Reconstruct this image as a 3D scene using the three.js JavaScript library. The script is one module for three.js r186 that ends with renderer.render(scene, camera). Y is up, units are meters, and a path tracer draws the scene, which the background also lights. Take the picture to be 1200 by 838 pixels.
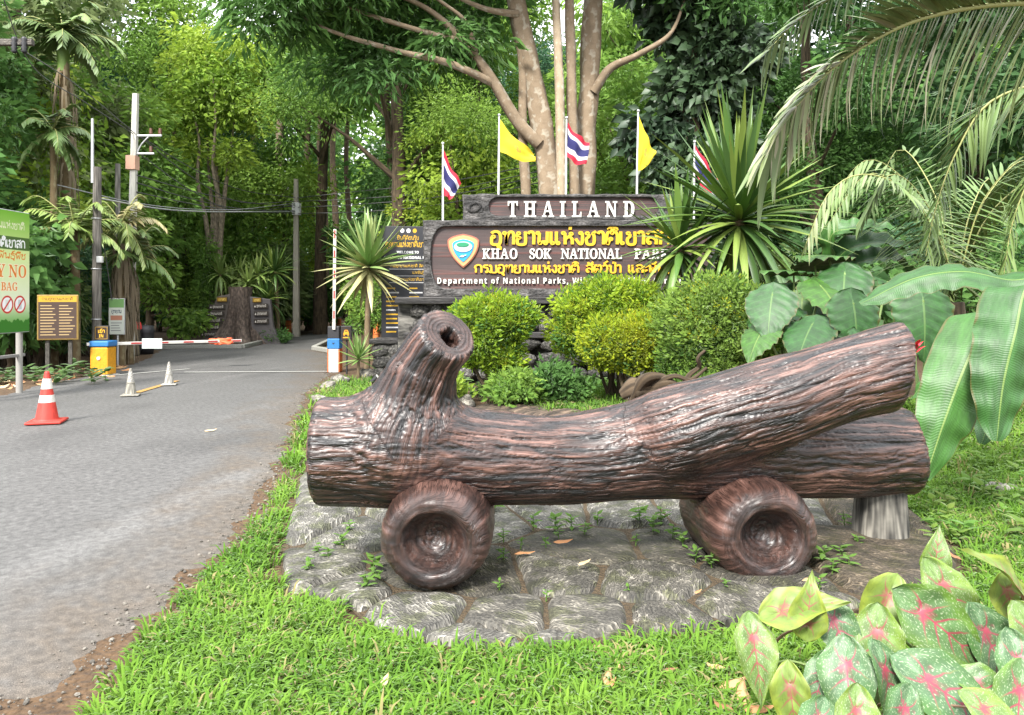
import * as THREE from 'three';
import { ImprovedNoise } from 'three/addons/math/ImprovedNoise.js';
import { mergeGeometries } from 'three/addons/utils/BufferGeometryUtils.js';
import { RoundedBoxGeometry } from 'three/addons/geometries/RoundedBoxGeometry.js';
import { FontLoader } from 'three/addons/loaders/FontLoader.js';
import { TextGeometry } from 'three/addons/geometries/TextGeometry.js';

// ---------------------------------------------------------------- camera, sky, sun, exposure
const scene = new THREE.Scene();
const FOCAL = 890, HORIZON = 350, EYE = 1.55;            // focal length and horizon in photo pixels (1200 x 838), eye height in metres
const camera = new THREE.PerspectiveCamera(2 * Math.atan((838 - HORIZON) / FOCAL) * 180 / Math.PI, 1200 / 838, 0.05, 1500);
camera.setViewOffset(1200, 2 * (838 - HORIZON), 0, 2 * (838 - HORIZON) - 838, 1200, 838);   // level camera, lens shifted down
camera.position.set(0, EYE, 0);
camera.lookAt(0, EYE, -10);
const renderer = new THREE.WebGLRenderer({ antialias: true });
renderer.toneMapping = THREE.LinearToneMapping;
renderer.toneMappingExposure = 3.0;
renderer.shadowMap.enabled = true;
renderer.shadowMap.type = THREE.PCFSoftShadowMap;

const perlin = new ImprovedNoise();
const N3 = (x, y, z) => perlin.noise(x + 131.7, y + 57.3, z + 211.1);
const fbm = (x, y, z, o = 4) => { let s = 0, a = 0.5; for (let i = 0; i < o; i++) { s += a * N3(x, y, z); x *= 2.03; y *= 2.03; z *= 2.03; a *= 0.5; } return s; };
const clamp = (x, a = 0, b = 1) => Math.min(b, Math.max(a, x));
const lerp = (a, b, t) => a + (b - a) * t;
const smooth = (a, b, x) => { const t = clamp((x - a) / (b - a)); return t * t * (3 - 2 * t); };
function rng(seed) { let a = seed >>> 0; return () => { a = (a + 0x6D2B79F5) | 0; let t = Math.imul(a ^ (a >>> 15), 1 | a); t = (t + Math.imul(t ^ (t >>> 7), 61 | t)) ^ t; return ((t ^ (t >>> 14)) >>> 0) / 4294967296; }; }

{ // overcast tropical sky: bright even cloud, a little brighter towards the zenith
  const w = 512, h = 256, d = new Float32Array(w * h * 4);
  for (let j = 0; j < h; j++) for (let i = 0; i < w; i++) {
    const el = ((j + 0.5) / h - 0.5) * Math.PI, az = (i / w) * 2 * Math.PI, c = Math.cos(el);
    const n = fbm(Math.cos(az) * c * 2.2, Math.sin(el) * 3.5, Math.sin(az) * c * 2.2, 5);
    const up = Math.max(0, Math.sin(el)), L = el > 0 ? (0.72 + 0.62 * up) * (1 + 0.3 * n) : 0.30;
    const k = (j * w + i) * 4;
    d[k] = L * 0.965; d[k + 1] = L * 0.99; d[k + 2] = L * 1.03; d[k + 3] = 1;
  }
  const t = new THREE.DataTexture(d, w, h, THREE.RGBAFormat, THREE.FloatType);
  t.mapping = THREE.EquirectangularReflectionMapping; t.magFilter = THREE.LinearFilter; t.minFilter = THREE.LinearFilter; t.wrapS = THREE.RepeatWrapping; t.needsUpdate = true;
  scene.background = t; scene.environment = t;
}
const sun = new THREE.DirectionalLight(new THREE.Color(1, 0.96, 0.9), 3.0);
sun.position.set(-8, 19, 10); sun.target.position.set(0, 0, -8);
sun.castShadow = true; sun.shadow.radius = 20; sun.shadow.mapSize.set(2048, 2048);
Object.assign(sun.shadow.camera, { left: -40, right: 40, top: 40, bottom: -40, near: 1, far: 120 });
scene.add(sun, sun.target);

// ---------------------------------------------------------------- helpers
const V = (x, y, z) => new THREE.Vector3(x, y, z);
const P = (px, py, d) => V((px - 600) / FOCAL * d, EYE - (py - HORIZON) / FOCAL * d, -d);      // photo pixel at a known depth
const G = (px, py, y = 0) => P(px, py, (EYE - y) * FOCAL / (py - HORIZON));                     // photo pixel on level ground
const taken = {};
const numbered = n => { taken[n] = (taken[n] ?? -1) + 1; return taken[n] ? n + '_' + String(taken[n]).padStart(3, '0') : n; };
function tag(o, label, category, group, kind) { o.userData = { label, category }; if (group) o.userData.group = group; if (kind) o.userData.kind = kind; return o; }
function put(o, name) { o.name = numbered(name); scene.add(o); o.traverse(c => { if (c.isMesh) { c.castShadow = true; c.receiveShadow = true; } }); return o; }
function thing(name, label, category, pos = V(0, 0, 0), turn = 0, group) { const o = new THREE.Group(); o.name = numbered(name); o.position.copy(pos); o.rotation.y = turn; tag(o, label, category, group); scene.add(o); return o; }
function part(name, geo, mat, parent, pos, rot) { const m = new THREE.Mesh(geo, mat); m.name = name; m.castShadow = m.receiveShadow = true; if (pos) m.position.copy(pos); if (rot) m.rotation.set(...rot); parent.add(m); return m; }
function structure(name, geo, mat, label, category) { const m = new THREE.Mesh(geo, mat); m.receiveShadow = m.castShadow = true; m.name = numbered(name); m.userData = { kind: 'structure', label, category }; scene.add(m); return m; }
const lin = (r, g, b) => new THREE.Color().setRGB(r, g, b);
const std = (c, roughness = 0.8, more = {}) => new THREE.MeshStandardMaterial({ color: c, roughness, metalness: 0, ...more });
const leafMat = (c, more = {}) => new THREE.MeshPhysicalMaterial({ color: c, roughness: 1, specularIntensity: 0.35, transmission: 0.38, thickness: 0, side: THREE.DoubleSide, ...more });
const glossLeaf = (c, more = {}) => new THREE.MeshPhysicalMaterial({ color: c, roughness: 0.42, side: THREE.DoubleSide, ...more });
function geoFrom(pos, idx, uv, col) { const g = new THREE.BufferGeometry(); g.setAttribute('position', new THREE.Float32BufferAttribute(pos, 3)); if (uv) g.setAttribute('uv', new THREE.Float32BufferAttribute(uv, 2)); if (col) g.setAttribute('color', new THREE.Float32BufferAttribute(col, 3)); g.setIndex(idx); g.computeVertexNormals(); return g; }
const box = (w, h, d, x = 0, y = 0, z = 0, r = 0.01) => { const g = r ? new RoundedBoxGeometry(w, h, d, 2, Math.min(r, w / 2.1, h / 2.1, d / 2.1)) : new THREE.BoxGeometry(w, h, d); g.translate(x, y, z); return g; };
const cyl = (r0, r1, h, n = 16, x = 0, y = 0, z = 0) => { const g = new THREE.CylinderGeometry(r1, r0, h, n, 1); g.translate(x, y + h / 2, z); return g; };   // bottom radius, top radius, from y upward
function merge(list) { const L = list.map(g => { const q = g.index ? g.toNonIndexed() : g; for (const k of Object.keys(q.attributes)) if (!['position', 'normal', 'uv'].includes(k)) q.deleteAttribute(k); return q; }); return mergeGeometries(L); }
// tapered tube through points with a radius at each, grain along v
function tube(pts, radii, ns = 10, nu = 24, wob = 0, seed = 0) {
  const curve = new THREE.CatmullRomCurve3(pts), fr = curve.computeFrenetFrames(nu, false), pos = [], uv = [], idx = [], L = curve.getLength();
  for (let i = 0; i <= nu; i++) {
    const t = i / nu, p = curve.getPointAt(t), f = curve.getUtoTmapping(t) * (pts.length - 1), k = Math.min(pts.length - 2, Math.floor(f)), r0 = lerp(radii[k], radii[k + 1], f - k);
    for (let j = 0; j <= ns; j++) {
      const a = j / ns * Math.PI * 2, ca = Math.cos(a), sa = Math.sin(a), r = r0 * (1 + (wob ? wob * N3(ca * 1.3 + seed, t * L * 1.1, sa * 1.3) : 0));
      const n = fr.normals[i], b = fr.binormals[i];
      pos.push(p.x + (n.x * ca + b.x * sa) * r, p.y + (n.y * ca + b.y * sa) * r, p.z + (n.z * ca + b.z * sa) * r);
      uv.push(j / ns * Math.max(1, Math.round(6.28 * radii[0])), t * L);
    }
  }
  for (let i = 0; i < nu; i++) for (let j = 0; j < ns; j++) { const a = i * (ns + 1) + j, b = a + ns + 1; idx.push(a, b, a + 1, a + 1, b, b + 1); }
  // end cap at the thin end
  const c = pos.length / 3, e = curve.getPointAt(1); pos.push(e.x, e.y, e.z); uv.push(0.5, L);
  for (let j = 0; j < ns; j++) { const a = nu * (ns + 1) + j; idx.push(a, c, a + 1); }
  return geoFrom(pos, idx, uv);
}
// a leaf blade along a spine: width(t) half width each side, fold lifts (or drops) the margins, ripple waves them
function blade(spine, width, side, { nu = 12, nv = 2, fold = 0.25, ripple = 0, rf = 9, seed = 0, tear } = {}) {
  const curve = new THREE.CatmullRomCurve3(spine), pos = [], uv = [], idx = [], L = curve.getLength(), w = nv * 2;
  for (let i = 0; i <= nu; i++) {
    const t = i / nu, p = curve.getPointAt(t), T = curve.getTangentAt(t), S = side.clone().addScaledVector(T, -side.dot(T)).normalize(), U = T.clone().cross(S).normalize();
    const hw = Math.max(0.0005, width(t));
    for (let j = -nv; j <= nv; j++) {
      const s = j / nv, rp = ripple * Math.abs(s) * Math.sin(t * rf * 6.28 + seed + (s > 0 ? 1.3 : 0)) + (ripple ? ripple * 1.2 * Math.abs(s) * N3(t * 5, s + seed, 3.3) : 0);
      const up = fold * Math.abs(s) * hw + rp, back = (tear ? tear(t, s) : 0);
      pos.push(p.x + S.x * s * hw + U.x * up + T.x * back, p.y + S.y * s * hw + U.y * up + T.y * back, p.z + S.z * s * hw + U.z * up + T.z * back);
      uv.push(0.5 + s * 0.5, t);
    }
  }
  for (let i = 0; i < nu; i++) for (let j = 0; j < w; j++) { const a = i * (w + 1) + j, b = a + w + 1; idx.push(a, b, a + 1, a + 1, b, b + 1); }
  return geoFrom(pos, idx, uv);
}
function inside(poly, x, z) { let c = false; for (let i = 0, j = poly.length - 1; i < poly.length; j = i++) { const [xi, zi] = poly[i], [xj, zj] = poly[j]; if ((zi > z) !== (zj > z) && x < (xj - xi) * (z - zi) / (zj - zi) + xi) c = !c; } return c; }
function edgeDist(poly, x, z) { let m = 1e9; for (let i = 0, j = poly.length - 1; i < poly.length; j = i++) { const [ax, az] = poly[j], [bx, bz] = poly[i], dx = bx - ax, dz = bz - az, t = clamp(((x - ax) * dx + (z - az) * dz) / (dx * dx + dz * dz + 1e-9)); m = Math.min(m, Math.hypot(x - ax - dx * t, z - az - dz * t)); } return m; }
const gpoly = list => list.map(([px, py]) => { const p = G(px, py); return [p.x, p.z]; });
// tiling noise texture: fn(u, v) in 0..1 -> [r,g,b] (sRGB 0..1) ; made periodic by blending
function dataTex(size, fn, { srgb = false, repeat = 1 } = {}) {
  const d = new Uint8Array(size * size * 4);
  for (let j = 0; j < size; j++) for (let i = 0; i < size; i++) { const c = fn(i / size, j / size), k = (j * size + i) * 4; d[k] = clamp(c[0]) * 255; d[k + 1] = clamp(c[1]) * 255; d[k + 2] = clamp(c[2]) * 255; d[k + 3] = 255; }
  const t = new THREE.DataTexture(d, size, size); t.wrapS = t.wrapT = THREE.RepeatWrapping; t.magFilter = THREE.LinearFilter; t.minFilter = THREE.LinearMipmapLinearFilter; t.generateMipmaps = true; t.repeat.set(repeat, repeat);
  if (srgb) t.colorSpace = THREE.SRGBColorSpace; t.needsUpdate = true; return t;
}
// noise that repeats over the unit square: gradient noise on a wrapped lattice
const COS = Float64Array.from({ length: 256 }, (_, i) => Math.cos(i / 256 * 6.283185));
function pn(x, y, per, seed) {
  const xi = Math.floor(x), yi = Math.floor(y), fx = x - xi, fy = y - yi, w = t => t * t * t * (t * (t * 6 - 15) + 10);
  const g = (i, j) => { let h = Math.imul(((i % per) + per) % per + 1, 374761393) + Math.imul(((j % per) + per) % per + 1, 668265263) + Math.imul(seed + 1, 982451653) | 0; h = Math.imul(h ^ (h >>> 13), 1274126177); const a = (h ^ (h >>> 16)) & 255; return COS[a] * (x - i) + COS[(a + 192) & 255] * (y - j); };
  const u = w(fx), v = w(fy); return 1.4 * lerp(lerp(g(xi, yi), g(xi + 1, yi), u), lerp(g(xi, yi + 1), g(xi + 1, yi + 1), u), v);
}
const T2 = (u, v, f, s = 0, o = 3) => { let r = 0, a = 0.5; for (let i = 0; i < o; i++) { r += a * pn(u * f, v * f, f, s + i * 7); f *= 2; a *= 0.5; } return r; };
const grey = x => [x, x, x];
// ---------------------------------------------------------------- ground, road, path
const texSoil = dataTex(512, (u, v) => { const n = 0.5 + T2(u, v, 14, 3, 5) * 0.9, m = 0.5 + T2(u, v, 60, 9, 2); const k = 0.55 * n + 0.45 * m; return [0.34 + 0.26 * k, 0.27 + 0.23 * k, 0.19 + 0.19 * k]; }, { srgb: true });
const bumpSoil = dataTex(512, (u, v) => grey(0.5 + T2(u, v, 40, 5, 4) * 0.9));
const asphaltR = rng(71);
const grit = new Float32Array(512 * 512).map(() => asphaltR());
const gritAt = (u, v) => grit[(Math.floor(v * 512) % 512) * 512 + Math.floor(u * 512) % 512];
const texAsphalt = dataTex(512, (u, v) => { const g = gritAt(u, v), n = T2(u, v, 20, 2, 4); const k = 0.52 + 0.16 * n + (g > 0.9 ? 0.2 : g < 0.12 ? -0.15 : (g - 0.5) * 0.16); return [k * 1.0, k * 0.99, k * 0.97]; }, { srgb: true });
const bumpAsphalt = dataTex(512, (u, v) => grey(0.4 + 0.5 * gritAt(u, v)));
// the ground goes on as a wooded slope behind the park entrance
function groundHeight(x, z) { const d = -z; return 7 * smooth(58, 120, d + 0.12 * Math.abs(x)) + 1.1 * smooth(10, 22, -x - 9 + 0.05 * d) * smooth(-2, 10, d) + (d > 45 ? 0.6 * N3(x * 0.06, z * 0.06, 1) * smooth(45, 60, d) : 0); }
{
  const xs = [], zs = []; for (let i = 0; i <= 90; i++) { const t = i / 45 - 1; xs.push(Math.sign(t) * (Math.abs(t) * 22 + 180 * Math.abs(t) ** 4)); } for (let i = 0; i <= 110; i++) { const t = i / 110; zs.push(14 - t * 44 - 210 * t ** 3); }
  const pos = [], uv = [], idx = [];
  for (const z of zs) for (const x of xs) { pos.push(x, groundHeight(x, z), z); uv.push(x / 1.7, z / 1.7); }
  for (let j = 0; j < zs.length - 1; j++) for (let i = 0; i < xs.length - 1; i++) { const a = j * xs.length + i, b = a + xs.length; idx.push(a, a + 1, b, a + 1, b + 1, b); }
  structure('ground', geoFrom(pos, idx, uv), std(lin(0.42, 0.37, 0.32), 0.95, { map: texSoil, bumpMap: bumpSoil, bumpScale: 0.02 }), 'brown soil ground under the trees and lawns', 'ground');
}
const roadRight = [[-420, 850], [-60, 836], [40, 826], [92, 800], [126, 766], [172, 726], [210, 700], [268, 645], [308, 592], [333, 540], [349, 490], [364, 461], [386, 441], [387, 425], [386, 414], [368, 411], [384, 403], [404, 394], [424, 385], [450, 378]].map(([x, y]) => G(x, y));
const roadLeft = [[-420, 560], [-130, 490], [0, 463], [62, 447], [121, 438], [170, 421], [186, 411], [165, 409]].map(([x, y]) => G(x, y));
const roadBack = [[150, 403], [205, 409], [284, 408.5], [324, 398.5], [345, 394], [385, 386], [415, 380], [432, 375]].map(([x, y]) => G(x, y));
const roadPoly = [...roadRight, ...roadBack.slice().reverse(), ...roadLeft.slice().reverse()].map(p => [p.x, p.z]);
{
  // road surface as a fine grid cut to the outline, with wear in the colour: dusty verge, paler wheel tracks, damp dark patches
  const pos = [], uv = [], col = [], idx = [], id = new Map();
  const wob = (x, z) => 0.12 * N3(x * 2.1, z * 2.1, 4) + 0.07 * N3(x * 7, z * 7, 8) + 0.03 * N3(x * 21, z * 21, 5);
  const cut = (x, z) => inside(roadPoly, x, z) ? edgeDist(roadPoly, x, z) : -edgeDist(roadPoly, x, z);
  const rd = roadRight.map(p => [p.x, p.z]);
  const rightDist = (x, z) => { let m = 1e9; for (let i = 1; i < 16; i++) { const [ax, az] = rd[i - 1], [bx, bz] = rd[i], dx = bx - ax, dz = bz - az, t = clamp(((x - ax) * dx + (z - az) * dz) / (dx * dx + dz * dz)); m = Math.min(m, Math.hypot(x - ax - dx * t, z - az - dz * t)); } return m; };
  const vert = (x, z) => { const k = Math.round(x * 1000) + ',' + Math.round(z * 1000); if (id.has(k)) return id.get(k);
    const dr = rightDist(x, z), n = fbm(x * 0.8, z * 0.35, 2, 4), n2 = fbm(x * 3.1, z * 2.1, 6, 4), g = fbm(x * 14, z * 14, 9, 2);
    const dust = clamp(smooth(0.95 + 0.9 * smooth(-4.4, -3.0, z), 0.0, dr + 0.9 * n2 + 0.35 * n) * (0.75 + g * 0.9)), pale = smooth(0.05, 0.3, fbm(x * 1.5 + z * 0.28, z * 0.06, 17, 3) + 0.05 * n2) * 0.32, damp = smooth(0.12, 0.42, n + 0.25 * n2) * 0.25;
    const b = 0.34 * (1 + pale - damp + 0.2 * n2);
    col.push(lerp(b, 0.37, dust * 0.8), lerp(b * 0.995, 0.29, dust * 0.8), lerp(b * 1.0, 0.215, dust * 0.8));
    pos.push(x, lerp(-0.004, 0.0045 + 0.002 * n, smooth(0, 0.07, f(x, z))), z); uv.push(x / 1.1, z / 1.1); id.set(k, pos.length / 3 - 1); return pos.length / 3 - 1; };
  const val = new Map(), f = (x, z) => { const k = Math.round(x * 1000) + ',' + Math.round(z * 1000); let q = val.get(k); if (q === undefined) { q = cut(x, z) - wob(x, z) - 0.02; val.set(k, q); } return q; };
  const grid = (x0, x1, z0, z1, s) => { const nx = Math.round((x1 - x0) / s), nz = Math.round((z1 - z0) / s); for (let i = 0; i < nx; i++) for (let j = 0; j < nz; j++) {
    const x = x0 + i * s, z = z0 + j * s, c = [[x, z], [x, z + s], [x + s, z + s], [x + s, z]], q = c.map(p => f(...p)), out = [];
    if (q.every(v => v < 0)) continue;
    for (let k = 0; k < 4; k++) { const a = c[k], b = c[(k + 1) % 4], qa = q[k], qb = q[(k + 1) % 4]; if (qa >= 0) out.push(a); if ((qa >= 0) !== (qb >= 0)) { const t = qa / (qa - qb); out.push([lerp(a[0], b[0], t), lerp(a[1], b[1], t)]); } }
    const v = out.map(p => vert(...p)); for (let k = 2; k < v.length; k++) idx.push(v[0], v[k - 1], v[k]);
  } };
  grid(-12, 0, -9, 4, 0.06); grid(-16.8, 0, -24, -9, 0.12); grid(-24, 0, -63, -24, 0.25);
  structure('road', geoFrom(pos, idx, uv, col), std(0xffffff, 0.88, { vertexColors: true, map: texAsphalt, bumpMap: bumpAsphalt, bumpScale: 0.0012 }), 'worn grey asphalt road leading in to the park gate', 'road');
}
// flat quads on the ground through pixel points, with worn edges
function strip(name, pts, width, mat, y, label, category) {
  const g = blade(pts.map(p => p.clone().setY(y)), () => width / 2, V(0.93, 0, 0.36), { nu: 30, nv: 1, fold: 0 });
  return structure(name, g, mat, label, category);
}
const texPaintWhite = dataTex(256, (u, v) => { const n = T2(u, v, 30, 4, 4) + (gritAt(u, v) - 0.5) * 0.5; const k = n > 0.14 ? 0.48 : 0.74; return [k, k, k * 0.98]; }, { srgb: true, repeat: 3 });
const matPaint = std(lin(0.8, 0.8, 0.78), 0.8, { map: texPaintWhite });
{
  const line = (a, b, w, mat, y, label, name = 'road_marking') => { const d = b.clone().sub(a), s = V(-d.z, 0, d.x).normalize(), pts = []; for (let i = 0; i <= 8; i++) pts.push(a.clone().lerp(b, i / 8).setY(y)); return structure(name, blade(pts, () => w / 2, s, { nu: 24, nv: 1, fold: 0 }), mat, label, 'road marking'); };
  line(G(216, 437), G(385, 436), 0.13, matPaint, 0.016, 'faded white line across the road at the gate');
  line(G(128, 441), G(222, 433), 0.10, matPaint, 0.016, 'thin white line running past the yellow gate post');
  line(G(160, 461), G(207, 447), 0.12, std(lin(0.75, 0.42, 0.12), 0.85, { map: texPaintWhite }), 0.016, 'short orange line between two dirty cones');
}
// low white-painted kerbs
function kerb(points, label) { const g = []; for (let i = 1; i < points.length; i++) { const a = points[i - 1], b = points[i], d = a.distanceTo(b), q = box(d, 0.13, 0.16, 0, 0.065, 0, 0.02); q.rotateY(-Math.atan2(b.z - a.z, b.x - a.x)); q.translate((a.x + b.x) / 2, 0, (a.z + b.z) / 2); g.push(q); } const m = new THREE.Mesh(merge(g), std(lin(0.62, 0.61, 0.57), 0.9, { map: texPaintWhite })); put(m, 'kerb'); tag(m, label, 'kerb', undefined, 'structure'); }
kerb([G(150, 409.5), G(205, 409), G(284, 408.5), G(324, 398.5), G(345, 394)], 'white kerb bending round the stump planter bed');
kerb([G(386, 413.5), G(368, 410.5), G(384, 402.5), G(398, 397)], 'white kerb round the small verge behind the gate post');
{ // grit and crumbs of asphalt along the broken road edge
  const r = rng(616), g = new THREE.IcosahedronGeometry(1, 0), spots = []; for (let i = 1; i < 15; i++) { const a = roadRight[i - 1], b = roadRight[i], n = Math.min(260, Math.round(a.distanceTo(b) * 170)); for (let k = 0; k < n; k++) { const t = r(), w = (r() + r() + r() - 1.5) * 0.22; spots.push([lerp(a.x, b.x, t) + w, lerp(a.z, b.z, t) + w * 0.6]); } }
  const im = new THREE.InstancedMesh(g, std(0xffffff, 0.9), spots.length), M = new THREE.Matrix4(), q = new THREE.Quaternion(), c = new THREE.Color(); spots.forEach(([x, z], i) => { const s = 0.003 + 0.009 * r() ** 3; M.compose(V(x, 0.008, z), q.setFromEuler(new THREE.Euler(r() * 6, r() * 6, 0)), V(s * 1.3, s * 0.8, s)); im.setMatrixAt(i, M); const k = 0.05 + 0.13 * r(); im.setColorAt(i, c.setRGB(k * 1.1, k, k * 0.85)); });
  im.name = numbered('gravel'); im.receiveShadow = im.castShadow = true; tag(im, 'loose grit along the crumbling road edge', 'gravel', undefined, 'stuff'); scene.add(im);
}
// ---------------------------------------------------------------- log cart sculpture
const MPP = d => d / FOCAL;
function surfaceNets(lo, hi, cell, sdf) {
  const nx = Math.ceil((hi.x - lo.x) / cell) + 1, ny = Math.ceil((hi.y - lo.y) / cell) + 1, nz = Math.ceil((hi.z - lo.z) / cell) + 1, F = new Float32Array(nx * ny * nz);
  // coarse pass first: only cells near the surface are sampled finely
  const S = 4;
  for (let k = 0; k < nz; k += S) for (let j = 0; j < ny; j += S) for (let i = 0; i < nx; i += S) {
    const c = sdf(lo.x + (i + S / 2) * cell, lo.y + (j + S / 2) * cell, lo.z + (k + S / 2) * cell), far = Math.abs(c) > S * cell * 1.35 + 0.02;
    for (let c3 = k; c3 < Math.min(nz, k + S); c3++) for (let b = j; b < Math.min(ny, j + S); b++) for (let a = i; a < Math.min(nx, i + S); a++)
      F[(c3 * ny + b) * nx + a] = far ? c : sdf(lo.x + a * cell, lo.y + b * cell, lo.z + c3 * cell);
  }
  const at = (i, j, k) => F[(k * ny + j) * nx + i], vid = new Int32Array(nx * ny * nz).fill(-1), pos = [], idx = [];
  for (let k = 0; k < nz - 1; k++) for (let j = 0; j < ny - 1; j++) for (let i = 0; i < nx - 1; i++) {
    let m = 0; for (let c = 0; c < 8; c++) if (at(i + (c & 1), j + (c >> 1 & 1), k + (c >> 2)) < 0) m |= 1 << c;
    if (m === 0 || m === 255) continue;
    let sx = 0, sy = 0, sz = 0, n = 0;
    for (let c = 0; c < 8; c++) for (const b of [1, 2, 4]) if (!(c & b)) { const e = c | b; if ((m >> c & 1) !== (m >> e & 1)) {
      const f0 = at(i + (c & 1), j + (c >> 1 & 1), k + (c >> 2)), f1 = at(i + (e & 1), j + (e >> 1 & 1), k + (e >> 2)), t = f0 / (f0 - f1);
      sx += (c & 1) + (b === 1 ? t : 0); sy += (c >> 1 & 1) + (b === 2 ? t : 0); sz += (c >> 2) + (b === 4 ? t : 0); n++; } }
    vid[(k * ny + j) * nx + i] = pos.length / 3; pos.push(lo.x + (i + sx / n) * cell, lo.y + (j + sy / n) * cell, lo.z + (k + sz / n) * cell);
  }
  const v = (i, j, k) => vid[(k * ny + j) * nx + i];
  const quad = (a, b, c, d, flip) => { if (a < 0 || b < 0 || c < 0 || d < 0) return; flip ? idx.push(a, c, b, a, d, c) : idx.push(a, b, c, a, c, d); };
  for (let k = 1; k < nz - 1; k++) for (let j = 1; j < ny - 1; j++) for (let i = 1; i < nx - 1; i++) {
    const f = at(i, j, k) < 0;
    if (f !== (at(i + 1, j, k) < 0)) quad(v(i, j - 1, k - 1), v(i, j, k - 1), v(i, j, k), v(i, j - 1, k), !f);
    if (f !== (at(i, j + 1, k) < 0)) quad(v(i - 1, j, k - 1), v(i - 1, j, k), v(i, j, k), v(i, j, k - 1), !f);
    if (f !== (at(i, j, k + 1) < 0)) quad(v(i - 1, j - 1, k), v(i, j - 1, k), v(i, j, k), v(i - 1, j, k), !f);
  }
  return { pos, idx };
}
const smin = (a, b, k) => { const h = Math.max(k - Math.abs(a - b), 0) / k; return Math.min(a, b) - h * h * k * 0.25; };
const smax = (a, b, k) => -smin(-a, -b, k);
function chain(list, cuts = [], ext0 = 2.5) {   // list of [px, py, depth, radius px]
  const cp = new THREE.CatmullRomCurve3(list.map(([x, y, d]) => P(x, y, d))), cr = list.map(([, , d, q]) => q * MPP(d)), m = (list.length - 1) * 3, p = [], r = [], s = [0];
  for (let i = 0; i <= m; i++) { const t = i / m * (list.length - 1), k = Math.min(list.length - 2, Math.floor(t)), u = t - k, w = u * u * (3 - 2 * u); p.push(cp.getPoint(i / m)); r.push(lerp(cr[k], cr[k + 1], w)); }
  for (let i = 1; i < p.length; i++) s.push(s[i - 1] + p[i].distanceTo(p[i - 1]));
  const out = { d: 0, s: 0, a: 0, b: 0, qx: 0, qy: 0, qz: 0, tx: 0, ty: 0, tz: 0, r: 0 };
  const cutP = cuts.map(([end, n, round]) => ({ o: end === 0 ? p[0] : p[p.length - 1], n: n.normalize(), round }));
  const n = p.length - 1, K = new Float64Array(n * 8); for (let i = 0; i < n; i++) { const d = p[i + 1].clone().sub(p[i]), l = d.length(); K.set([p[i].x, p[i].y, p[i].z, d.x / l, d.y / l, d.z / l, l, 0], i * 8); }
  // smooth grain coordinates: along the chord, and across it from a smoothly sampled spine, scaled by the local girth
  const A0 = p[0], chord = p[p.length - 1].clone().sub(A0), CL = chord.length(); chord.normalize(); const e2 = V(0, 0, 1).addScaledVector(chord, -chord.z).normalize(), e1 = e2.clone().cross(chord), TN = 160, tab = new Float64Array((TN + 1) * 3);
  for (let i = 0; i <= TN; i++) { const sp = i / TN * CL; let b = 0, bd = 1e9; for (let k = 0; k < n; k++) { const q0 = p[k].clone().sub(A0).dot(chord), q1 = p[k + 1].clone().sub(A0).dot(chord); if (sp >= q0 - 1e-9 && sp <= q1 + 1e-9) { b = k; bd = (sp - q0) / (q1 - q0); break; } } const q = p[b].clone().lerp(p[b + 1], clamp(bd)).sub(A0); tab.set([q.dot(e1), q.dot(e2), lerp(r[b], r[b + 1], clamp(bd))], i * 3); }
  for (let pass = 0; pass < 6; pass++) for (let i = 1; i < TN; i++) for (let c = 0; c < 3; c++) tab[i * 3 + c] = (tab[i * 3 - 3 + c] + tab[i * 3 + c] * 2 + tab[i * 3 + 3 + c]) / 4;
  const rRef = r.reduce((a, b) => a + b, 0) / r.length;
  const grain = (x, y, z) => { const dx = x - A0.x, dy = y - A0.y, dz = z - A0.z, sp = dx * chord.x + dy * chord.y + dz * chord.z, u = clamp(sp / CL) * TN, i = Math.min(TN - 1, Math.floor(u)), f = u - i, k = i * 3, g = rRef / lerp(tab[k + 2], tab[k + 5], f); out.s = sp; out.a = (dx * e1.x + dy * e1.y + dz * e1.z - lerp(tab[k], tab[k + 3], f)) * g; out.b = (dx * e2.x + dy * e2.y + dz * e2.z - lerp(tab[k + 1], tab[k + 4], f)) * g; return out; };
  const sd = (x, y, z) => {
    let best = 1e9;
    let bi = 0, bt = 0;
    for (let i = 0; i < n; i++) {
      const k = i * 8, ax = x - K[k], ay = y - K[k + 1], az = z - K[k + 2]; let t = ax * K[k + 3] + ay * K[k + 4] + az * K[k + 5];   // along, metres
      const len = K[k + 6], t0 = i === 0 ? -ext0 * len : 0, t1 = i === n - 1 ? 3.5 * len : len; t = t < t0 ? t0 : t > t1 ? t1 : t;
      const qx = ax - K[k + 3] * t, qy = ay - K[k + 4] * t, qz = az - K[k + 5] * t, u = t < 0 ? 0 : t > len ? 1 : t / len, d = Math.sqrt(qx * qx + qy * qy + qz * qz) - (r[i] + (r[i + 1] - r[i]) * u);
      if (d < best) { best = d; bi = i; bt = t; out.qx = qx; out.qy = qy; out.qz = qz; }
    }
    out.s = s[bi] + bt; out.tx = K[bi * 8 + 3]; out.ty = K[bi * 8 + 4]; out.tz = K[bi * 8 + 5];
    for (const c of cutP) best = smax(best, (x - c.o.x) * c.n.x + (y - c.o.y) * c.n.y + (z - c.o.z) * c.n.z, c.round);
    out.d = best; return out;
  };
  sd.grain = grain; return sd;
}
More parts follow.
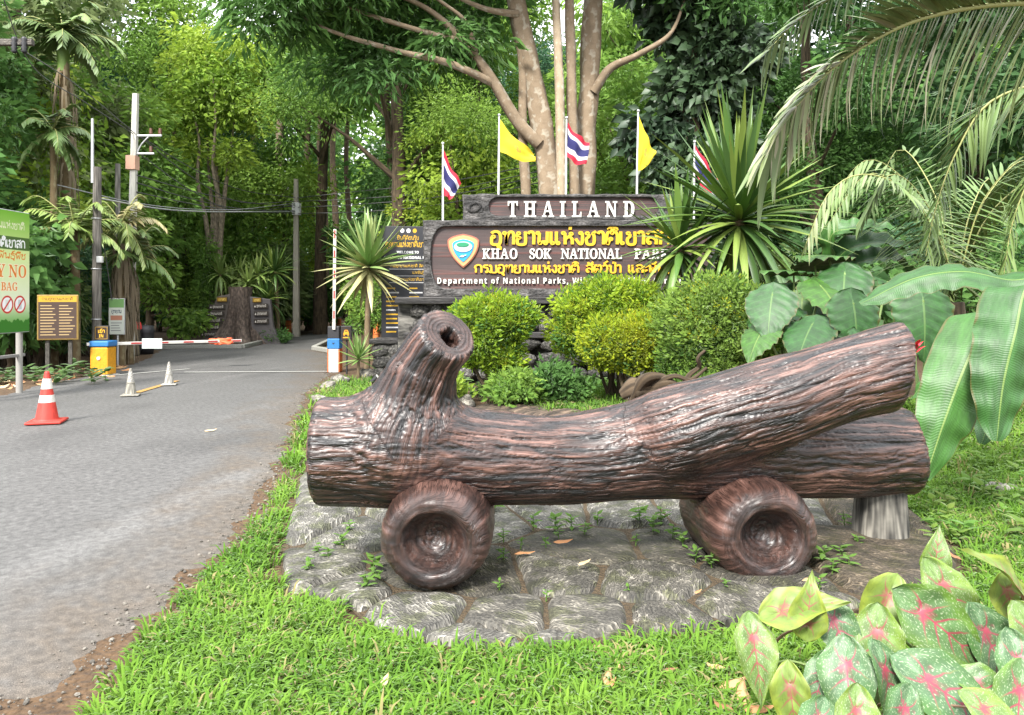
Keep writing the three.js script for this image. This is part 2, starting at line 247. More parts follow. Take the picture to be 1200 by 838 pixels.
const barkColour = (k, red, out) => { // painted cement: black wash, red-brown, pinkish worn ridges
  const dark = [0.008, 0.0078, 0.0088], brown = [0.058, 0.029, 0.022], pink = [0.215, 0.118, 0.094];
  const a = k < 0.5 ? k * 2 : 1, b = k < 0.5 ? 0 : (k - 0.5) * 2;
  for (let i = 0; i < 3; i++) out.push(lerp(lerp(dark[i], brown[i] * (0.75 + 0.5 * red), a), pink[i] * (0.8 + 0.4 * red), b));
};
// fine bark: long thin cracks and fibres, tiled along the grain (u along, v round)
const crackAt = (u, v) => { const w = 0.012 * T2(u, v, 5, 91, 3), a = pn(u * 5, (v + w) * 34, 1e6, 3), b = pn(u * 9 + 3, (v + w) * 70, 1e6, 4), m = T2(u, v, 4, 95, 3); return [Math.exp(-((a / 0.07) ** 2)) * smooth(-0.25, 0.12, m), Math.exp(-((b / 0.09) ** 2)), pn(u * 14, (v + w) * 130, 1e6, 6)]; };
const wrapped = fn => (u, v) => { const a = fn(u, v); if (v < 0.85 && u < 0.9) return a; const k = smooth(0.85, 1, v), j = smooth(0.9, 1, u), b = fn(u, v - 1), c = fn(u - 1, v); return a.map((x, i) => lerp(lerp(x, b[i], k), c[i], j * (1 - k))); };
const texCrack = dataTex(512, wrapped((u, v) => { const [a, b, c] = crackAt(u, v), k = 0.94 - 0.4 * a - 0.16 * b + 0.22 * c; return [k, k * 0.985, k * 0.98]; }), { srgb: true }), bumpCrack = dataTex(512, wrapped((u, v) => { const [a, b, c] = crackAt(u, v); return grey(0.72 - 0.5 * a - 0.24 * b + 0.14 * c); }));
const matBark = new THREE.MeshPhysicalMaterial({ color: 0xffffff, vertexColors: true, map: texCrack, bumpMap: bumpCrack, bumpScale: 0.005, roughness: 0.42, clearcoat: 0.32, clearcoatRoughness: 0.33, specularIntensity: 0.95 });
const cart = thing('log_cart_sculpture', 'red-brown carved log cart with a hollow stub and forked branches on round wheels', 'sculpture', V(0.45, 0.05, -4.5));
{
  const O = cart.position;
  const main = chain([[371, 527, 4.34, 62], [455, 529, 4.37, 60], [545, 534, 4.42, 55], [650, 538, 4.48, 50], [745, 531, 4.53, 53], [850, 528, 4.62, 54], [960, 530, 4.74, 51], [1068, 528, 4.86, 49]], [[0, V(-1, 0, 0.05), 0.05], [1, V(1, 0.05, 0.12), 0.05]]);
  const upper = chain([[720, 523, 4.50, 40], [810, 500, 4.40, 50], [900, 474, 4.36, 51], [985, 447, 4.33, 47], [1054, 429, 4.30, 49]], [[1, V(1, -0.12, 0.1), 0.05]]);
  const stub = chain([[474, 515, 4.36, 54], [487, 458, 4.33, 43], [506, 417, 4.29, 36], [526, 390, 4.25, 36]], [[1, V(0.5, 0.62, 0.55), 0.035]], 0);
  const collar = chain([[500, 500, 4.36, 62], [620, 520, 4.45, 46]]);
  const knot = P(790, 500, 4.42), knotR = 0.17;
  const hole = P(529, 394, 4.23), holeN = V(0.5, 0.62, 0.55).normalize();
  const field = (x, y, z) => {
    const a = main(x, y, z).d, b = upper(x, y, z).d, c = stub(x, y, z).d;
    let d = smin(smin(a, b, 0.10), c, 0.2);
    d = smin(d, Math.hypot(x - knot.x, (y - knot.y) * 1.1, z - knot.z) - knotR, 0.18);
    const hx = x - hole.x, hy = y - hole.y, hz = z - hole.z, hs = hx * holeN.x + hy * holeN.y + hz * holeN.z, hr = Math.sqrt(Math.max(0, hx * hx + hy * hy + hz * hz - hs * hs));
    d = smax(d, -(Math.max(hr * 0.82 - 0.052 + 0.012 * N3(hx * 20, hy * 20, hz * 20), -hs - 0.3)), 0.025);
    return d;
  };
  const cell = 0.0085, { pos, idx } = surfaceNets(V(-1.3, 0.28, -5.3), V(2.75, 1.55, -3.95), cell, field);
  const col = [], uvs = [], nv = pos.length / 3, np = new Float32Array(pos.length), nrm = geoFrom(pos, idx).attributes.normal;
  const chains = [main, upper, stub];
  for (let i = 0; i < nv; i++) {
    const x = pos[i * 3], y = pos[i * 3 + 1], z = pos[i * 3 + 2];
    const gx = nrm.getX(i), gy = nrm.getY(i), gz = nrm.getZ(i);
    // grain coordinate blended between the members so that bark flows from the trunk up into stub and branch
    let disp = 0, tone = 0, red = 0, W = 0, wBest = 0, U = 0, VV = 0;
    for (let c = 0; c < 3; c++) {
      const o = chains[c](x, y, z), w = Math.exp(-Math.max(0, o.d) * 34) * (c === 2 ? 1.6 : c === 1 ? 1.5 * smooth(-0.05, 0.5, o.s + 0.3 * N3(x * 7, y * 7, z * 7)) : 1); if (w < 0.02) continue;
      const axial = Math.abs(gx * o.tx + gy * o.ty + gz * o.tz), q = Math.hypot(o.qx, o.qy, o.qz), end = smooth(0.8, 0.95, axial) * (o.d > -0.1 ? 1 : 0);
      chains[c].grain(x, y, z); const s = o.s + c * 11, A = o.a, B = o.b; if (w > wBest) { wBest = w; U = s * 0.9; VV = Math.atan2(A, B) * 0.42 + 3; }
      const wx = 0.034 * N3(s * 2.2, A * 3 + c, B * 3) + 0.009 * N3(s * 7, A * 9, B * 9 + c), wy = 0.034 * N3(s * 2.2 + 40, A * 3, B * 3 + c) + 0.009 * N3(s * 7 + 9, A * 9, B * 9);
      const f = 21, fs = 1.05, n1 = N3(s * fs, (A + wx) * f, (B + wy) * f), n2 = N3(s * fs * 2.2 + 5, (A + wx) * f * 2, (B + wy) * f * 2), n3 = N3(s * 5, (A + wx) * 70, (B + wy) * 70);
      const g1 = Math.exp(-((n1 / 0.075) ** 2)), g2 = Math.exp(-((n2 / 0.09) ** 2)), plates = N3(s * 1.6 + 3, A * 5 + c, B * 5);
      let dd = -0.0075 * g1 - 0.005 * g2 + 0.006 * n1 + 0.003 * n3 + 0.013 * plates + 0.006, tt = 0.45 - 0.24 * g1 - 0.16 * g2 + 0.45 * n2 + 0.55 * n3 + 0.5 * fbm(s * 1.7, A * 5, B * 5, 3) + 0.6 * N3(s * 1.6 + 70, (A + wx) * 24, (B + wy) * 24);
      const ring = Math.sin(q * 260 + 3 * N3(o.qx * 14, o.qy * 14, o.qz * 14));
      dd = lerp(dd, 0.0028 * ring + 0.006 * N3(o.qx * 18, o.qy * 18, o.qz * 18), end); tt = lerp(tt, 0.5 + 0.12 * ring + 0.4 * N3(o.qx * 9, o.qy * 9, o.qz * 9), end);
      disp += w * dd; tone += w * tt; red += w * (0.5 + fbm(s * 1.2 + 20, A * 4, B * 4, 3) * 1.2); W += w;
    }
    if (!W) W = 1;
    disp = disp / W; tone = clamp((tone / W - 0.45) * 1.08 + 0.43); red = clamp(red / W);
    np[i * 3] = x + gx * disp - O.x; np[i * 3 + 1] = y + gy * disp - O.y; np[i * 3 + 2] = z + gz * disp - O.z;
    barkColour(tone, red, col); uvs.push(U, VV);
  }
  part('log_body', geoFrom(np, idx, uvs, col), matBark, cart);
  // wheels: fat rounded log slices with a dished, swirled face; the far ends run back under the log
  const wheel = (cx, cy, dFront, r, depth, tilt, flat) => {
    const c = P(cx, cy, dFront), ax = V(tilt, 0, 1).normalize(), U = V(0, 1, 0), R = U.clone().cross(ax);
    const f = (x, y, z) => {
      const h = x * ax.x + y * ax.y + z * ax.z, u = x * U.x + y * U.y + z * U.z, v = x * R.x + y * R.y + z * R.z, q = Math.hypot(u * flat, v);
      const bulge = r * (1 - 0.06 * smooth(-0.2, 0.08, h)), rnd = 0.145, a = q - bulge + rnd, b = Math.abs(h + depth / 2 - 0.06) - depth / 2 + rnd - 0.06;
      let d = Math.hypot(Math.max(a, 0), Math.max(b, 0)) + Math.min(Math.max(a, b), 0) - rnd;
      const dish = Math.hypot(u * 1.05 - 0.004, v, (h - 0.115) * 0.8) - 0.152;           // dished face
      d = smax(d, -dish, 0.1);
      return d;
    };
    const m = r + 0.05, { pos, idx } = surfaceNets(V(-m - 0.2, -m, -depth - 0.1), V(m + 0.2, m, 0.22), 0.0095, f), col = [], np = [], wuv = [], wn = geoFrom(pos, idx).attributes.normal;
    for (let i = 0; i < pos.length / 3; i++) {
      const x = pos[i * 3], y = pos[i * 3 + 1], z = pos[i * 3 + 2], gx = wn.getX(i), gy = wn.getY(i), gz = wn.getZ(i), l = 1;
      const h = x * ax.x + z * ax.z, v = x * R.x + z * R.z, q = Math.hypot(y, v), th = Math.atan2(y, v), face = smooth(0.25, 0.75, (gx * ax.x + gz * ax.z) / l) * smooth(r * 0.85, r * 0.55, q);
      const ca = Math.cos(th), sa = Math.sin(th), grain = N3(ca * 7.5 + 0.5 * N3(h * 9, th * 2, 1), sa * 7.5 + 0.6 * N3(h * 8, 3, th), h * 2.2 + q * 2), grain2 = N3(ca * 19, sa * 19, h * 5 + q * 5), swirl = Math.sin(q * 150 + th * 1.0 + 2.4 * N3(ca * 1.6, sa * 1.6, q * 6)), sw2 = N3(q * 60 + th, ca * 2, sa * 2);
      const disp = lerp(0.0034 * (grain - Math.exp(-((grain / 0.09) ** 2))) + 0.003 * grain2, 0.0016 * swirl + 0.007 * sw2, face) + 0.008 * N3(x * 7, y * 7, z * 7), tone = lerp(0.52 + 0.36 * grain + 0.2 * grain2, 0.34 + 0.05 * swirl + 0.45 * sw2, face) + 0.42 * fbm(x * 6, y * 6, z * 6 + cx, 3);
      np.push(x + gx / l * disp + c.x - O.x, y + gy / l * disp + c.y - O.y, z + gz / l * disp + c.z - O.z); wuv.push(lerp(h * 1.1 + q * 0.9, th * 0.16, face), lerp(th * 0.48, q * 1.4, face) + 3); barkColour(clamp(tone), clamp(0.5 + fbm(x * 4, y * 4, cx, 2) * 1.4), col);
    }
    part('wheel', geoFrom(np, idx, wuv, col), matBark, cart);
  };
  wheel(510, 631, 3.98, 0.302, 0.62, 0.0, 1.08);
  wheel(896, 626, 4.24, 0.315, 0.72, 0.06, 1.06);
  // weathered grey prop under the forked end
  const prop = [], pp = P(1031, 590, 4.82); const g = tube([V(0, -0.22, 0), V(0, 0.05, 0), V(0, 0.3, 0)], [0.155, 0.14, 0.135], 28, 14, 0.25, 3); g.translate(pp.x - O.x, pp.y - O.y, pp.z - O.z);
  const texProp = dataTex(256, (u, v) => { const k = 0.33 + 0.22 * N3(u * 26, v * 2.5, 3) + 0.2 * N3(u * 60, v * 6, 1) + 0.2 * T2(u, v, 6, 3, 4); return [k, k * 0.97, k * 0.9]; }, { srgb: true });
  part('prop', g, std(0xffffff, 0.9, { map: texProp, bumpMap: texProp, bumpScale: 0.02 }), cart);
}
// ---------------------------------------------------------------- lettering
const fonts = {}; for (const k of ['sans_bold', 'serif_bold']) fonts[k] = await new FontLoader().loadAsync('fonts/droid/droid_' + k + '.typeface.json');
// Thai letters as pen strokes on a unit body: [width, strokes, head loops]
const TH = {
  'ก': [0.8, [[.14, 0, .14, .55, .05, .68, .16, .9, .4, 1, .6, .92, .68, .7, .68, 0]], []],
  'ข': [0.72, [[.27, .8, .26, .6, .13, .45, .14, .1, .22, 0, .5, 0, .58, .1, .58, 1]], [[.17, .86, .1]]],
  'ง': [0.6, [[.46, .88, .47, .3, .4, .04, .3, .04, .04, .45]], [[.36, .88, .1]]],
  'ช': [0.78, [[.27, .8, .26, .6, .13, .45, .14, .1, .22, 0, .5, 0, .58, .1, .58, .72, .5, .82, .72, 1.02]], [[.17, .86, .1]]],
  'ต': [0.84, [[.26, .34, .14, .0, .09, .3, .1, .75, .2, .97, .32, .95, .42, .82, .52, .95, .64, .97, .74, .75, .74, 0]], [[.34, .42, .1]]],
  'ท': [0.82, [[.24, .88, .25, 0, .27, .5, .46, .95, .62, .97, .7, .8, .7, 0]], [[.14, .88, .1]]],
  'ด': [0.82, [[.26, .34, .14, .0, .09, .3, .1, .75, .24, .97, .56, .97, .72, .75, .72, 0]], [[.34, .42, .1]]],
  'บ': [0.78, [[.24, .88, .25, .08, .32, 0, .6, 0, .66, .08, .66, 1]], [[.14, .88, .1]]],
  'ี': [0, [[-.68, 1.14, -.4, 1.36, -.1, 1.16, -.66, 1.13], [-.1, 1.16, -.1, 1.48]], []],
  'ธ': [0.72, [[.64, .93, .36, 1, .14, .88, .2, .7, .55, .64, .62, .5, .6, 0, .12, 0, .12, .42]], []],
  'น': [0.84, [[.24, .88, .25, .02, .42, .2, .62, .22], [.72, .1, .73, 1]], [[.14, .88, .1], [.62, .1, .1]]],
  'ป': [0.78, [[.24, .88, .25, .08, .32, 0, .6, 0, .66, .08, .66, 1.36]], [[.14, .88, .1]]],
  'พ': [0.88, [[.22, .85, .2, .5, .28, 0, .46, .65, .64, 0, .76, 1]], [[.14, .88, .1]]],
  'ม': [0.82, [[.24, .88, .25, .1], [.2, .03, .7, .03, .7, 1]], [[.14, .88, .1], [.14, .1, .1]]],
  'ย': [0.74, [[.12, .8, .11, .62, .3, .52, .14, .4, .13, .1, .2, 0, .55, 0, .62, .1, .62, 1]], [[.2, .86, .1]]],
  'ร': [0.62, [[.5, .1, .5, .5, .44, .62, .16, .68, .1, .8, .2, .93, .56, .96]], [[.4, .1, .1]]],
  'ล': [0.78, [[.14, .12, .14, .4, .3, .55, .5, .5, .66, .35], [.1, .8, .26, .97, .5, .97, .67, .8, .67, 0]], [[.24, .12, .1]]],
  'ว': [0.62, [[.5, .1, .5, .7, .4, .95, .22, .97, .08, .8]], [[.4, .1, .1]]],
  'ส': [0.8, [[.14, .12, .14, .4, .3, .55, .5, .5, .66, .35], [.1, .8, .26, .97, .5, .97, .67, .8, .67, 0], [.55, .9, .8, 1.14]], [[.24, .12, .1]]],
  'ห': [0.86, [[.24, .88, .25, 0], [.25, .4, .44, .58, .58, .68], [.5, .62, .66, .45, .7, 0]], [[.14, .88, .1], [.62, .82, .1]]],
  'อ': [0.78, [[.12, .58, .12, .1, .2, 0, .55, 0, .64, .12, .64, .8, .5, .98, .25, .98, .1, .86]], [[.22, .6, .1]]],
  'า': [0.52, [[.06, .82, .16, .97, .32, .97, .4, .8, .4, 0]], []],
  'ะ': [0.45, [[.2, .68, .4, .85], [.2, .2, .4, .37]], [[.12, .72, .09], [.12, .24, .09]]],
  'เ': [0.42, [[.12, 1, .12, .12]], [[.22, .1, .1]]],
  'แ': [0.76, [[.12, 1, .12, .12], [.46, 1, .46, .12]], [[.22, .1, .1], [.56, .1, .1]]],
  'ิ': [0, [[-.68, 1.14, -.4, 1.38, -.1, 1.16, -.66, 1.13]], []],
  'ื': [0, [[-.68, 1.14, -.4, 1.36, -.1, 1.16, -.66, 1.13], [-.2, 1.2, -.2, 1.45], [-.08, 1.16, -.08, 1.45]], []],
  'ั': [0, [[-.5, 1.16, -.3, 1.12, -.05, 1.4]], [[-.5, 1.24, .08]]],
  '่': [0, [[-.3, 1.14, -.28, 1.42]], []],
  '้': [0, [[-.45, 1.36, -.36, 1.16, -.1, 1.44]], []],
  '์': [0, [[-.3, 1.3, -.05, 1.5]], [[-.36, 1.22, .08]]],
  'ุ': [0, [[-.14, -.16, -.14, -.42]], [[-.22, -.18, .08]]],
  ' ': [0.6, [], []],
};
const strokePts = a => { const p = []; for (let i = 0; i < a.length; i += 2) p.push(V(a[i], a[i + 1], 0)); return p.length > 2 ? new THREE.CatmullRomCurve3(p, false, 'centripetal').getPoints(p.length * 3) : p; };
const loopPts = ([x, y, r]) => { const p = []; for (let i = 0; i <= 10; i++) p.push(V(x + r * Math.cos(i * 0.6283), y + r * Math.sin(i * 0.6283), 0)); return p; };
const thaiWidth = s => [...s].reduce((w, c) => w + TH[c][0], 0);
function ribbon(pts, w, th) { // flat pen stroke with thickness
  const sh = [], bk = [];
  for (let i = 0; i < pts.length; i++) { const a = pts[Math.max(0, i - 1)], b = pts[Math.min(pts.length - 1, i + 1)], dx = b.x - a.x, dy = b.y - a.y, l = Math.hypot(dx, dy) || 1; sh.push([pts[i].x - dy / l * w / 2, pts[i].y + dx / l * w / 2]); bk.push([pts[i].x + dy / l * w / 2, pts[i].y - dx / l * w / 2]); }
  const pos = [], idx = [], n = pts.length; for (const z of [th, 0]) for (let i = 0; i < n; i++) pos.push(...sh[i], z, ...bk[i], z);
  for (let i = 0; i < n - 1; i++) { const a = i * 2, b = a + n * 2; idx.push(a, a + 1, a + 2, a + 2, a + 1, a + 3, a, a + 2, b, a + 2, b + 2, b, a + 1, b + 1, a + 3, a + 3, b + 1, b + 3); }
  idx.push(0, n * 2, 1, 1, n * 2, n * 2 + 1, 2 * n - 2, 2 * n - 1, 4 * n - 2, 2 * n - 1, 4 * n - 1, 4 * n - 2);
  return geoFrom(pos, idx).toNonIndexed();
}
function thaiLine(str, x0, x1, yTop, yBase, d, mat, parent, origin, weight = 0.17) {
  const sx = (x1 - x0) * MPP(d) / thaiWidth(str), sy = (yBase - yTop) * MPP(d), o = P(x0, yBase, d); let pen = 0;
  for (const c of str) { const [w, st, lo] = TH[c], g = [...st.map(strokePts), ...lo.map(loopPts)].map((p, i) => ribbon(p, i < st.length ? weight : weight * 0.62, 0.03 + i * 0.0015)); if (g.length) { const m = merge(g); m.computeVertexNormals(); m.scale(sx, sy, 1); part('letter', m, mat, parent, V(o.x + pen * sx, o.y, o.z).sub(origin)); } pen += w; }
}
function latinLine(str, font, x0, x1, yTop, yBase, d, mat, parent, origin, squeeze = 1, bold = 0) {
  const f = fonts[font], cap = (yBase - yTop) * MPP(d), glyph = c => { const g = new TextGeometry(c, { font: f, size: 1, depth: 0.03 / cap, curveSegments: 3, bevelEnabled: true, bevelThickness: 0.006 / cap, bevelSize: bold || 0.012, bevelSegments: 1 }); g.computeBoundingBox(); return g; };
  const H = glyph('H').boundingBox.max.y, adv = c => (f.data.glyphs[c]?.ha ?? 700) / f.data.resolution, k = cap / H, kx = k * squeeze, total = [...str].reduce((w, c) => w + adv(c) * kx, 0), gap = ((x1 - x0) * MPP(d) - total) / Math.max(1, str.length - 1), o = P(x0, yBase, d); let pen = 0;
  for (const c of str) { if (c !== ' ') { const g = glyph(c); g.scale(kx, k, k); part('letter', g, mat, parent, V(o.x + pen, o.y, o.z).sub(origin)); } pen += adv(c) * kx + gap; }
}
function canvasTex(w, h, draw) { const c = document.createElement('canvas'); c.width = w; c.height = h; draw(c.getContext('2d'), w, h); const t = new THREE.CanvasTexture(c); t.colorSpace = THREE.SRGBColorSpace; return t; }
function thaiCanvas(g, str, x, y, h, color, width, weight = 0.14) { const sx = width / thaiWidth(str); g.strokeStyle = color; g.lineWidth = weight * h; g.lineJoin = 'round'; let pen = 0; for (const c of str) { const [w, st, lo] = TH[c]; for (const p of [...st.map(strokePts), ...lo.map(loopPts)]) { g.beginPath(); p.forEach((q, i) => i ? g.lineTo(x + (pen + q.x) * sx, y - q.y * h) : g.moveTo(x + (pen + q.x) * sx, y - q.y * h)); g.stroke(); } pen += w; } }

// ---------------------------------------------------------------- materials of the park furniture
const texPlank = dataTex(512, (u, v) => { const a = 0.5 * T2(u, (v * 9) % 1, 3, 2, 2) * 0.3 + pn(u * 4, v * 44, 1000, 3) * 0.5 + pn(u * 9, v * 110, 1000, 8) * 0.35, b = T2(u, v, 5, 11, 4), s = clamp(0.42 + 0.3 * a + 0.45 * b), r = smooth(0.1, 0.5, pn(u * 3, v * 20, 1000, 5) + b * 0.4); return [lerp(0.30, 0.55, s) + 0.14 * r, lerp(0.26, 0.46, s) + 0.02 * r, lerp(0.255, 0.44, s)]; }, { srgb: true });
const texStone = dataTex(512, (u, v) => { const a = T2(u, v, 6, 21, 5), b = T2(u, v, 40, 31, 3), k = clamp(0.42 + 0.5 * a + 0.35 * b); return [k, k * 0.985, k * 0.95]; }, { srgb: true });
const bumpStone = dataTex(512, (u, v) => grey(0.5 + 0.8 * T2(u, v, 12, 22, 5)));
const matPlank = std(lin(0.36, 0.33, 0.335), 0.62, { map: texPlank, bumpMap: texPlank, bumpScale: 0.015 });
const matFrame = std(lin(0.26, 0.25, 0.26), 0.72, { map: texStone, bumpMap: bumpStone, bumpScale: 0.03 });
const texGrime = dataTex(256, (u, v) => { const a = T2(u, v, 6, 17, 5), b = T2(u, v, 40, 19, 2), k = clamp(0.93 + 0.2 * a + 0.12 * b - (a > 0.2 ? 0.12 : 0)); return [k, k * 0.985, k * 0.95]; }, { srgb: true });
const matWhite = std(lin(0.68, 0.68, 0.67), 0.5, { map: texGrime }), matGold = std(lin(0.66, 0.43, 0.015), 0.5, { map: texGrime }), matBlack = std(lin(0.02, 0.02, 0.022), 0.5), matSteel = std(lin(0.55, 0.56, 0.57), 0.4, { metalness: 0.7 });
const matRock = std(lin(0.52, 0.5, 0.47), 0.9, { map: texStone, bumpMap: bumpStone, bumpScale: 0.03 });
const matDarkRock = std(lin(0.30, 0.29, 0.28), 0.9, { map: texStone, bumpMap: bumpStone, bumpScale: 0.04 });
const texGrey = dataTex(256, (u, v) => { const k = 0.6 + 0.35 * T2(u, v, 8, 41, 4) + 0.2 * pn(u * 40, v * 6, 1000, 2); return [k, k * 0.985, k * 0.96]; }, { srgb: true });
const matConcrete = std(lin(0.85, 0.83, 0.8), 0.9, { map: texGrey }), matOldWood = std(lin(0.36, 0.34, 0.31), 0.9, { map: texGrey, bumpMap: texGrey, bumpScale: 0.03 });
function boulder(rx, ry, rz, seed, rough = 0.28, detail = 3) { const g = new THREE.IcosahedronGeometry(1, detail), p = g.attributes.position; for (let i = 0; i < p.count; i++) { const x = p.getX(i), y = p.getY(i), z = p.getZ(i), k = 1 + rough * (N3(x * 1.3 + seed, y * 1.3, z * 1.3) + 0.5 * N3(x * 3 + seed, y * 3, z * 3)); p.setXYZ(i, x * rx * k, y * ry * k, z * rz * k); } const uv = []; for (let i = 0; i < p.count; i++) uv.push(p.getX(i) * 1.3 + p.getZ(i), p.getY(i) * 1.3 + p.getZ(i) * 0.4); g.setAttribute('uv', new THREE.Float32BufferAttribute(uv, 2)); g.computeVertexNormals(); return smoothNormals(g); }
function smoothNormals(g) { const p = g.attributes.position, n = g.attributes.normal, m = new Map(), key = i => [p.getX(i), p.getY(i), p.getZ(i)].map(v => Math.round(v * 2e3)).join(); for (let i = 0; i < p.count; i++) { const k = key(i), a = m.get(k) ?? [0, 0, 0]; a[0] += n.getX(i); a[1] += n.getY(i); a[2] += n.getZ(i); m.set(k, a); } for (let i = 0; i < p.count; i++) { const a = m.get(key(i)), l = Math.hypot(...a) || 1; n.setXYZ(i, a[0] / l, a[1] / l, a[2] / l); } return g; }

// ---------------------------------------------------------------- park entrance sign on its stone wall
{
  const D = 14, o = P(497, 350, D).setY(0);
  const wall = thing('stone_wall', 'dark rubble stone wall with slab ledges under the entrance sign', 'wall', V(o.x, 0, o.z));
  const w = 5.75, rnd = rng(5);
  part('wall_core', box(w + 0.5, 1.5, 0.7, w / 2 - 0.25, 0.75, -0.45, 0.03), std(lin(0.5, 0.49, 0.47), 0.95, { map: texStone }), wall);
  const stoneGeos = [0, 1, 2, 3, 4].map(i => boulder(0.5, 0.5, 0.3, i * 7.7, 0.35, 2));
  const mats = [[.66, .65, .64], [.5, .49, .48], [.4, .39, .385], [.75, .74, .73], [.34, .335, .33]].map(c => std(lin(...c), 0.9, { map: texStone, bumpMap: bumpStone, bumpScale: 0.03 }));
  const rows = (y0, y1, n, x0, x1, z) => { for (let r = 0; r < n; r++) { let x = x0; const h = (y1 - y0) / n; while (x < x1) { const sw = Math.min(0.26 + rnd() * 0.34, x1 - x + 0.12); const m = part('stone', stoneGeos[Math.floor(rnd() * 5)], mats[Math.floor(rnd() * 5)], wall, V(x + sw / 2, y0 + h * (r + 0.5), z)); m.scale.set(sw * 0.98, h * 0.96, 0.42); m.rotation.z = (rnd() - 0.5) * 0.22; x += sw; } } };
  rows(0.9, 1.46, 2, -0.3, w, -0.1); rows(0.05, 0.84, 3, 0.1, w, 0.12);
  part('ledge', box(w + 0.5, 0.1, 0.95, w / 2 - 0.1, 0.88, -0.22, 0.03), matFrame, wall);
  part('coping', box(w + 0.75, 0.13, 0.9, w / 2 - 0.15, 1.515, -0.3, 0.04), matFrame, wall);
  // lower corner block left of the sign
  const cb = P(466, 420, 14.6); part('corner_block', box(0.86, 0.72, 0.6, 0.0, 0.36, 0, 0.08), std(lin(0.5, 0.49, 0.47), 0.95, { map: texStone }), wall, V(cb.x - o.x, 0, cb.z - o.z));
  for (let i = 0; i < 9; i++) { const m = part('stone', stoneGeos[i % 5], mats[[2, 4, 1, 4, 2][i % 5]], wall, V(cb.x - o.x - 0.28 + (i % 3) * 0.28, 0.13 + Math.floor(i / 3) * 0.22, cb.z - o.z + 0.28)); m.scale.set(0.34, 0.25, 0.3); m.rotation.z = rnd(); }
  part('corner_cap', box(0.98, 0.09, 0.74, 0, 0.745, 0, 0.03), matFrame, wall, V(cb.x - o.x, 0, cb.z - o.z));

  const sign = thing('park_entrance_sign', 'big carved dark brown sign board reading thailand above the stone wall', 'sign', V(o.x, 1.58, o.z - 0.02));
  const so = sign.position.clone();
  const slab = (name, x0, x1, yt, yb, dz, th, inset, round) => {
    const a = P(x0, yb, D), b = P(x1, yt, D), W = b.x - a.x, H = b.y - a.y, r = 0.05, sh = new THREE.Shape();
    const wavy = []; for (let i = 0; i <= 40; i++) wavy.push([W * i / 40, H - 0.015 + 0.022 * N3(i * 0.35, x0, 1)]);
    sh.moveTo(0.01, 0); sh.lineTo(W - 0.01, 0); sh.lineTo(W, r); for (const [x, y] of wavy.reverse()) sh.lineTo(x, y); sh.lineTo(0.015, H * 0.5); sh.closePath();
    const hole = new THREE.Path(), ix = inset[0], iy = inset[1], X0 = ix, X1 = W - ix * 0.6, Y0 = iy, Y1 = H - iy * 0.75; hole.moveTo(X0 + round, Y0); hole.lineTo(X1 - round, Y0); hole.quadraticCurveTo(X1, Y0, X1, (Y0 + Y1) / 2); hole.quadraticCurveTo(X1, Y1, X1 - round, Y1); hole.lineTo(X0 + round, Y1); hole.quadraticCurveTo(X0, Y1, X0, (Y0 + Y1) / 2); hole.quadraticCurveTo(X0, Y0, X0 + round, Y0); sh.holes.push(hole);
    const g = new THREE.ExtrudeGeometry(sh, { depth: 0.06, bevelEnabled: true, bevelThickness: 0.02, bevelSize: 0.02, bevelSegments: 3, curveSegments: 16 });
    const fr = part(name + '_frame', g, matFrame, sign, V(a.x - so.x, a.y - so.y, dz));
    part(name + '_panel', box(W - 0.06, H - 0.06, th, W / 2, H / 2, -th / 2 + 0.012, 0.02), matPlank, fr);
    return fr;
  };
  const f1 = slab('lower', 497, 836, 258.5, 347, 0.0, 0.3, [0.11, 0.12], 0.3);
  const f2 = slab('upper', 543, 790, 228, 257, -0.03, 0.26, [0.45, 0.045], 0.24);
  part('carved_knot', (() => { const g = new THREE.TorusGeometry(0.09, 0.022, 8, 24); g.scale(1.25, 0.8, 0.6); g.rotateZ(0.4); return g; })(), matFrame, sign, P(556, 243, D).sub(so).setZ(0.075));
  for (const m of [f1, f2]) { const u = m.geometry.attributes.uv; for (let i = 0; i < u.count; i++) u.setXY(i, u.getX(i) * 0.6, u.getY(i) * 0.9); }
  const LD = D - 0.0;
  latinLine('THAILAND', 'serif_bold', 595, 744, 236, 254.5, LD, matWhite, sign, so, 0.72, 0.02);
  thaiLine('อุทยานแห่งชาติเขาสก', 574, 786, 271.5, 286.5, LD, matGold, sign, so, 0.2);
  latinLine('KHAO', 'serif_bold', 565, 607, 291.5, 303.5, LD, matWhite, sign, so, 0.8, 0.02);
  latinLine('SOK', 'serif_bold', 620, 646, 291.5, 303.5, LD, matWhite, sign, so, 0.8, 0.02);
  latinLine('NATIONAL', 'serif_bold', 657, 729, 291.5, 303.5, LD, matWhite, sign, so, 0.8, 0.02);
  latinLine('PARK', 'serif_bold', 743, 783, 291.5, 303.5, LD, matWhite, sign, so, 0.8, 0.02);
  thaiLine('กรมอุทยานแห่งชาติ สัตว์ป่า และพันธุ์พืช', 556, 808, 310.5, 319.5, LD, std(lin(0.62, 0.34, 0.015), 0.5), sign, so, 0.2);
  latinLine('Department of National Parks, Wildlife and Plant Conservation', 'sans_bold', 512, 831, 325.5, 332.5, LD, matWhite, sign, so, 0.86, 0.012);
  // shield emblem
  const sy = MPP(D), shield = k => { const s = new THREE.Shape(); s.moveTo(0, -19 * k); s.bezierCurveTo(-8 * k, -13 * k, -18 * k, -2 * k, -17.5 * k, 11 * k); s.quadraticCurveTo(-16 * k, 16 * k, 0, 18.5 * k); s.quadraticCurveTo(16 * k, 16 * k, 17.5 * k, 11 * k); s.bezierCurveTo(18 * k, -2 * k, 8 * k, -13 * k, 0, -19 * k); return s; };
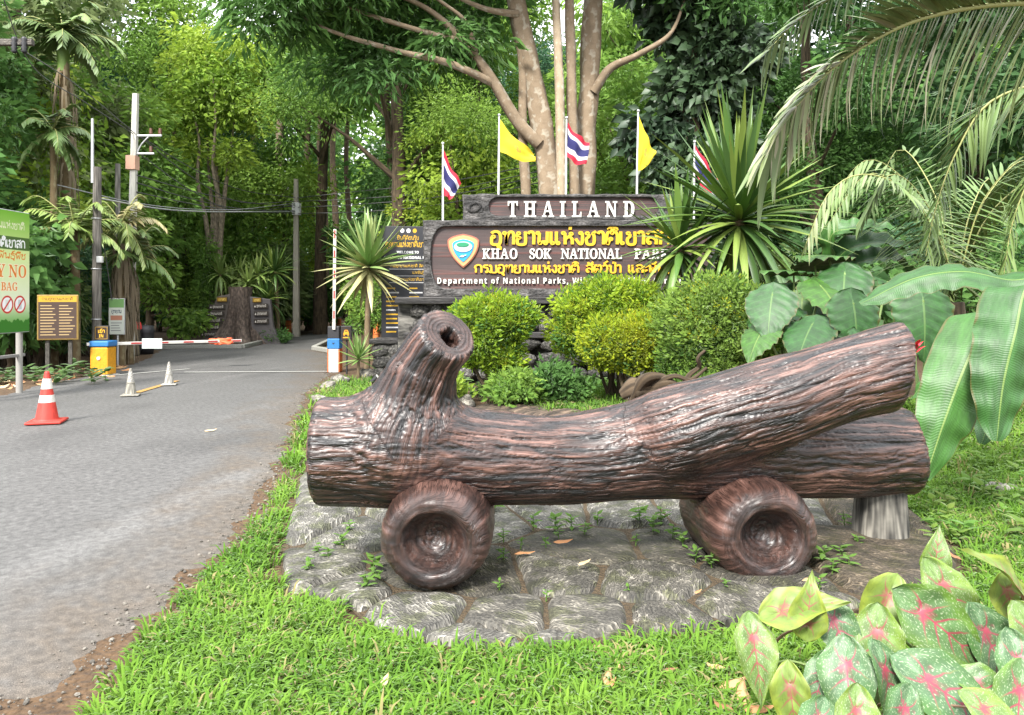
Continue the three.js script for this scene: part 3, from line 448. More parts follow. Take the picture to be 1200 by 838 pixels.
  const ext = (s, d) => new THREE.ExtrudeGeometry(s, { depth: d, bevelEnabled: true, bevelThickness: 0.005, bevelSize: 0.004, bevelSegments: 1 });
  const em = part('emblem', ext(shield(sy * 1.05), 0.03), std(lin(0.3, 0.1, 0.06), 0.6), sign, P(543, 294, D).sub(so).setZ(0.015));
  part('emblem_rim', ext(shield(sy * 0.96), 0.012), std(lin(0.5, 0.26, 0.11), 0.6), em, V(0, 0, 0.03));
  part('emblem_field', ext(shield(sy * 0.7), 0.012), std(lin(0.015, 0.24, 0.5), 0.6), em, V(0, 0.004, 0.043));
  const oval = (rx, ry) => { const s = new THREE.Shape(); s.absellipse(0, 0, rx, ry, 0, Math.PI * 2); return s; };
  part('emblem_sky', ext(oval(sy * 10.5, sy * 6), 0.008), std(lin(0.4, 0.58, 0.55), 0.6), em, V(0, sy * 4.4, 0.062));
  part('emblem_tree', ext(oval(sy * 7, sy * 2.4), 0.008), std(lin(0.01, 0.2, 0.09), 0.6), em, V(-sy * 0.5, sy * 7, 0.076));
  part('emblem_bird', (() => { const s = new THREE.Shape(); s.moveTo(-4 * sy, -1.4 * sy); s.quadraticCurveTo(-1 * sy, 1.6 * sy, 0.4 * sy, 0); s.quadraticCurveTo(2 * sy, 1.4 * sy, 4 * sy, 0.6 * sy); s.quadraticCurveTo(1 * sy, 0, 0, -1.6 * sy); s.closePath(); return ext(s, 0.006); })(), matWhite, em, V(0, -sy * 6, 0.066));
}
// ---------------------------------------------------------------- flags behind the sign
{
  const thai = dataTex(64, (u, v) => { const s = Math.abs(v - 0.5) * 6; return s < 1 ? [0.13, 0.14, 0.42] : s < 2 ? [0.92, 0.91, 0.93] : [0.84, 0.1, 0.24]; }, { srgb: true }); thai.wrapS = thai.wrapT = THREE.ClampToEdgeWrapping;
  const royal = dataTex(128, (u, v) => { const r = Math.hypot(u - 0.5, (v - 0.5) * 1), q = (r > 0.07 && r < 0.10) || (Math.abs(u - 0.5) < 0.025 && Math.abs(v - 0.5) < 0.14) || (Math.abs(v - 0.44) < 0.02 && Math.abs(u - 0.5) < 0.1); return q ? [0.82, 0.66, 0.25] : [0.92, 0.82, 0.13]; }, { srgb: true });
  const cloth = t => new THREE.MeshPhysicalMaterial({ color: lin(0.8, 0.8, 0.8), map: t, roughness: 0.9, transmission: 0.35, thickness: 0, side: THREE.DoubleSide });
  const flag = (pole, corners, tex, label, seed) => {
    const D = 14.45, b = P(pole[0], pole[2], D), t = thing('flag', label, 'flag', b, 0, undefined), top = P(pole[1], pole[3], D).sub(b);
    part('pole', tube([V(0, -0.35, 0), top.clone().multiplyScalar(0.5), top], [0.022, 0.02, 0.015], 8, 4), std(lin(0.6, 0.6, 0.6), 0.4, { metalness: 0.3 }), t);
    part('finial', new THREE.SphereGeometry(0.03, 10, 8), matSteel, t, top);
    const [A, B, C, E] = corners.map(([x, y], i) => P(x, y, D - 0.02 - (i > 1 ? 0.1 : 0)).sub(b)), pos = [], uv = [], idx = [], n = 18, m = 12;
    for (let j = 0; j <= m; j++) for (let i = 0; i <= n; i++) { const u = i / n, v = j / m, p = A.clone().lerp(C, u).lerp(B.clone().lerp(E, u), v), w = Math.sin(u * 9 + v * 3.5 + seed) * 0.055 * u + 0.05 * N3(u * 3, v * 3, seed); pos.push(p.x + w * 0.35, p.y + w * 0.3 - 0.06 * Math.sin(u * 3.14) * (1 - v * 0.4), p.z + w); uv.push(u, 1 - v); }
    for (let j = 0; j < m; j++) for (let i = 0; i < n; i++) { const a = j * (n + 1) + i, c = a + n + 1; idx.push(a, c, a + 1, a + 1, c, c + 1); }
    part('cloth', geoFrom(pos, idx, uv), cloth(tex), t);
  };
  flag([519, 519, 262, 168], [[520, 176], [520, 227], [541, 214], [530, 233]], thai, 'drooping red, white and blue striped flag beyond the left end of the sign', 1);
  flag([584, 585, 232, 135], [[586, 140], [586, 178], [627, 179], [626, 191]], royal, 'yellow flag blowing sideways above the letters tha', 2);
  flag([663, 664, 232, 138], [[665, 144], [665, 184], [691, 167], [686, 194]], thai, 'red, white and blue striped flag in front of the pale tree trunks', 3);
  flag([746, 748, 228, 130], [[749, 136], [747, 201], [768, 178], [764, 188]], royal, 'narrow drooping yellow flag above the end of the word thailand', 4);
  flag([813, 814, 250, 166], [[815, 170], [815, 205], [846, 214], [838, 238]], thai, 'red, white and blue striped flag half hidden by the spiky dracaena', 5);
}
// ---------------------------------------------------------------- boards and signs
const panelOf = (w, h, tex, mat, frame, t, x = 0, y = 0, z = 0) => { part('board', box(w, h, 0.05, x, y, z, 0.012), frame, t); const g = new THREE.PlaneGeometry(w - 0.03, h - 0.03); g.translate(x, y, z + 0.029); return part('print', g, std(lin(0.75, 0.75, 0.75), mat, { map: tex }), t); };
{ // tall black welcome board beside the sign
  const D = 15.2, b = G(476, 442).setZ(-D), t = thing('welcome_board', 'tall black notice board with yellow and white writing beside the stone wall', 'notice board', V(P(478, 350, D).x, 0, -D), 0.12);
  const H = 2.25, y0 = 0.75, tex = canvasTex(512, 1024, (g, w, h) => {
    g.fillStyle = '#2a2b30'; g.fillRect(0, 0, w, h); ['#e8e8e8', '#e8e8e8', '#d9a520'].forEach((c, i) => { g.fillStyle = c; g.beginPath(); g.arc(200 + i * 62, 36, 20, 0, 7); g.fill(); });
    const Y = '#e6b422'; thaiCanvas(g, 'ยินดีต้อนรับ', 150, 118, 30, Y, 215); thaiCanvas(g, 'อุทยานแห่งชาติเขาสก', 30, 185, 42, Y, 450);
    g.textAlign = 'center'; g.fillStyle = '#fff'; g.font = 'bold 34px sans-serif'; g.fillText('WELCOME TO', 256, 246); g.font = 'bold 36px sans-serif'; g.fillText('KHAO SOK NATIONAL PARK', 256, 296, 480);
    for (let i = 0; i < 3; i++) { thaiCanvas(g, ['กรมอุทยานแห่งชาติ สัตว์ป่า', 'และพันธุ์พืช', 'อุทยานแห่งชาติเขาสก'][i], [80, 300, 130][i], 372 + i * 62, 22, Y, [380, 160, 330][i]); g.fillStyle = '#ddd'; g.fillRect(70, 388 + i * 62, 380, 5); }
    for (let i = 0; i < 11; i++) { g.fillStyle = i % 4 === 1 ? '#ddd' : Y; const y = 560 + i * 40; g.fillRect(40, y, 90 + (i * 37) % 60, 13); g.fillRect(270, y, 80 + (i * 53) % 90, 13); }
  });
  panelOf(1.05, H, tex, 0.5, matBlack, t, 0, y0 + H / 2, 0);
  for (const x of [-0.42, 0.42]) part('post', box(0.08, y0 + 0.4, 0.08, x, (y0 + 0.4) / 2, -0.07), matBlack, t);
}
{ // green billboard at the verge
  const near = P(-75, 350, 10.6), far = P(33, 350, 12.6), a = Math.atan2(-(far.z - near.z), far.x - near.x), L = Math.hypot(far.x - near.x, far.z - near.z), t = thing('billboard', 'green and white billboard asking to say no to plastic bags', 'billboard', V(far.x, 0, far.z), a);
  const tex = canvasTex(1024, 1024, (g, w, h) => {
    const gr = g.createLinearGradient(0, 0, 0, h); gr.addColorStop(0, '#7db93f'); gr.addColorStop(0.35, '#dff0a6'); gr.addColorStop(0.75, '#eef6d8'); gr.addColorStop(1, '#4f9a30'); g.fillStyle = gr; g.fillRect(0, 0, w, h);
    g.fillStyle = '#3c7f2a'; g.beginPath(); g.moveTo(0, h); for (let x = 0; x <= w; x += 16) g.lineTo(x, h - 70 - 26 * Math.abs(Math.sin(x * 0.02)) - 20 * Math.abs(Math.sin(x * 0.063))); g.lineTo(w, h); g.fill();
    g.fillStyle = '#54703a'; g.fillRect(0, 215, w, 110); thaiCanvas(g, 'อุทยานแห่งชาติเขาสก', 120, 306, 62, '#ffffff', 850, 0.2); thaiCanvas(g, 'กรมอุทยานแห่งชาติ', 300, 150, 50, '#f4f4d0', 660); thaiCanvas(g, 'และพันธุ์พืช', 460, 400, 44, '#e8862c', 520, 0.2);
    g.fillStyle = '#ee8a30'; g.strokeStyle = '#fff6d8'; g.lineWidth = 12; g.textAlign = 'right'; g.font = 'bold 150px serif'; g.strokeText('SAY NO', 990, 560, 620); g.fillText('SAY NO', 990, 560, 620); g.font = 'bold 96px serif'; g.strokeText('PLASTIC BAG', 870, 672, 640); g.fillText('PLASTIC BAG', 870, 672, 640);
    [[900, '#cfd8d8'], [740, '#e8ece4'], [580, '#4a80c0'], [420, '#e0e0e0']].forEach(([x, c]) => { g.fillStyle = '#ffffff'; g.beginPath(); g.arc(x, 790, 70, 0, 7); g.fill(); g.fillStyle = c; g.fillRect(x - 22, 750, 44, 82); g.strokeStyle = '#d63a34'; g.lineWidth = 15; g.beginPath(); g.arc(x, 790, 68, 0, 7); g.stroke(); g.beginPath(); g.moveTo(x - 44, 838); g.lineTo(x + 44, 742); g.stroke(); });
  });
  const y1 = 1.55 + 100 / 890 * 12.6, y0 = 1.55 - 39 / 890 * 12.6, H = y1 - y0;
  panelOf(L, H, tex, 0.45, std(lin(0.4, 0.42, 0.42), 0.5, { metalness: 0.4 }), t, -L / 2, (y0 + y1) / 2, 0);
  for (const x of [-0.12, -L * 0.5, -L + 0.12]) part('post', cyl(0.05, 0.05, y1, 12, x, 0, -0.07), std(lin(0.25, 0.24, 0.22), 0.7), t);
  part('cross_bar', box(L, 0.05, 0.05, -L / 2, 0.62, -0.07), std(lin(0.2, 0.19, 0.18), 0.7), t);
}
{ // brown and yellow fee board
  const D = 14.8, c = P(68, 350, D), t = thing('fee_board', 'brown board with yellow heading and small yellow rows on two posts', 'notice board', V(c.x, 0, -D), 0.25);
  const tex = canvasTex(384, 480, (g, w, h) => { g.fillStyle = '#453227'; g.fillRect(0, 0, w, h); g.fillStyle = '#c79d22'; g.fillRect(0, 0, w, 70); thaiCanvas(g, 'กรมอุทยานแห่งชาติ', 40, 50, 26, '#5a4010', 300); g.strokeStyle = '#8a6c22'; g.lineWidth = 6; g.strokeRect(4, 4, w - 8, h - 8); for (let i = 0; i < 11; i++) { g.fillStyle = '#c2a774'; g.fillRect(24, 106 + i * 32, 110 + (i * 29) % 50, 9); g.fillRect(206, 106 + i * 32, 90 + (i * 47) % 66, 9); } });
  const w = 0.72, h = 0.88; panelOf(w, h, tex, 0.55, std(lin(0.3, 0.2, 0.05), 0.5), t, 0, 1.55 - 22 / 890 * D, 0);
  for (const x of [-0.2, 0.2]) part('post', box(0.07, 1.0, 0.06, x, 0.5, -0.06), matOldWood, t);
}
{ // small pale board by the pole
  const D = 17.5, c = P(137, 350, D), t = thing('notice_panel', 'small pale notice panel standing between the timber pole and the bins', 'notice board', V(c.x, 0, -D), 0.1);
  const tex = canvasTex(192, 448, (g, w, h) => { g.fillStyle = '#dfe4d8'; g.fillRect(0, 0, w, h); g.fillStyle = '#7fae6a'; g.fillRect(0, 0, w, 110); g.fillStyle = '#c98a70'; g.fillRect(20, 210, 150, 60); g.fillStyle = '#888'; for (let i = 0; i < 4; i++) g.fillRect(24, 300 + i * 32, 140 - (i * 31) % 40, 10); thaiCanvas(g, 'อุทยาน', 30, 180, 40, '#456', 130); });
  panelOf(0.36, 0.84, tex, 0.5, matSteel, t, 0, 1.55 - 21 / 890 * D, 0); part('post', cyl(0.025, 0.025, 0.9, 10, 0, 0, -0.04), matSteel, t);
}
// ---------------------------------------------------------------- gate barriers
const matRed = std(lin(0.46, 0.05, 0.05), 0.55, { map: texGrime }), matBlue = std(lin(0.025, 0.18, 0.5), 0.5, { map: texGrime }), matYellow = std(lin(0.68, 0.32, 0.01), 0.55, { map: texGrime }), matOrange = std(lin(0.55, 0.13, 0.03), 0.6, { map: texGrime });
function arm(parent, from, dir, len, n) { const q = new THREE.Quaternion().setFromUnitVectors(V(1, 0, 0), dir), a = part('arm', box(len, 0.062, 0.036, len / 2, 0, 0, 0.008), matWhite, parent, from); a.quaternion.copy(q); const g = box(len / n * 0.8, 0.034, 0.044, 0, 0, 0, 0.003); for (let i = 1; i < n; i += 2) part('red_band', g, matRed, a, V((i + 0.5) * len / n, 0, 0)); }
{
  const b = G(121, 440), t = thing('barrier_gate', 'yellow barrier post with lowered red and white arm across the road', 'barrier', V(b.x, 0, b.z));
  part('cabinet', box(0.36, 0.56, 0.34, 0, 0.3, 0, 0.03), matYellow, t); part('cabinet_top', box(0.40, 0.12, 0.38, 0, 0.645, 0, 0.03), matBlue, t); part('reflector', cyl(0.035, 0.035, 0.02, 14).rotateX(1.5708), matWhite, t, V(0.0, 0.36, 0.17)); part('base_plate', box(0.46, 0.03, 0.44, 0, 0.015, 0, 0.01), matConcrete, t);
  const tex = canvasTex(192, 192, (g, w, h) => { g.fillStyle = '#30221a'; g.fillRect(0, 0, w, h); g.strokeStyle = '#c49a3a'; g.lineWidth = 6; g.strokeRect(8, 8, w - 16, h - 16); thaiCanvas(g, 'เข้า', 46, 92, 42, '#f0b91e', 104, 0.24); g.fillStyle = '#f0b91e'; g.font = 'bold 62px sans-serif'; g.textAlign = 'center'; g.fillText('IN', 96, 162); });
  panelOf(0.29, 0.29, tex, 0.5, matBlack, t, 0.0, 0.86, 0.05);
  arm(t, V(-0.22, 0.64, 0.21), P(272, 399.5, 17.2).sub(V(b.x - 0.22, 0.64, b.z + 0.21)).normalize(), 3.2, 12);
  part('arm_plate', box(0.40, 0.2, 0.012, 1.08, 0.655, 0.2, 0.004), std(lin(0.5, 0.54, 0.52), 0.45), t);
  const s = thing('barrier_flag', 'crumpled orange cloth tied round the tip of the lowered arm', 'cloth', P(262, 400, 17.05));
  const g = boulder(0.2, 0.07, 0.08, 4.4, 0.9, 4); part('cloth', g, std(lin(0.8, 0.13, 0.05), 0.8), s); part('knot', boulder(0.09, 0.07, 0.07, 2, 0.4, 2), std(lin(0.8, 0.13, 0.05), 0.8), s, V(-0.24, 0, 0));
}
{
  const b = G(392.5, 436), t = thing('raised_barrier', 'blue topped white barrier post with its red and white arm raised upright', 'barrier', V(b.x, 0, b.z));
  part('cabinet', box(0.22, 0.5, 0.28, 0, 0.25, 0, 0.02), std(lin(0.62, 0.66, 0.68), 0.5), t); for (const x of [-0.113, 0.113]) part('edge_strip', box(0.03, 0.48, 0.285, x, 0.25, 0, 0.006), matOrange, t); part('cabinet_band', box(0.26, 0.22, 0.30, 0, 0.605, 0, 0.02), matBlue, t); part('cabinet_head', box(0.25, 0.26, 0.29, 0, 0.84, 0, 0.02), matBlack, t);
  const heart = new THREE.Shape(); heart.moveTo(0, -0.03); heart.lineTo(-0.035, 0.012); heart.lineTo(0, 0); heart.lineTo(0.035, 0.012); heart.closePath(); part('arrow_mark', new THREE.ExtrudeGeometry(heart, { depth: 0.004, bevelEnabled: false }), matBlack, t, V(0, 0.62, 0.152));
  arm(t, V(0.02, 0.9, 0.17), V(0.01, 1, 0).normalize(), 2.1, 10);
  const tex = canvasTex(192, 256, (g, w, h) => { g.fillStyle = '#2a1d14'; g.fillRect(0, 0, w, h); g.fillStyle = '#eda51b'; g.beginPath(); g.moveTo(36, 150); g.lineTo(52, 92); g.lineTo(68, 62); g.lineTo(124, 62); g.lineTo(140, 92); g.lineTo(156, 150); g.closePath(); g.fill(); g.fillRect(42, 146, 26, 26); g.fillRect(124, 146, 26, 26); g.fillStyle = '#2a1d14'; g.fillRect(72, 76, 48, 22); g.fillStyle = '#eda51b'; g.fillRect(30, 200, 132, 22); });
  const c = thing('vehicle_sign', 'small dark square sign with a yellow car front beside the raised arm', 'sign', V(P(406, 350, 15.6).x, 0, -15.6)); panelOf(0.22, 0.3, tex, 0.5, matBlack, c, 0, 0.84, 0); part('post', cyl(0.02, 0.02, 0.75, 8, 0, 0, -0.03), matBlack, c);
}
// ---------------------------------------------------------------- cones
function cone(px, py, h, kind, label) {
  const b = G(px, py, 0.014), t = thing('traffic_cone', label, 'cone', V(b.x, 0.014, b.z), 0.3), r0 = h * 0.2, r1 = h * 0.045, at = y => lerp(r0, r1, y / h);
  const body = kind === 'red' ? std(lin(0.5, 0.04, 0.028), 0.55, { map: texGrime }) : std(lin(kind === 'white' ? 0.8 : 0.62, kind === 'white' ? 0.79 : 0.6, kind === 'white' ? 0.75 : 0.53), 0.75, { map: texGrey }), band = kind === 'red' ? std(lin(0.66, 0.66, 0.65), 0.45, { map: texGrime }) : std(lin(0.85, 0.84, 0.8), 0.7, { map: texGrey });
  part('base', box(h * 0.62, h * 0.05, h * 0.62, 0, h * 0.025, 0, 0.012), body, t);
  const seg = (a, b2, grow) => new THREE.LatheGeometry([[at(a) + grow, a * 1], [at(b2) + grow, b2]].map(([x, y]) => new THREE.Vector2(x, y)), 24);
  part('cone_body', new THREE.LatheGeometry([[r0 + h * 0.05, h * 0.05], [r0, h * 0.08], [r1, h * 0.97], [r1 * 0.75, h], [0.001, h]].map(([x, y]) => new THREE.Vector2(x, y)), 24), body, t);
  if (kind === 'red') { part('white_band', seg(h * 0.66, h * 0.86, 0.004), band, t); part('white_band', seg(h * 0.36, h * 0.54, 0.004), band, t); } else { part('pale_band', seg(h * 0.5, h * 0.9, 0.003), band, t); part('collar', new THREE.TorusGeometry(at(h * 0.46), h * 0.022, 8, 20).rotateX(1.5708), body, t, V(0, h * 0.46, 0)); }
}
cone(55, 495, 0.635, 'red', 'bright red traffic cone with two white bands on the road');
cone(153, 463.5, 0.43, 'old', 'dirty grey faded cone with a darker base, at the near end of the orange line');
cone(198, 451, 0.41, 'white', 'dirty pale cone standing at the gate end of the orange line');
// ---------------------------------------------------------------- bins, bollards, lamps
{
  const bin = (px, py, r, h, lid, label, cat = 'bin') => { const b = G(px, py), t = thing('rubbish_bin', label, cat, V(b.x, 0, b.z)); part('drum', new THREE.LatheGeometry([[0, 0.01], [r * 0.92, 0], [r, h * 0.3], [r * 1.02, h * 0.33], [r, h * 0.36], [r, h * 0.66], [r * 1.02, h * 0.69], [r, h * 0.72], [r, h]].map(([x, y]) => new THREE.Vector2(x, y)), 24), matBlack, t); part('lid', new THREE.LatheGeometry([[r * 1.06, h], [r * 1.06, h + 0.06], [r * 0.95, h + 0.19], [0.001, h + 0.22]].map(([x, y]) => new THREE.Vector2(x, y)), 24), lid, t); };
  bin(154, 417, 0.24, 0.72, std(lin(0.65, 0.03, 0.03), 0.45), 'black drum bin with a red lid behind the barrier arm');
  bin(170, 415, 0.23, 0.6, std(lin(0.03, 0.03, 0.035), 0.45), 'black drum bin with a black lid behind the barrier arm');
  const bol = (px, py, label) => { const b = G(px, py), t = thing('bollard', label, 'bollard', V(b.x, 0, b.z)); part('body', cyl(0.13, 0.12, 0.62, 16), std(lin(0.62, 0.17, 0.04), 0.6), t); for (const y of [0.18, 0.4]) part('groove_ring', new THREE.TorusGeometry(0.128, 0.012, 6, 18).rotateX(1.5708), std(lin(0.3, 0.08, 0.03), 0.7), t, V(0, y, 0)); part('white_cap', new THREE.SphereGeometry(0.115, 14, 10), matWhite, t, V(0, 0.69, 0)); };
  bol(338, 392.5, 'orange bollard with a white ball top near the concrete pole'); bol(397, 389, 'orange bollard with a white ball top behind the raised barrier arm'); bol(441, 397, 'orange bollard with white ball top beside the black welcome board');
  const b = G(436, 455), t = thing('garden_spotlight', 'small black garden spotlight with white face on the grass verge', 'spotlight', V(b.x, 0, b.z)); part('spike', cyl(0.012, 0.012, 0.12, 8), matBlack, t); const h = part('housing', cyl(0.035, 0.055, 0.15, 14).rotateZ(-0.9), matBlack, t, V(-0.02, 0.1, 0)); part('lens', cyl(0.05, 0.05, 0.008, 14).rotateZ(-0.9), matWhite, t, V(0.1, 0.195, 0));
}
// ---------------------------------------------------------------- poles and wires
const poleTop = {};
function pole(name, px, D, topPy, r0, r1, mat, label, lean = 0, square = false) {
  const b = P(px, 350, D); b.y = groundHeight(b.x, b.z) - 0.1; const top = P(px + lean, topPy, D), t = thing(name, label, 'pole', V(b.x, b.y, b.z)), g = square ? new THREE.CylinderGeometry(r1 * 1.35, r0 * 1.35, 1, 4, 1).rotateY(0.785).toNonIndexed() : tube([V(0, 0, 0), V(0, 0.5, 0), V(0, 1, 0)], [r0, (r0 + r1) / 2, r1], 14, 8, 0.06, px);
  if (square) { g.computeVertexNormals(); g.translate(0, 0.5, 0); } const h = top.y - b.y; g.scale(1, h, 1); const sh = new THREE.Matrix4().makeShear(0, 0, (top.x - b.x) / h, 0, 0, 0); g.applyMatrix4(sh); part('shaft', g, mat, t); t.userData.top = undefined; delete t.userData.top; return { t, h, top, b };
}
{
  const a = pole('timber_pole', 113, 16.6, 196, 0.1, 0.085, matOldWood, 'dark weathered timber pole beside the yellow barrier post', 1);
  part('conduit', cyl(0.035, 0.03, 1.4, 10, -0.06, a.h - 0.35, 0.05), matSteel, a.t); part('junction_box', box(0.12, 0.14, 0.08, 0.14, 2.5, 0.12, 0.01), std(lin(0.6, 0.6, 0.58), 0.6), a.t); for (const y of [1.2, 2.3, 3.4]) part('strap', new THREE.TorusGeometry(0.1, 0.012, 6, 16).rotateX(1.5708), matSteel, a.t, V(0.0, y, 0));
  const c = pole('concrete_pole', 151, 19, 110, 0.095, 0.06, std(lin(0.62, 0.62, 0.61), 0.85, { map: texGrime }), 'white concrete utility pole carrying a steel bracket', 8, true);
  for (const y of [159, 180]) part('bracket_arm', box(y === 159 ? 0.75 : 0.55, 0.05, 0.05, y === 159 ? 0.45 : 0.36, P(0, y, 19).y - c.b.y, 0), matSteel, c.t); part('bracket_brace', tube([V(0.2, P(0, 180, 19).y - c.b.y, 0), V(0.3, P(0, 170, 19).y - c.b.y, 0), V(0.5, P(0, 160, 19).y - c.b.y, 0)], [0.02, 0.02, 0.02], 6, 4), matSteel, c.t);
  for (const [x, y] of [[0.55, 157], [0.78, 157], [0.55, 178]]) part('insulator', cyl(0.045, 0.035, 0.14, 10, x, P(0, y, 19).y - c.b.y, 0), std(lin(0.12, 0.06, 0.04), 0.3), c.t); part('pole_band', box(0.24, 0.35, 0.24, 0.09, P(0, 191, 19).y - c.b.y, 0, 0.01), std(lin(0.6, 0.36, 0.26), 0.8), c.t);
  const e = pole('concrete_pole', 347.5, 31, 210, 0.13, 0.08, std(lin(0.5, 0.47, 0.43), 0.85, { map: texGrime }), 'pale concrete pole standing on the verge beyond the stump planter', -0.5, true); part('pole_band', box(0.3, 0.5, 0.3, 0, P(0, 245, 31).y - e.b.y, 0, 0.01), std(lin(0.7, 0.7, 0.7), 0.8), e.t);
  pole('slim_pole', 137, 21, 192, 0.085, 0.07, std(lin(0.5, 0.49, 0.46), 0.85, { map: texGrey }), 'slim grey pole just left of the white concrete pole', 1);
  // pole that carries the crossarm at the top left corner
  const f = pole('utility_pole', -22, 14, -40, 0.14, 0.11, matConcrete, 'concrete utility pole whose dark crossarm juts above the billboard', 0, true); part('crossarm', box(1.5, 0.11, 0.1, 0.3, P(0, 53, 14).y - f.b.y, 0.15), matOldWood, f.t); for (const x of [0.74, 0.92]) part('insulator', new THREE.LatheGeometry([[0.03, -0.16], [0.06, -0.13], [0.035, -0.1], [0.06, -0.06], [0.035, -0.03], [0.06, 0.01], [0.035, 0.05], [0.06, 0.09], [0.03, 0.13]].map(([a, b]) => new THREE.Vector2(a, b)), 12), matBlack, f.t, V(x, P(0, 56, 14).y - f.b.y, 0.2));
  const wireMat = std(lin(0.09, 0.09, 0.09), 0.7), wireGrey = std(lin(0.3, 0.31, 0.31), 0.6);
  const wire = (pts, r, label, mat = wireMat) => { const t = new THREE.Mesh(tube(pts.map(([x, y, d]) => P(x, y, d)), pts.map(() => r), 5, 30), mat); put(t, 'power_line'); tag(t, label, 'wire', 'overhead wires along the road'); };
  const L = 'thin overhead wire strung along the wooded road';
  wire([[-5, -25, 13.8], [40, 80, 16], [100, 120, 17.5], [158, 158, 19]], 0.011, L); wire([[25, 58, 13.8], [90, 100, 16.5], [160, 158, 19]], 0.011, L);
  for (const [y0, y1, s] of [[157, 232, 16], [157, 236, 28], [178, 240, 30], [205, 243, 6], [214, 247, 9], [225, 250, 6]]) wire([[160, y0, 19], [220, lerp(y0, y1, 0.35) + s * 0.7, 22], [280, lerp(y0, y1, 0.65) + s, 26], [347, y1, 31]], 0.014, L);
  for (const [y0, y1, s] of [[232, 205, 3], [236, 213, 6], [243, 219, 6], [250, 226, 8]]) wire([[347, y0, 31], [420, lerp(y0, y1, 0.4) + s, 27], [520, lerp(y0, y1, 0.8) + s, 23], [640, y1 - 14, 20]], 0.014, L);
  wire([[60, 215, 18], [160, 238, 20], [260, 246, 24], [347, 238, 31]], 0.013, L, wireGrey); wire([[113, 232, 16.6], [200, 246, 20], [347, 248, 31]], 0.02, L, wireGrey); wire([[113, 200, 16.6], [118, 260, 16.8], [128, 330, 17.2], [131, 352, 17.4]], 0.012, 'loose cable hanging down beside the timber pole');
}
// ---------------------------------------------------------------- stump planter with plank signs
{
  const D = 26, m = MPP(D), b = V(P(283, 350, D).x, 0, -D), t = thing('stump_sign', 'brown cement tree stump flanked by boards of small white planks', 'sign', b);
  const matStump = std(lin(0.3, 0.23, 0.19), 0.85, { map: texGrey, bumpMap: texGrey, bumpScale: 0.05 });
  const pos = [], uv = [], idx = [], nu = 20, ns = 40; for (let i = 0; i <= nu; i++) { const v = i / nu, y = v * 1.95; for (let j = 0; j <= ns; j++) { const a = j / ns * 6.2832, fl = 0.34 + 0.8 * (1 - v) ** 2.6 * (0.55 + 0.45 * Math.cos(a * 5 + 0.4)) + 0.12 * N3(Math.cos(a) * 3, y, Math.sin(a) * 3); pos.push(Math.cos(a) * fl * 1.15, y, Math.sin(a) * fl); uv.push(j / ns * 5, y); } }
  for (let i = 0; i < nu; i++) for (let j = 0; j < ns; j++) { const a = i * (ns + 1) + j, c = a + ns + 1; idx.push(a, c, a + 1, a + 1, c, c + 1); } part('stump', geoFrom(pos, idx, uv), matStump, t);
  const boardShape = pts => { const s = new THREE.Shape(); pts.forEach(([x, y], i) => i ? s.lineTo(x, y) : s.moveTo(x, y)); s.closePath(); return new THREE.ExtrudeGeometry(s, { depth: 0.12, bevelEnabled: true, bevelThickness: 0.03, bevelSize: 0.03, bevelSegments: 2 }); };
  part('back_board', boardShape([[-1.3, 0], [-0.2, 0], [-0.2, 1.7], [-0.72, 1.6], [-1.0, 0.9]]), std(lin(0.12, 0.1, 0.085), 0.8), t, V(0, 0, 0.1)); part('back_board', boardShape([[0.3, 0], [1.35, 0], [1.1, 0.6], [1.0, 1.5], [0.3, 1.6]]), std(lin(0.1, 0.09, 0.09), 0.8), t, V(0, 0, 0.0));
  const txt = canvasTex(256, 48, (g, w, h) => { g.fillStyle = '#3a332d'; g.fillRect(0, 0, w, h); thaiCanvas(g, 'อุทยานแห่งชาติ', 60, 36, 24, '#cfc8bd', 170); g.fillStyle = '#d8d2c8'; g.beginPath(); g.moveTo(16, 38); g.lineTo(30, 12); g.lineTo(44, 38); g.fill(); }), gold = canvasTex(128, 48, (g, w, h) => { g.fillStyle = '#8a6a1c'; g.fillRect(0, 0, w, h); thaiCanvas(g, 'เขาสก', 20, 36, 24, '#f0d070', 90); });
  const plank = (x, y, w, tex, z) => { part('plank', box(w, 0.16, 0.05, x, y, z, 0.01), std(lin(0.06, 0.05, 0.04), 0.8), t); const g = new THREE.PlaneGeometry(w - 0.02, 0.14); part('plank_print', g, std(0xffffff, 0.7, { map: tex }), t, V(x, y, z + 0.028)); };
  [[-0.72, 1.27, 0.55], [-0.78, 1.04, 0.6], [-0.85, 0.81, 0.6], [-0.92, 0.58, 0.66], [-0.98, 0.35, 0.62]].forEach(([x, y, w]) => plank(x, y, w, txt, 0.29)); plank(-0.55, 1.52, 0.36, gold, 0.29); [[0.72, 1.3], [0.74, 1.04], [0.74, 0.78]].forEach(([x, y]) => plank(x, y, 0.5, txt, 0.2)); plank(0.6, 1.5, 0.3, gold, 0.2);
}
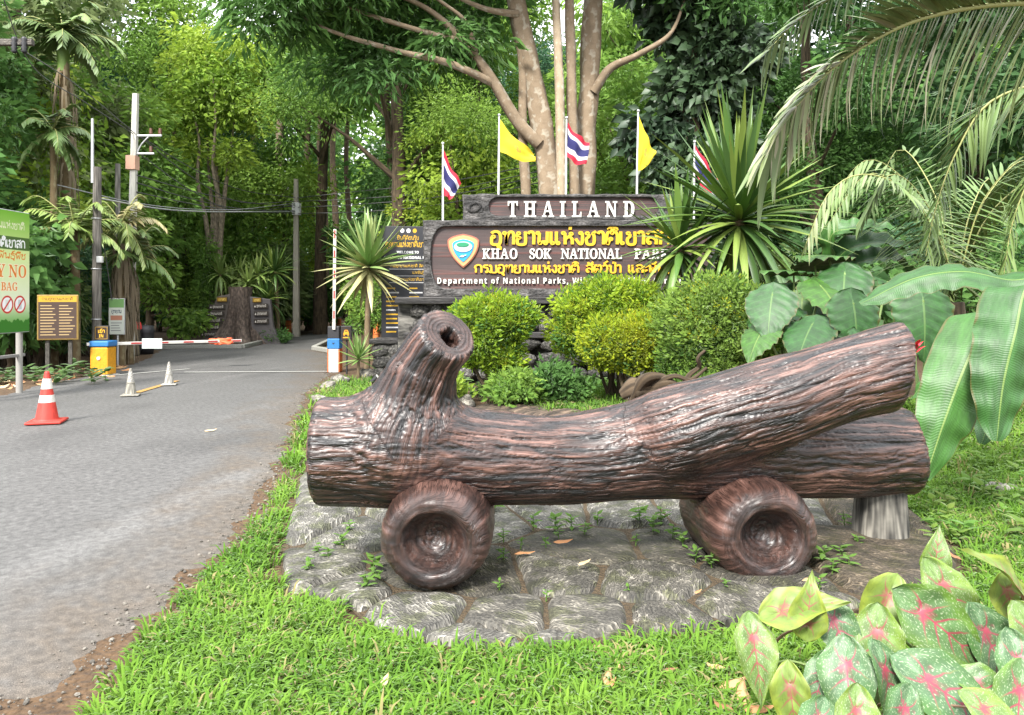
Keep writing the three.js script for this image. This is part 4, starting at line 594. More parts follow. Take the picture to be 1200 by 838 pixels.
// ---------------------------------------------------------------- parked white car seen through the banana leaves, and the paving it stands on
{
  const D = 24, c = V(P(1118, 350, D).x, 0, -D - 1);
  structure('driveway', (() => { const g = new THREE.PlaneGeometry(14, 9); g.rotateX(-Math.PI / 2); const u = g.attributes.uv; for (let i = 0; i < u.count; i++) u.setXY(i, u.getX(i) * 8, u.getY(i) * 5); g.translate(c.x + 4, 0.02, c.z - 0.5); return g; })(), std(lin(0.5, 0.46, 0.38), 0.9, { map: texGrey }), 'pale concrete driveway under the parked car', 'driveway');
  const t = thing('parked_car', 'white car half hidden behind the banana leaves', 'car', c.setY(0.02), 0.15), s = new THREE.Shape(); [[-2.1, 0.35], [-2.15, 0.85], [-1.95, 1.02], [-1.0, 1.08], [-0.35, 1.55], [1.35, 1.58], [2.05, 1.1], [2.15, 0.85], [2.12, 0.35]].forEach(([x, y], i) => i ? s.lineTo(x, y) : s.moveTo(x, y)); s.closePath();
  const body = new THREE.ExtrudeGeometry(s, { depth: 1.5, bevelEnabled: true, bevelThickness: 0.12, bevelSize: 0.08, bevelSegments: 4 }); body.translate(0, 0, -0.75); part('body', body, new THREE.MeshPhysicalMaterial({ color: lin(0.8, 0.8, 0.8), roughness: 0.3, clearcoat: 1 }), t);
  const glass = std(lin(0.015, 0.02, 0.022), 0.12); const win = (pts, z) => { const q = new THREE.Shape(); pts.forEach(([x, y], i) => i ? q.lineTo(x, y) : q.moveTo(x, y)); part('side_window', new THREE.ExtrudeGeometry(q, { depth: 0.02, bevelEnabled: false }), glass, t, V(0, 0, z)); };
  for (const z of [0.87, -0.89]) { win([[-0.85, 1.08], [-0.3, 1.48], [0.35, 1.5], [0.35, 1.08]], z); win([[0.45, 1.08], [0.45, 1.5], [1.25, 1.5], [1.7, 1.12]], z); }
  for (const [x, z] of [[-1.35, 0.78], [1.35, 0.78], [-1.35, -0.78], [1.35, -0.78]]) { const w = part('wheel', new THREE.TorusGeometry(0.24, 0.1, 10, 24), matBlack, t, V(x, 0.34, z)); part('rim', cyl(0.2, 0.2, 0.1, 18).rotateX(1.5708).translate(0, 0, -0.05), matSteel, w); }
  for (const z of [-0.6, 0.6]) part('headlight', box(0.05, 0.16, 0.3, -2.2, 0.85, z, 0.02), matSteel, t);
}
// ---------------------------------------------------------------- foliage
// a spray of leaves round a point: every leaf is a folded rhombus of four faces
function spray(n, R, len, wid, seed, { droop = 0.35, squash = 0.8, curl = 0.25, flat = false } = {}) {
  const r = rng(seed), pos = [], idx = [];
  for (let i = 0; i < n; i++) {
    const u = r() * 2 - 1, a = r() * 6.2832, q = Math.sqrt(1 - u * u), rad = R * (0.25 + 0.75 * Math.cbrt(r())), c = V(q * Math.cos(a) * rad, u * rad * squash, q * Math.sin(a) * rad);
    const dir = V(q * Math.cos(a), u * 0.5 - droop + (r() - 0.5) * 0.5, q * Math.sin(a)).normalize(), side = V(r() - 0.5, (r() - 0.5) * 0.5, r() - 0.5).cross(dir).normalize(), up = dir.clone().cross(side), L = len * (0.7 + 0.6 * r()), W = wid * (0.7 + 0.6 * r()), k = pos.length / 3;
    const pt = (t, s, h) => { const p = c.clone().addScaledVector(dir, t * L).addScaledVector(side, s * W * 0.5).addScaledVector(up, h * L); pos.push(p.x, p.y, p.z); };
    pt(0, 0, 0); pt(0.42, 1, curl * 0.5); pt(0.5, 0, 0.02); pt(0.42, -1, curl * 0.5); pt(1, 0, -curl * 0.5);
    if (flat) idx.push(k, k + 1, k + 4, k, k + 4, k + 3); else idx.push(k, k + 1, k + 2, k, k + 2, k + 3, k + 1, k + 4, k + 2, k + 2, k + 4, k + 3);
  }
  return geoFrom(pos, idx);
}
const mixc = (a, b, t) => [lerp(a[0], b[0], t), lerp(a[1], b[1], t), lerp(a[2], b[2], t)];
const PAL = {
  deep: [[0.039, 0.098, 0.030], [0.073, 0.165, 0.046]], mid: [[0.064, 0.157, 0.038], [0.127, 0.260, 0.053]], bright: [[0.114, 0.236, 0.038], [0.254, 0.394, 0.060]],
  lime: [[0.191, 0.331, 0.038], [0.394, 0.503, 0.060]], olive: [[0.095, 0.157, 0.046], [0.191, 0.260, 0.083]], blue: [[0.036, 0.104, 0.048], [0.076, 0.174, 0.083]],
};
const matLeaf = leafMat(0xffffff, { transmission: 0.42, vertexColors: true }), matLeafGloss = new THREE.MeshPhysicalMaterial({ color: 0xffffff, vertexColors: true, roughness: 0.5, side: THREE.DoubleSide });
const SPR = { broad: [0, 1, 2].map(i => spray(34, 0.62, 0.30, 0.13, 100 + i)), long: [0, 1].map(i => spray(36, 0.62, 0.40, 0.10, 200 + i, { droop: 0.7 })), small: [0, 1].map(i => spray(60, 0.55, 0.17, 0.08, 300 + i, { flat: true })), big: [0, 1].map(i => spray(22, 0.62, 0.42, 0.24, 400 + i, { droop: 0.6 })), hedge: [0, 1].map(i => spray(46, 0.13, 0.055, 0.026, 500 + i, { flat: true, droop: -0.35, squash: 0.9 })), herb: [0, 1].map(i => spray(16, 0.09, 0.09, 0.04, 600 + i, { droop: -0.3, squash: 0.5 })), feather: [0, 1].map(i => spray(110, 0.6, 0.1, 0.035, 700 + i, { flat: true, droop: 0.2 })) };
// leaves of one plant: sprays set through ellipsoids, denser near their skin, each ellipsoid a clump with its own leaf tone; joined into one part
function foliage(name, clumps, count, geo, mat, pal, seed, parent, scale = 1, shell = 0.45, low = -1) {
  const r = rng(seed), vol = clumps.map(c => c[3] * c[4] * c[5]), tot = vol.reduce((a, b) => a + b, 0), M = new THREE.Matrix4(), q = new THREE.Quaternion(), e = new THREE.Euler(), tone = clumps.map(() => r());
  const P0 = geo.attributes.position.array, N0 = geo.attributes.normal.array, I0 = geo.index.array, nv = P0.length / 3, pos = new Float32Array(count * nv * 3), nor = new Float32Array(count * nv * 3), col = new Float32Array(count * nv * 3), idx = new Uint32Array(count * I0.length), place = new THREE.Vector3(), sc = new THREE.Vector3();
  for (let i = 0; i < count; i++) {
    let k = 0, t = r() * tot; while (k < clumps.length - 1 && (t -= vol[k]) > 0) k++;
    const c = clumps[k]; let u; do u = r() * 2 - 1; while (u < low); const a = r() * 6.2832, s = Math.sqrt(1 - u * u), d = Math.pow(r(), shell), f = 1 + 0.22 * N3(c[0] + s * Math.cos(a) * 2, u * 2, s * Math.sin(a) * 2 + seed);
    q.setFromEuler(e.set((r() - 0.5) * 1.2, r() * 6.28, (r() - 0.5) * 1.2)); const z = scale * (0.65 + 0.7 * r());
    const m = M.compose(place.set(c[0] + s * Math.cos(a) * d * c[3] * f, c[1] + u * d * c[4] * f, c[2] + s * Math.sin(a) * d * c[5] * f), q, sc.set(z, z, z)).elements, p = mixc(pal[0], pal[1], clamp(0.55 * tone[k] + 0.6 * r() * r()));
    for (let v = 0, o = i * nv * 3; v < nv; v++, o += 3) {
      const x = P0[v * 3], y = P0[v * 3 + 1], w = P0[v * 3 + 2], nx = N0[v * 3], ny = N0[v * 3 + 1], nz = N0[v * 3 + 2];
      pos[o] = m[0] * x + m[4] * y + m[8] * w + m[12]; pos[o + 1] = m[1] * x + m[5] * y + m[9] * w + m[13]; pos[o + 2] = m[2] * x + m[6] * y + m[10] * w + m[14];
      nor[o] = (m[0] * nx + m[4] * ny + m[8] * nz) / z; nor[o + 1] = (m[1] * nx + m[5] * ny + m[9] * nz) / z; nor[o + 2] = (m[2] * nx + m[6] * ny + m[10] * nz) / z;
      const j = 0.88 + 0.24 * ((Math.floor(v / 5) * 0.618 + i * 0.37) % 1); col[o] = p[0] * j; col[o + 1] = p[1] * j; col[o + 2] = p[2] * j;
    }
    for (let v = 0, o = i * I0.length; v < I0.length; v++) idx[o + v] = I0[v] + i * nv;
  }
  const g = new THREE.BufferGeometry(); g.setAttribute('position', new THREE.BufferAttribute(pos, 3)); g.setAttribute('normal', new THREE.BufferAttribute(nor, 3)); g.setAttribute('color', new THREE.BufferAttribute(col, 3)); g.setIndex(new THREE.BufferAttribute(idx, 1));
  const out = part(name, g, mat, parent); out.userData.kind = 'stuff'; return out;
}
const texBark = dataTex(512, (u, v) => { const s = T2(u, v, 24, 5, 2), b = T2(u, v, 4, 51, 4), l = smooth(0.0, 0.34, T2(u, v, 5, 61, 4)), k = clamp(0.55 + 0.2 * s + 0.5 * b); return mixc([0.50 + 0.22 * k, 0.44 + 0.21 * k, 0.36 + 0.2 * k], [0.80, 0.79, 0.74], l * 0.7); }, { srgb: true });
const texDarkBark = dataTex(256, (u, v) => { const k = clamp(0.42 + 0.35 * pn(u * 14, v * 3, 1000, 9) + 0.35 * T2(u, v, 6, 15, 4)); return [0.2 + 0.32 * k, 0.17 + 0.28 * k, 0.13 + 0.23 * k]; }, { srgb: true });
const matBarkPale = std(lin(0.62, 0.59, 0.55), 0.9, { map: texBark, bumpMap: texBark, bumpScale: 0.03 }), matBarkDark = std(lin(0.7, 0.68, 0.62), 0.95, { map: texDarkBark, bumpMap: texDarkBark, bumpScale: 0.05 });
// a forest tree: bent trunk, forked limbs, crown of clumps at limb ends
function tree(px, D, h, r0, crownR, crownH, pal, geo, n, label, { bark = matBarkDark, seed = 1, lean = 0, group, nClump = 9, low = 0.35, scale = 1, mat = matLeaf } = {}) {
  const r = rng(seed * 977 + 13), X = P(px, 350, D).x, y0 = groundHeight(X, -D), t = thing('forest_tree', label, 'tree', V(X, y0 - 0.15, -D), 0, group), top = V(lean * h * 0.15 + (r() - 0.5), h * 0.9, (r() - 0.5) * 1.5);
  part('trunk', tube([V(0, 0, 0), V((r() - 0.5) * 0.4, h * 0.25, 0), V(top.x * 0.5 + (r() - 0.5) * 0.6, h * 0.55, (r() - 0.5) * 0.5), top], [r0 * 1.35, r0, r0 * 0.72, r0 * 0.12], 12, 26, 0.25, seed), bark, t);
  const clumps = [];
  for (let i = 0; i < nClump; i++) {
    const f = (i + 0.5) / nClump, y = h * lerp(low, 0.97, f), a = i * 2.4 + r(), w = crownR * (0.45 + 0.75 * Math.sin(Math.PI * lerp(0.22, 0.9, f))) * (0.6 + 0.5 * r()), c = V(top.x * f + Math.cos(a) * w * 0.75, y, Math.sin(a) * w * 0.75), cr = crownR * (0.38 + 0.25 * r());
    clumps.push([c.x, c.y, c.z, cr, cr * (crownH / crownR) * 0.75, cr]);
    const s = V(top.x * f * 0.8, y * 0.72, 0); part('limb', tube([s, s.clone().lerp(c, 0.5).add(V(0, -0.2 + 0.5 * r(), 0)), c], [r0 * 0.42 * (1.2 - f), r0 * 0.24 * (1.2 - f), 0.02], 6, 10, 0.2, i), bark, t);
  }
  foliage('crown', clumps, n, geo, mat, pal, seed, t, scale);
  return t;
}
{
  const G1 = 'dark trees closing the wood behind the gate', L = {
    far: ['tall mid green tree in the shady wood far behind the gate', 'tall dark green tree in the shady wood far behind the gate', 'tall light green tree in the shady wood far behind the gate'],
    mid: ['broad mid green tree in the wood behind the road', 'small leaved bluish green tree in the wood behind the road', 'long leaved light green tree in the wood behind the road', 'broad dark green tree in the wood behind the road'],
    back: ['dark green tree rising on the slope at the very back', 'mid green tree rising on the slope at the very back', 'light green tree rising on the slope at the very back'],
    young: ['young light green leafy tree in the understorey of the wood', 'young small leaved green tree in the understorey of the wood', 'young lime green leafy tree in the understorey of the wood'] };
  // back rows close the view; labels are shared because only their place tells them apart
  const rr = rng(99);
  const row = (protos, spots, label, group) => spots.forEach(([px, D], i) => { const X = P(px, 350, D).x, src = protos[i % protos.length]; let o; if (i < protos.length) o = src; else { o = src.clone(); o.name = numbered('forest_tree'); scene.add(o); } o.position.set(X, groundHeight(X, -D) - 0.15, -D); o.rotation.y = i < protos.length ? 0 : rr() * 6.28; o.scale.setScalar(0.88 + 0.28 * rr()); tag(o, label[i % protos.length], 'tree', group); });
  const spread = (n, x0, dx, d0, dd) => Array.from({ length: n }, (_, i) => [x0 + i * dx + rr() * dx * 0.4, d0 + rr() * dd]);
  row([[PAL.deep, 0], [PAL.mid, 1], [PAL.bright, 2]].map(([p, i]) => tree(0, 78, 22, 0.4, 6.2, 6.5, p, SPR.broad[i], 300, L.back, { seed: 1 + i, low: 0.04, scale: 2.6, nClump: 10 })), spread(13, -260, 140, 74, 10), L.back, 'trees on the slope at the back');
  row([[PAL.mid, 0], [PAL.deep, 1], [PAL.bright, 2]].map(([p, i]) => tree(0, 55, 18.5, 0.35, 4.6, 5.5, p, SPR.broad[i], 420, L.far, { seed: 11 + i, low: 0.06, scale: 1.7, nClump: 11 })), spread(10, -190, 165, 52, 8).filter(([x]) => x < 350 || x > 455), L.far, G1);
  row([[PAL.mid, SPR.broad[0], 560], [PAL.blue, SPR.small[1], 640], [PAL.bright, SPR.long[0], 520], [PAL.deep, SPR.broad[2], 560]].map(([p, g, n], i) => tree(0, 34, 15.5, 0.26, 3.4, 3.6, p, g, n, L.mid, { seed: 21 + i, low: 0.18, nClump: 11, scale: 1.05 })), [[-70, 26], [60, 31], [150, 39], [232, 43], [505, 33], [585, 41], [770, 35], [985, 31], [868, 31], [1100, 36], [1225, 30]], L.mid, 'trees of the wood behind the road');
  row([[PAL.bright, SPR.broad[1], 330], [PAL.mid, SPR.small[0], 380], [PAL.lime, SPR.broad[0], 260]].map(([p, g, n], i) => tree(0, 28, 8, 0.12, 2.1, 2.6, p, g, n, L.mid, { seed: 31 + i, low: 0.16, nClump: 11, scale: 0.72 })), [[176, 29], [215, 33], [330, 35], [300, 33], [505, 27], [545, 24], [120, 24], [590, 29], [20, 21], [735, 24], [1040, 24], [270, 36]], L.young, 'young trees under the tall wood');
  // trees that stand out
  tree(20, 22, 14.5, 0.2, 3.0, 3.0, [[0.12, 0.17, 0.06], [0.24, 0.29, 0.11]], SPR.broad[0], 440, 'pale olive leaved tree rising behind the green billboard', { seed: 41, low: 0.34, nClump: 10 });
  tree(-60, 17, 9, 0.16, 2.2, 2.4, PAL.mid, SPR.broad[2], 480, 'bushy tree on the bank overhanging the billboard', { seed: 48, low: 0.2, nClump: 10, scale: 0.8 });
  tree(205, 31, 15.5, 0.2, 3.1, 3.0, PAL.bright, SPR.small[0], 560, 'sunny light green tree behind the white concrete pole', { seed: 42, low: 0.3, nClump: 10 });
  tree(462, 25, 15, 0.26, 3.4, 3.0, PAL.bright, SPR.feather[0], 520, 'feathery fine leaved tree spreading over the raised barrier', { seed: 43, low: 0.45, nClump: 10, scale: 1.2 });
  tree(545, 27, 14, 0.22, 2.8, 3.4, PAL.bright, SPR.small[1], 520, 'light green small leaved tree behind the left flags', { seed: 44, low: 0.2, nClump: 10 });
  tree(375, 33, 17.5, 0.24, 3.4, 2.6, PAL.bright, SPR.long[0], 420, 'long leaved tree whose high crown hangs over the road', { seed: 45, low: 0.55, nClump: 9 });
  tree(1150, 21, 13, 0.24, 3.2, 3.4, PAL.deep, SPR.broad[1], 420, 'dark tree behind the coconut palm', { seed: 47, low: 0.2 });
  tree(960, 22, 13.5, 0.22, 2.8, 3.4, PAL.mid, SPR.small[0], 500, 'green tree between the creeper covered tree and the palm', { seed: 49, low: 0.25 });
  { // creeper-covered dark tree right of the pale trunks
    const D = 18.5, X = P(815, 350, D).x, t = thing('creeper_tree', 'dark glossy creeper covered tree right of the pale trunks', 'tree', V(X, 0, -D)), c = [];
    part('trunk', tube([V(0, 0, 0), V(0.1, 3, 0), V(-0.1, 6, 0), V(0.1, 10.5, 0)], [0.3, 0.26, 0.22, 0.1], 12, 20, 0.2, 4), matBarkDark, t);
    const r = rng(7); for (let i = 0; i < 17; i++) { const y = 0.8 + i * 0.6; c.push([(r() - 0.5) * 1.7, y, (r() - 0.5) * 1.2, 0.75 + 0.4 * r(), 0.8, 0.8]); }
    foliage('creeper_leaves', c, 1100, SPR.big[0], matLeafGloss, [[0.020, 0.045, 0.020], [0.048, 0.088, 0.034]], 77, t, 0.62);
  }
  { // slender tree with several pale stems
    const D = 27, X = P(249, 350, D).x, t = thing('slender_tree', 'slender tree with fanning pale smooth stems above the stump sign', 'tree', V(X, 0, -D)), m = MPP(D), mat = std(lin(0.62, 0.52, 0.38), 0.85, { map: texGrey });
    const stems = [[[246, 385], [245, 320], [243, 250], [236, 210], [230, 150]], [[250, 385], [250, 300], [252, 230], [247, 170], [244, 110]], [[254, 385], [256, 310], [262, 240], [268, 190], [275, 140]], [[247, 330], [243, 260], [235, 215], [238, 165], [228, 120]], [[256, 320], [262, 250], [256, 200], [262, 150], [262, 100]]];
    stems.forEach((s, i) => part('stem', tube(s.map(([x, y], j) => P(x, y, D).add(V(-X, 0, D + (i - 2) * 0.12 * j))), [0.14, 0.11, 0.085, 0.06, 0.03].map(v => v * (i > 2 ? 0.75 : 1)), 8, 24, 0.15, i), mat, t));
    foliage('crown', [[-0.9, 8.3, 0, 1.2, 1, 1], [0.2, 9.0, 0.2, 1.4, 1.1, 1.1], [1.0, 8.2, 0, 1.0, 0.9, 1], [0, 10.2, 0, 1.6, 1.1, 1.2], [0.9, 6.6, 0.3, 0.6, 0.5, 0.6], [-0.8, 6.9, 0.2, 0.5, 0.4, 0.5]], 330, SPR.broad[1], matLeaf, PAL.lime, 52, t, 0.7);
    foliage('climber', [[-0.1, 2.4, 0.2, 0.35, 1.6, 0.35]], 90, SPR.broad[0], matLeaf, PAL.bright, 53, t, 0.45);
  }
  { // group of big pale trunks behind the sign
    const D = 18, big = (name, label, stems, crown, seed) => {
      const X = P(stems[0].p[0][0], 350, D).x, t = thing(name, label, 'tree', V(X, 0, -D)); stems.forEach((s, i) => part(i ? 'limb' : 'trunk', tube(s.p.map(([x, y, dz = 0]) => P(x, y, D).add(V(-X, 0, D + dz))), s.r, s.ns ?? 16, 34, 0.3, i + seed), s.m ?? matBarkPale, t));
      if (crown) foliage('crown', crown, crown.n, crown.geo, matLeaf, crown.pal, seed, t, crown.k ?? 1); return t; };
    const c1 = [[-5, 8.7, 1.0, 1.6, 0.9, 1.4], [-3, 9.6, 0.5, 1.7, 1, 1.4], [-1, 10.2, 1, 1.7, 0.9, 1.5], [-6.3, 7.9, 1, 1.1, 0.7, 1], [1, 11, 0, 2, 1, 1.5], [-4, 6.6, 0.6, 0.8, 0.5, 0.7], [-2.2, 7.4, 0.4, 0.9, 0.6, 0.8], [-4.6, 7.9, -0.9, 1.3, 0.6, 0.8], [-3.4, 8.6, -0.8, 1.3, 0.6, 0.8], [-1.6, 8.8, -0.9, 1.1, 0.5, 0.8], [-5.6, 7.1, -0.9, 0.9, 0.5, 0.7]]; Object.assign(c1, { n: 720, geo: SPR.long[1], pal: PAL.mid, k: 0.75 });
    big('pale_trunk_tree', 'thick pale mottled trunk leaning left with long bare limbs behind the sign', [
      { p: [[645, 420], [645, 230], [632, 130], [615, 50], [600, -20], [590, -90]], r: [0.38, 0.3, 0.26, 0.24, 0.22, 0.18], ns: 22 },
      { p: [[632, 170, 0.2], [610, 150, 0.3], [580, 105, 0.5], [545, 60, 0.7], [505, 25, 0.8], [450, 5, 0.9]], r: [0.16, 0.15, 0.12, 0.09, 0.06, 0.03], ns: 10 },
      { p: [[580, 105, 0.5], [530, 88, 0.9], [470, 75, 1], [400, 55, 1.1], [370, 40, 1.1]], r: [0.10, 0.08, 0.06, 0.04, 0.02], ns: 8 }, { p: [[545, 60, 0.7], [500, 52, 0.9], [440, 35, 1], [395, 18, 1]], r: [0.08, 0.06, 0.045, 0.02], ns: 8 }, { p: [[606, 20, 0.2], [570, 22, 0.6], [530, 8, 0.8]], r: [0.09, 0.06, 0.04], ns: 8 },
      { p: [[560, 78, 0.6], [548, 40, 0.8], [520, 20, 1], [480, -10, 1]], r: [0.07, 0.05, 0.04, 0.02], ns: 7 } ], c1, 61);
    const c2 = [[0.5, 10.6, 0.5, 2, 1, 1.4], [2.2, 9.4, 0.4, 1.2, 0.8, 1], [3.2, 8.6, 0.3, 0.9, 0.6, 0.8]]; Object.assign(c2, { n: 180, geo: SPR.broad[2], pal: PAL.mid, k: 0.8 });
    big('pale_trunk_tree', 'stout upright buff trunk with one limb to the right behind the word land', [{ p: [[684, 420, -0.4], [686, 225, -0.4], [691, 120, -0.4], [695, 30, -0.4], [700, -70, -0.4]], r: [0.36, 0.28, 0.25, 0.24, 0.22], ns: 22 }, { p: [[697, 105, -0.2], [715, 80, 0], [745, 68, 0.2], [782, 45, 0.3], [800, 5, 0.3]], r: [0.13, 0.1, 0.075, 0.05, 0.025], ns: 8 }], c2, 62);
    big('pale_trunk_tree', 'slim straight white trunk between the two stout trunks', [{ p: [[657, 420, 0.5], [656, 225, 0.5], [654, 110, 0.5], [650, 10, 0.5], [648, -70, 0.5]], r: [0.13, 0.11, 0.1, 0.09, 0.08], ns: 12, m: std(lin(0.95, 0.95, 0.92), 0.85, { map: texBark }) }], null, 63);
    big('pale_trunk_tree', 'slim spotted grey trunk touching the stout buff trunk', [{ p: [[671, 420, 0.2], [672, 225, 0.2], [669, 110, 0.2], [667, 10, 0.2], [665, -70, 0.2]], r: [0.14, 0.125, 0.12, 0.11, 0.1], ns: 12 }], null, 64);
    big('pale_trunk_tree', 'thin brown trunk left of the leaning pale trunk', [{ p: [[617, 420, 0.1], [616, 225, 0.1], [612, 160, 0.1], [613, 90, 0.1], [604, 10, 0.1]], r: [0.13, 0.12, 0.11, 0.1, 0.08], ns: 12 }], null, 65);
  }
  // bare trunks of the wood between barrier and board
  for (const [px, D, r, h] of [[330, 40, 0.22, 14], [363, 37, 0.17, 13], [378, 46, 0.25, 16], [392, 50, 0.22, 16], [408, 44, 0.16, 14], [457, 27, 0.13, 13], [470, 40, 0.25, 15], [300, 52, 0.25, 16], [560, 33, 0.2, 13]]) { const b = P(px, 350, D), y0 = groundHeight(b.x, b.z), m = tube([V(0, 0, 0), V(0.12, h * 0.35, 0), V(-0.1, h * 0.7, 0.1), V(0.15, h, 0)], [r * 1.3, r, r * 0.85, r * 0.6], 10, 16, 0.2, px), t = thing('tree_trunk', 'straight bare trunk standing in the shade of the wood', 'tree', V(b.x, y0 - 0.1, b.z), 0, 'bare trunks in the shady wood'); part('trunk', m, px === 330 ? matBarkPale : matBarkDark, t); foliage('crown', [[0, h, 0, 2.4, 1.6, 2.4]], 55, SPR.broad[0], matLeaf, PAL.mid, px, t, 1.2); }
}
// shrubs: stems and leaves
function shrub(px, D, w, h, pal, geo, n, label, { seed = 1, scale = 0.5, group, mat = matLeaf, name = 'shrub', cat = 'shrub', low = -0.4, yb = 0 } = {}) {
  const b = P(px, 350, D), r = rng(seed + 5), y0 = groundHeight(b.x, b.z) + yb, t = thing(name, label, cat, V(b.x, y0, b.z), 0, group), c = [];
  for (let i = 0; i < 7; i++) { const a = r() * 6.28, q = r() * 0.6; c.push([Math.cos(a) * w * 0.5 * q, h * (0.3 + 0.5 * r()), Math.sin(a) * w * 0.4 * q, w * (0.22 + 0.12 * r()), h * 0.28, w * 0.24]); }
  for (let i = 0; i < 5; i++) { const k = c[i]; part('stem', tube([V((r() - 0.5) * w * 0.15, -0.03, (r() - 0.5) * 0.1), V(k[0] * 0.5, k[1] * 0.5, k[2] * 0.5), V(k[0], k[1], k[2])], [0.025 + 0.01 * w, 0.02, 0.008], 6, 8), matBarkDark, t); }
  foliage('foliage', c, n, geo, mat, pal, seed, t, scale, 0.45, low); return t;
}
{
  const gl = 'leafy undergrowth along the wooded roadside', lb = 'shrub in the undergrowth along the wooded roadside';
  const r = rng(31), wild = [[PAL.mid, SPR.broad[0]], [PAL.deep, SPR.big[1]], [PAL.bright, SPR.small[0]], [PAL.olive, SPR.long[0]], [PAL.blue, SPR.broad[2]], [PAL.mid, SPR.big[0]]];
  const look = ['broad leaved mid green', 'large leaved dark green', 'small leaved light green', 'narrow leaved olive', 'broad leaved bluish green', 'large leaved mid green'], scatter = (k, spots, label, group, h, sc) => { const protos = wild.map(([p, g], i) => () => shrub(0, 20, 2.2, h, p, g, 150, look[i] + ' ' + label, { seed: 800 + k * 20 + i, scale: sc, group })), made = []; spots.forEach(([px, D], i) => { const j = (i * 5 + k) % 6, X = P(px, 350, D).x; let o; if (!made[j]) o = made[j] = protos[j](); else { o = made[j].clone(); o.name = numbered('shrub'); scene.add(o); } o.position.set(X, groundHeight(X, -D), -D); o.rotation.y = r() * 6.28; o.scale.setScalar(0.75 + 0.55 * r()); }); };
  const along = (n, x0, dx, d0, dd, far = () => 0) => Array.from({ length: n }, (_, i) => [x0 + i * dx + r() * dx * 0.6, d0 + r() * dd + far(i)]);
  scatter(0, [...along(15, -95, 14.5, 15.5, 5, i => i > 9 ? 5 : 0), ...along(6, 10, 14, 17.2, 1.5)], lb, gl, 2.6, 0.5); scatter(1, along(14, 150, 17, 31, 9), lb, gl, 3, 0.75);
  scatter(2, along(12, 420, 36, 20, 9), 'shrub in the thicket behind the stone wall', 'thicket behind the stone wall', 2.8, 0.6);
  scatter(3, along(12, 880, 32, 13, 7, i => i > 5 && i < 9 ? 9 : 0), 'shrub in the thicket behind the banana leaves', 'thicket behind the banana leaves', 2.9, 0.52);
  shrub(222, 25.5, 1.7, 1.1, PAL.bright, SPR.big[0], 60, 'low broad leaved shrub on the bed left of the stump sign', { seed: 920, scale: 0.42 });
  shrub(322, 26.3, 1.2, 0.4, PAL.mid, SPR.broad[0], 80, 'low dark ground shrub at the kerb corner by the stump sign', { seed: 921, scale: 0.3 });
  for (let i = 0; i < 5; i++) shrub(392 + i * 13, 56 + i, 4.5, 3.2, PAL.lime, SPR.broad[i % 3], 130, 'pale lime bush glowing at the far end of the road', { seed: 950 + i, scale: 0.9, group: 'lime bushes at the far end of the road' });
  shrub(440, 34, 3.2, 2.2, PAL.lime, SPR.broad[1], 170, 'glowing lime green bush far behind the raised barrier', { seed: 922, scale: 0.6 });
}
// clipped hedges in front of the wall: skin of small leaves on a twiggy core
function hedge(px, pyTop, pyBot, D, clumps, pal, n, label, seed, tips) {
  const b = V(P(px, 350, D).x, 0, -D), t = thing('clipped_bush', label, 'bush', b), c = clumps.map(([x, y, rx, ry, rz = rx, dz = 0]) => { const q = P(x, y, D); return [q.x - b.x, q.y, dz, rx * MPP(D), ry * MPP(D), rz * MPP(D)]; }), r = rng(seed);
  const base = c.length; for (let i = 0; i < 12 * base; i++) { const k = c[i % base], u = r() * 1.7 - 0.7, a = r() * 6.28, q = Math.sqrt(Math.max(0, 1 - u * u)), z = 0.22 + 0.2 * r(); c.push([k[0] + q * Math.cos(a) * k[3] * 0.86, k[1] + u * k[4] * 0.86, k[2] + q * Math.sin(a) * k[5] * 0.86, k[3] * z, k[4] * z, k[5] * z]); }
  for (let i = 0; i < 9; i++) { const k = c[i % base]; part('stem', tube([V((r() - 0.5) * 0.3, -0.05, (r() - 0.5) * 0.2), V(k[0] * 0.4 + (r() - 0.5) * 0.3, k[1] * 0.5, 0), V(k[0] + (r() - 0.5) * k[3], k[1] + (r() - 0.3) * k[4], k[2] + (r() - 0.5) * k[5])], [0.035, 0.025, 0.01], 6, 8), matBarkDark, t); }
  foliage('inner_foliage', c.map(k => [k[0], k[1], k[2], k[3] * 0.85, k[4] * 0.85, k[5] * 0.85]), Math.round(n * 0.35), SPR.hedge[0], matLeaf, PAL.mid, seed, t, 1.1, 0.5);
  foliage('foliage', c, n, SPR.hedge[1], matLeaf, pal, seed + 1, t, 0.95, 0.2); foliage('stray_shoots', c.slice(0, base).map(k => [k[0], k[1], k[2], k[3] * 1.14, k[4] * 1.16, k[5] * 1.14]), Math.round(n * 0.09), SPR.hedge[0], matLeaf, pal, seed + 5, t, 1.25, 0.02, -0.2); if (tips) foliage('young_tips', c, tips, SPR.hedge[0], matLeaf, [[0.328, 0.39, 0.016], [0.484, 0.468, 0.031]], seed + 2, t, 0.75, 0.05, 0.0);
}
const YEL = [[0.13, 0.27, 0.015], [0.35, 0.45, 0.025]];
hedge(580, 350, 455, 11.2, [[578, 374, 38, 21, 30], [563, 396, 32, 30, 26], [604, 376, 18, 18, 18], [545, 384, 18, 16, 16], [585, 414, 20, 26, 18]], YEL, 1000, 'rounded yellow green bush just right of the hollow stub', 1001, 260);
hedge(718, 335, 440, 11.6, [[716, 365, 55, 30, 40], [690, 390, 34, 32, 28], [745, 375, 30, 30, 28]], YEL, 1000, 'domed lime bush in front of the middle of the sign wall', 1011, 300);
hedge(745, 375, 440, 10.9, [[742, 402, 46, 28, 34], [715, 405, 26, 22, 20], [775, 408, 26, 26, 22]], [[0.19, 0.3, 0.015], [0.42, 0.46, 0.02]], 850, 'low bright yellow bush with yellow leaf tips below the domed bush', 1021, 420);
